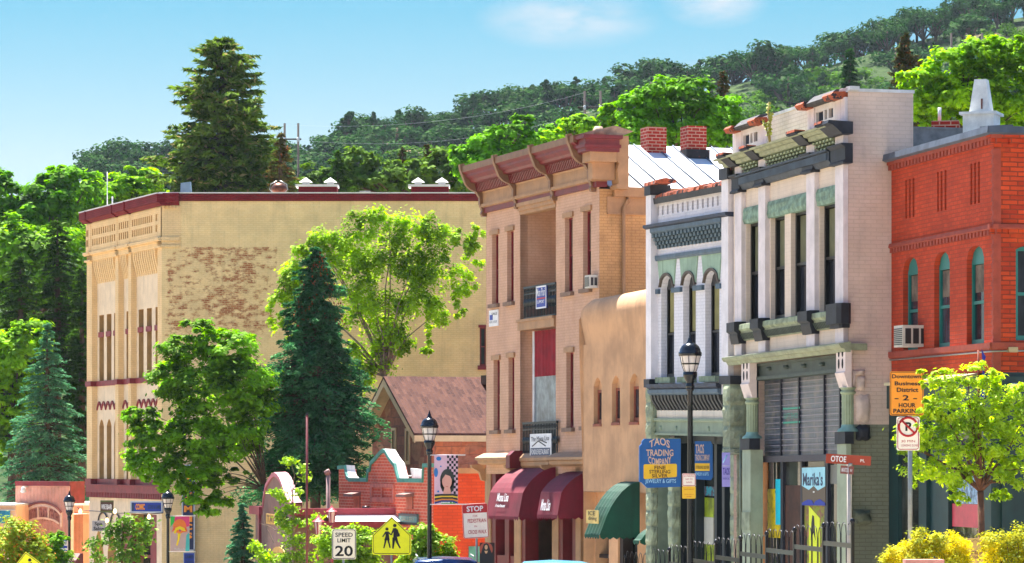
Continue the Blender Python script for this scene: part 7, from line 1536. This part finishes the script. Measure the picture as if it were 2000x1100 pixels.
broadleaf('locust_tree','airy lime green locust tree with drooping sprays before the cream wall','tree',(756,1000),(752,735),120.0,[(735,425,34,24),(720,445,48,32),(800,455,60,34),(850,450,40,30),(640,470,50,26),(600,500,46,30),(680,500,60,45),(570,560,34,50),(590,545,50,40),(760,520,80,45),(840,520,60,45),(900,470,38,26),(925,500,18,40),(900,560,30,40),(820,590,60,40),(850,620,26,40),(750,620,50,50),(700,590,45,60),(740,690,35,45),(835,665,14,30),(780,660,30,40),(540,600,20,30),(895,600,14,24),(925,455,20,16),(690,700,30,40),(560,640,26,30),(610,660,30,40),(650,740,30,30),(715,740,26,26)],lm('locust_leaves',(.24,.42,.02),(.66,.82,.10),.5,.15),.13,560,38000,.13,rs=.36,flat_=1.1,shell=.3,depth=.4,bark=M['bark_pale'],aspect=.6)
# trees behind the roofs
for lab,base,fork,Y,lobes,mat,sz,ns,nl in (
 ('bright ragged tree rising behind the cream roof beside the tan cornice',(960,600),(955,380),150,[(915,320,30,40),(955,285,36,36),(900,290,16,20),(1005,262,36,26),(1020,240,22,16),(1050,275,40,26),(980,320,60,40),(1100,260,30,24)],L_mid,.26,240,13000),
 ('lime tree behind the tan cornice top',(1130,600),(1130,330),148,[(1120,245,30,20),(1150,250,40,26),(1190,230,22,26),(1090,270,30,20),(1200,255,30,24)],L_lime,.24,130,7000),
 ('round full green tree behind the two red chimneys',(1320,600),(1320,330),135,[(1250,205,40,34),(1300,185,44,34),(1345,185,50,36),(1400,215,50,36),(1425,250,34,30),(1270,250,60,40),(1340,240,70,45),(1235,235,26,30),(1390,260,50,30)],L_mid,.22,340,21000),
 ('big lime tree at the right edge behind the red brick building',(1880,700),(1880,330),108,[(1800,160,44,32),(1850,125,46,36),(1920,110,50,34),(1985,105,40,30),(1960,90,26,20),(1830,200,50,36),(1900,180,70,50),(1980,180,55,60),(1790,215,26,24),(1850,235,60,26),(1960,230,60,30)],L_lime,.19,480,30000),
 ('low leafy tree behind the centre of the cream roof',(770,600),(770,400),170,[(740,350,50,36),(700,320,40,30),(800,345,50,34),(860,335,40,40),(670,345,36,36),(620,350,26,30),(900,350,30,30)],lm('soft_green_leaves',(.14,.27,.08),(.38,.52,.18),.3,.08),.32,230,13000)):
    broadleaf('leafy_tree',lab,'tree',base,fork,Y,lobes,mat,sz,ns,nl,.18,flat_=.55,rs=.34)
# street trees and shrubs
broadleaf('young_tree','young street tree with glossy yellow green leaves over the parking sign','tree',(1926,1100),(1915,960),58.3,[(1800,742,13,20,-1.35),(1803,792,13,22,-1.35),(1792,835,10,16,-1.35),(1845,745,34,28),(1905,735,30,26),(1935,745,22,34),(1812,795,30,28),(1870,800,60,44),(1940,800,40,36),(1985,780,30,36),(1790,850,46,36),(1860,860,60,40),(1940,860,50,40),(1990,850,36,44),(1768,885,16,18),(1800,915,40,28),(1860,920,46,30),(1930,910,40,34),(1985,920,34,36),(1795,945,14,12),(1868,968,24,20),(1960,960,24,20)],L_young,.092,520,17500,.075,rs=.32,flat_=.7,bark=M['bark_red'],aspect=.42,depth=.8)
t=thing('young_tree','thin half bare young tree beside the third street lamp','tree',(P(572,1100,100).x,100,gz(100))); mb=MB(); rnd=random.Random(3); C=[];O=[]
def twig(a,b,r): 
    a,b=Vector(a),Vector(b); m=a.lerp(b,.5)+Vector((rnd.uniform(-.08,.08),rnd.uniform(-.2,.2),.06)); mb.tube([a,m,b],[r,r*.7,r*.3],5,cap=False)
def pz(x,y,Y=100): return tuple(P(x,y,Y))
mb.tube([(P(572,0,100).x,100,gz(100)),pz(573,1050),pz(573,1000),pz(571,960)],[.05,.04,.03,.02],6)
for q in (((573,1050),(545,1040)),((545,1040),(505,1022)),((573,1062),(535,1060)),((535,1060),(510,1000)),((573,1000),(553,998)),((571,960),(569,905)),((571,965),(552,925)),((571,960),(588,930)),((588,930),(592,918)),((573,1045),(600,1038)),((600,1038),(626,1015)),((573,1070),(607,1045)),((571,985),(558,950)),((573,1080),(520,1095)),((569,905),(562,900))): twig(pz(*q[0]),pz(*q[1]),.014)
mb.build('trunk',M['bark_pale'],t)
def tufts(par,pts,Y,mat,size,n,spread,name='crown',up=.6):
    C=[]
    for x,y in pts: C.append(np.array(P(x,y,Y))+NR.normal(size=(n,3))*np.array([spread,spread,spread*.7]))
    C=np.concatenate(C); quads(name,mat,C,NR.normal(size=C.shape)*.5+np.array([0,-.2,up]),size*(.7+.6*NR.random(len(C))),par,.6)
tufts(t,[(560,903),(569,900),(590,915),(595,935),(546,965),(553,975),(538,962),(562,990),(575,997),(549,1018),(556,1030),(551,1000),(563,1038),(572,1055),(580,1020),(585,1050),(560,1063),(580,1065),(500,1065),(505,1078),(497,1068),(520,1088),(583,962),(620,1010),(603,1022),(570,1020),(548,1010)],100,L_shrub,.13,60,.10)
tufts(t,[(530,1095),(560,1092),(580,1085),(600,1092),(515,1098)],100,L_shrub,.13,120,.15,'lower_crown')
t=thing('young_tree','sparse leafy sapling before the arched doors of the cream block','tree',(P(235,1100,112).x,112,gz(112))); mb=MB()
mb.tube([(P(238,0,112).x,112,gz(112)),pz(238,1080,112),pz(240,1040,112),pz(243,1015,112)],[.05,.04,.03,.01],6)
for q in (((238,1080),(200,1095)),((238,1060),(215,1030)),((240,1050),(280,1045)),((280,1045),(285,1022)),((238,1075),(185,1060)),((238,1070),(265,1075))): twig(pz(*q[0],112),pz(*q[1],112),.012)
mb.build('trunk',M['bark_red'],t)
tufts(t,[(247,1013),(252,1020),(240,1022),(218,1028),(225,1035),(232,1045),(245,1035),(215,1040),(240,1055),(225,1060),(258,1040),(275,1025),(288,1020),(290,1033),(280,1045),(287,1055),(270,1050),(262,1065),(250,1075),(240,1085),(230,1070),(262,1090),(245,1095),(182,1058),(178,1068),(205,1058),(188,1085),(195,1095),(232,1095),(270,1085),(275,1070)],112,lm('sapling_leaves',(.12,.30,.08),(.46,.62,.20),.35,.25),.16,46,.13)
def shrub(label,lobes,Y,mat,size,ns,nl,group='roadside shrubs',name='shrub'):
    x=sum(l[0] for l in lobes)/len(lobes); B=P(x,1100,Y); t=thing(name,label,'shrub',(B.x,Y,gz(Y)),group); C,O,S=clouds(lobes,Y,ns,nl,rs=.38,flat_=.7); O=O+np.array([0,0,.5])+NR.normal(size=O.shape)*.4
    quads('foliage',mat,C,O,size*(.7+.6*NR.random(len(C))),t,.55); mb=MB(); rnd=random.Random(5)
    for i in NR.choice(len(S),min(len(S),14),replace=False): mb.tube([(B.x+rnd.uniform(-.2,.2),Y,gz(Y)),tuple(np.array([B.x,Y,gz(Y)])*.4+S[i]*.6+np.array([0,0,.1])),tuple(S[i])],[.02,.014,.005],4,cap=False)
    mb.build('stems',M['bark'],t); return t
shrub('golden yellow shrub around the parking sign post',[(1760,1088,34,26),(1800,1062,40,26),(1845,1062,40,26),(1740,1100,24,24),(1870,1090,30,30),(1820,1105,70,40)],55,L_yel,.05,330,16000)
shrub('golden yellow shrub right of the young tree trunk at the right edge',[(1950,1062,34,28),(1990,1055,34,28),(1965,1095,44,36),(2020,1090,40,40)],55.5,L_yel,.05,240,12000)
shrub('glossy green shrub between the speed limit and school crossing signs',[(645,1060,30,28),(690,1045,34,22),(715,1070,30,34),(665,1090,50,34),(700,1105,44,30)],92,L_shrub,.11,200,9000)
shrub('glossy green shrub right of the school crossing sign',[(820,1055,30,24),(835,1045,22,20),(855,1075,34,28),(810,1085,34,26),(875,1095,24,18),(835,1105,60,30)],90,L_shrub,.11,200,9000)
shrub('yellowish leafy shrub in the bottom left corner behind the yellow sign',[(20,1045,34,34),(50,1060,34,34),(15,1085,44,40),(70,1085,34,30)],99,lm('autumn_tipped_leaves',(.30,.42,.06),(.66,.74,.16),.35,.2,(.85,.5,.15)),.11,200,10000)
shrub('dark green shrub left of the farthest lamp',[(100,1065,24,20),(115,1050,20,12),(90,1085,34,26),(110,1100,30,30)],104,L_maple,.12,130,6000)
# island of soil that the roadside shrubs and signs stand on
w=MB()
for (x0,x1,y0,y1) in ((-6.4,-1.2,86.2,95),): w.box(x0,x1,y0,y1,gz(90)-.9,gz(90)-.02)
tag(w.build('planted_island',m_ground),None,None,None,'structure')
# --- hillside
def proto(kind):
    mb=MB(); C=[];O=[]
    if kind=='round':
        lob=[(NR.uniform(-.25,.25),NR.uniform(-.25,.25),NR.uniform(.45,.8),NR.uniform(.16,.27)) for _ in range(9)]
    elif kind=='wide':
        lob=[(NR.uniform(-.4,.4),NR.uniform(-.4,.4),NR.uniform(.35,.75),NR.uniform(.15,.25)) for _ in range(11)]
    elif kind=='tall':
        lob=[((.5-.4*z)*NR.uniform(-.45,.45),(.5-.4*z)*NR.uniform(-.45,.45),z,.2*(1.15-z)) for z in np.linspace(.22,.97,13)]
    else: lob=[(NR.uniform(-.5,.5),NR.uniform(-.5,.5),NR.uniform(.12,.4),NR.uniform(.14,.24)) for _ in range(9)]
    for x,y,z,r in lob:
        m=110; q=NR.normal(size=(m,3)); q/=np.linalg.norm(q,axis=1,keepdims=True); q*=NR.random((m,1))**.4*r*np.array([1.1,1.1,.8]); C.append(np.array([x,y,z])+q); O.append(q/r+np.array([0,0,.4]))
        if kind!='scrub': mb.tube([(0,0,.15),(x*.5,y*.5,z*.6),(x,y,z)],[.022,.014,.006],4,cap=False)
    C=np.concatenate(C);O=np.concatenate(O); O=O+NR.normal(size=O.shape)*.4
    return C,O,mb,lob
protos={}
HP=[]
def hillproto(kind,mat,label,cat,grp,name):
    C,O,mb,lob=proto(kind); t=thing(name,label,cat,(0,0,-60),grp)
    o=quads('crown',mat,C+np.array([0,0,-60.]),O,.075*(.6+.8*NR.random(len(C))),t,.6)
    if kind!='scrub':
        w=MB(); w.tube([(0,0,-60.05),(0,0,-59.6),(0,0,-59.3)],[.035,.025,.012],5); w.V+= [(v[0],v[1],v[2]-60) for v in mb.V]; b=len(w.V)-len(mb.V); w.F+=[[i+b for i in f] for f in mb.F]; w.UV+=mb.UV; w.M+=mb.M; w.sm+=mb.sm; w.build('trunk',M['bark'],t)
    return t
LR={'ridge':'dark pine on the hill crest, standing out against the sky','slope':'dark green pine on the wooded hillside below the crest','scrub':'pale green scrub oak clump on the wooded hillside'}
GR={'ridge':'pines along the crest of the hill','slope':'pines on the hillside','scrub':'scrub clumps on the hillside'}
pr={}
for key,kinds,mat,nm,cat in (('ridge',('round','wide','tall','round'),L_far,'hill_pine','tree'),('slope',('round','tall','wide'),L_far,'hill_pine','tree'),('scrub',('scrub','scrub'),L_farl,'scrub_oak','bush')):
    pr[key]=[hillproto(k,mat,LR[key],cat,GR[key],nm) for k in kinds]
CH={}
for c_ in bpy.data.objects:
    if c_.parent: CH.setdefault(c_.parent.name,[]).append(c_)
used=set()
def plant(key,X,Y,h,wf=1.0):
    i=random.randrange(len(pr[key])); p_=pr[key][i]; z=hill(X,Y)
    if (key,i) not in used: used.add((key,i)); o=p_; o.location=(X,Y,z-.1)
    else: o=copy_tree(p_,(X,Y,z-.1),None,None,CH)
    o.scale=(h*wf,h*wf,h); o.rotation_euler=(0,0,random.random()*6.28)
random.seed(21)
x=175
while x<2090:            # crest
    Y=random.uniform(548,575); h=random.uniform(4.2,7.8); X=(x-CX)/FPX*Y; plant('ridge',X,Y,h,random.uniform(1.05,1.6)); x+=random.uniform(10,24)
for _ in range(180):      # slopes, denser towards the crest
    t=random.random()**.75; Y=255+285*t; x=random.uniform(180 if Y>400 else 520,2030); plant('slope',(x-CX)/FPX*Y,Y,random.uniform(4.5,9.0)*(.75+.25*t),random.uniform(1.0,1.8))
for _ in range(285):
    Y=random.uniform(255,545); x=random.uniform(180,2030); plant('scrub',(x-CX)/FPX*Y,Y,random.uniform(3,6.2),random.uniform(1.2,1.9))
for k_ in pr:
    for i,p_ in enumerate(pr[k_]):
        if (k_,i) not in used: p_.location=(0,300,hill(0,300)); p_.scale=(4,4,4)
# low brush over the slope: one mass nobody could count
C=[]
for _ in range(42000):
    Y=random.uniform(240,560); x=random.uniform(60,2900); X=(x-CX)/FPX*Y; n=math.sin(X*.21+Y*.05)*math.sin(Y*.11-X*.07)
    if n>-.35: C.append((X,Y,hill(X,Y)+random.uniform(.0,.5)))
C=np.array(C); o=quads('brush',L_far,C,NR.normal(size=C.shape)*.5+np.array([0,-.2,.8]),.9*(.5+NR.random(len(C))),None,.7); tag(o,'low green brush covering the wooded hillside','brush',None,'stuff')
# air
m=bpy.data.materials.new('air'); m.use_nodes=True; nt=m.node_tree; nt.nodes.clear(); out=_n(nt,'ShaderNodeOutputMaterial'); v=_n(nt,'ShaderNodeVolumePrincipled'); v.inputs['Color'].default_value=(.75,.88,1,1); v.inputs['Density'].default_value=.00006; v.inputs['Anisotropy'].default_value=.2
nt.links.new(v.outputs[0],out.inputs['Volume'])
w=MB(); w.box(-400,400,-20,1000,-9.5,130); h_=w.build('haze',m); tag(h_,'faint blue summer haze over the valley','haze',None,'stuff')
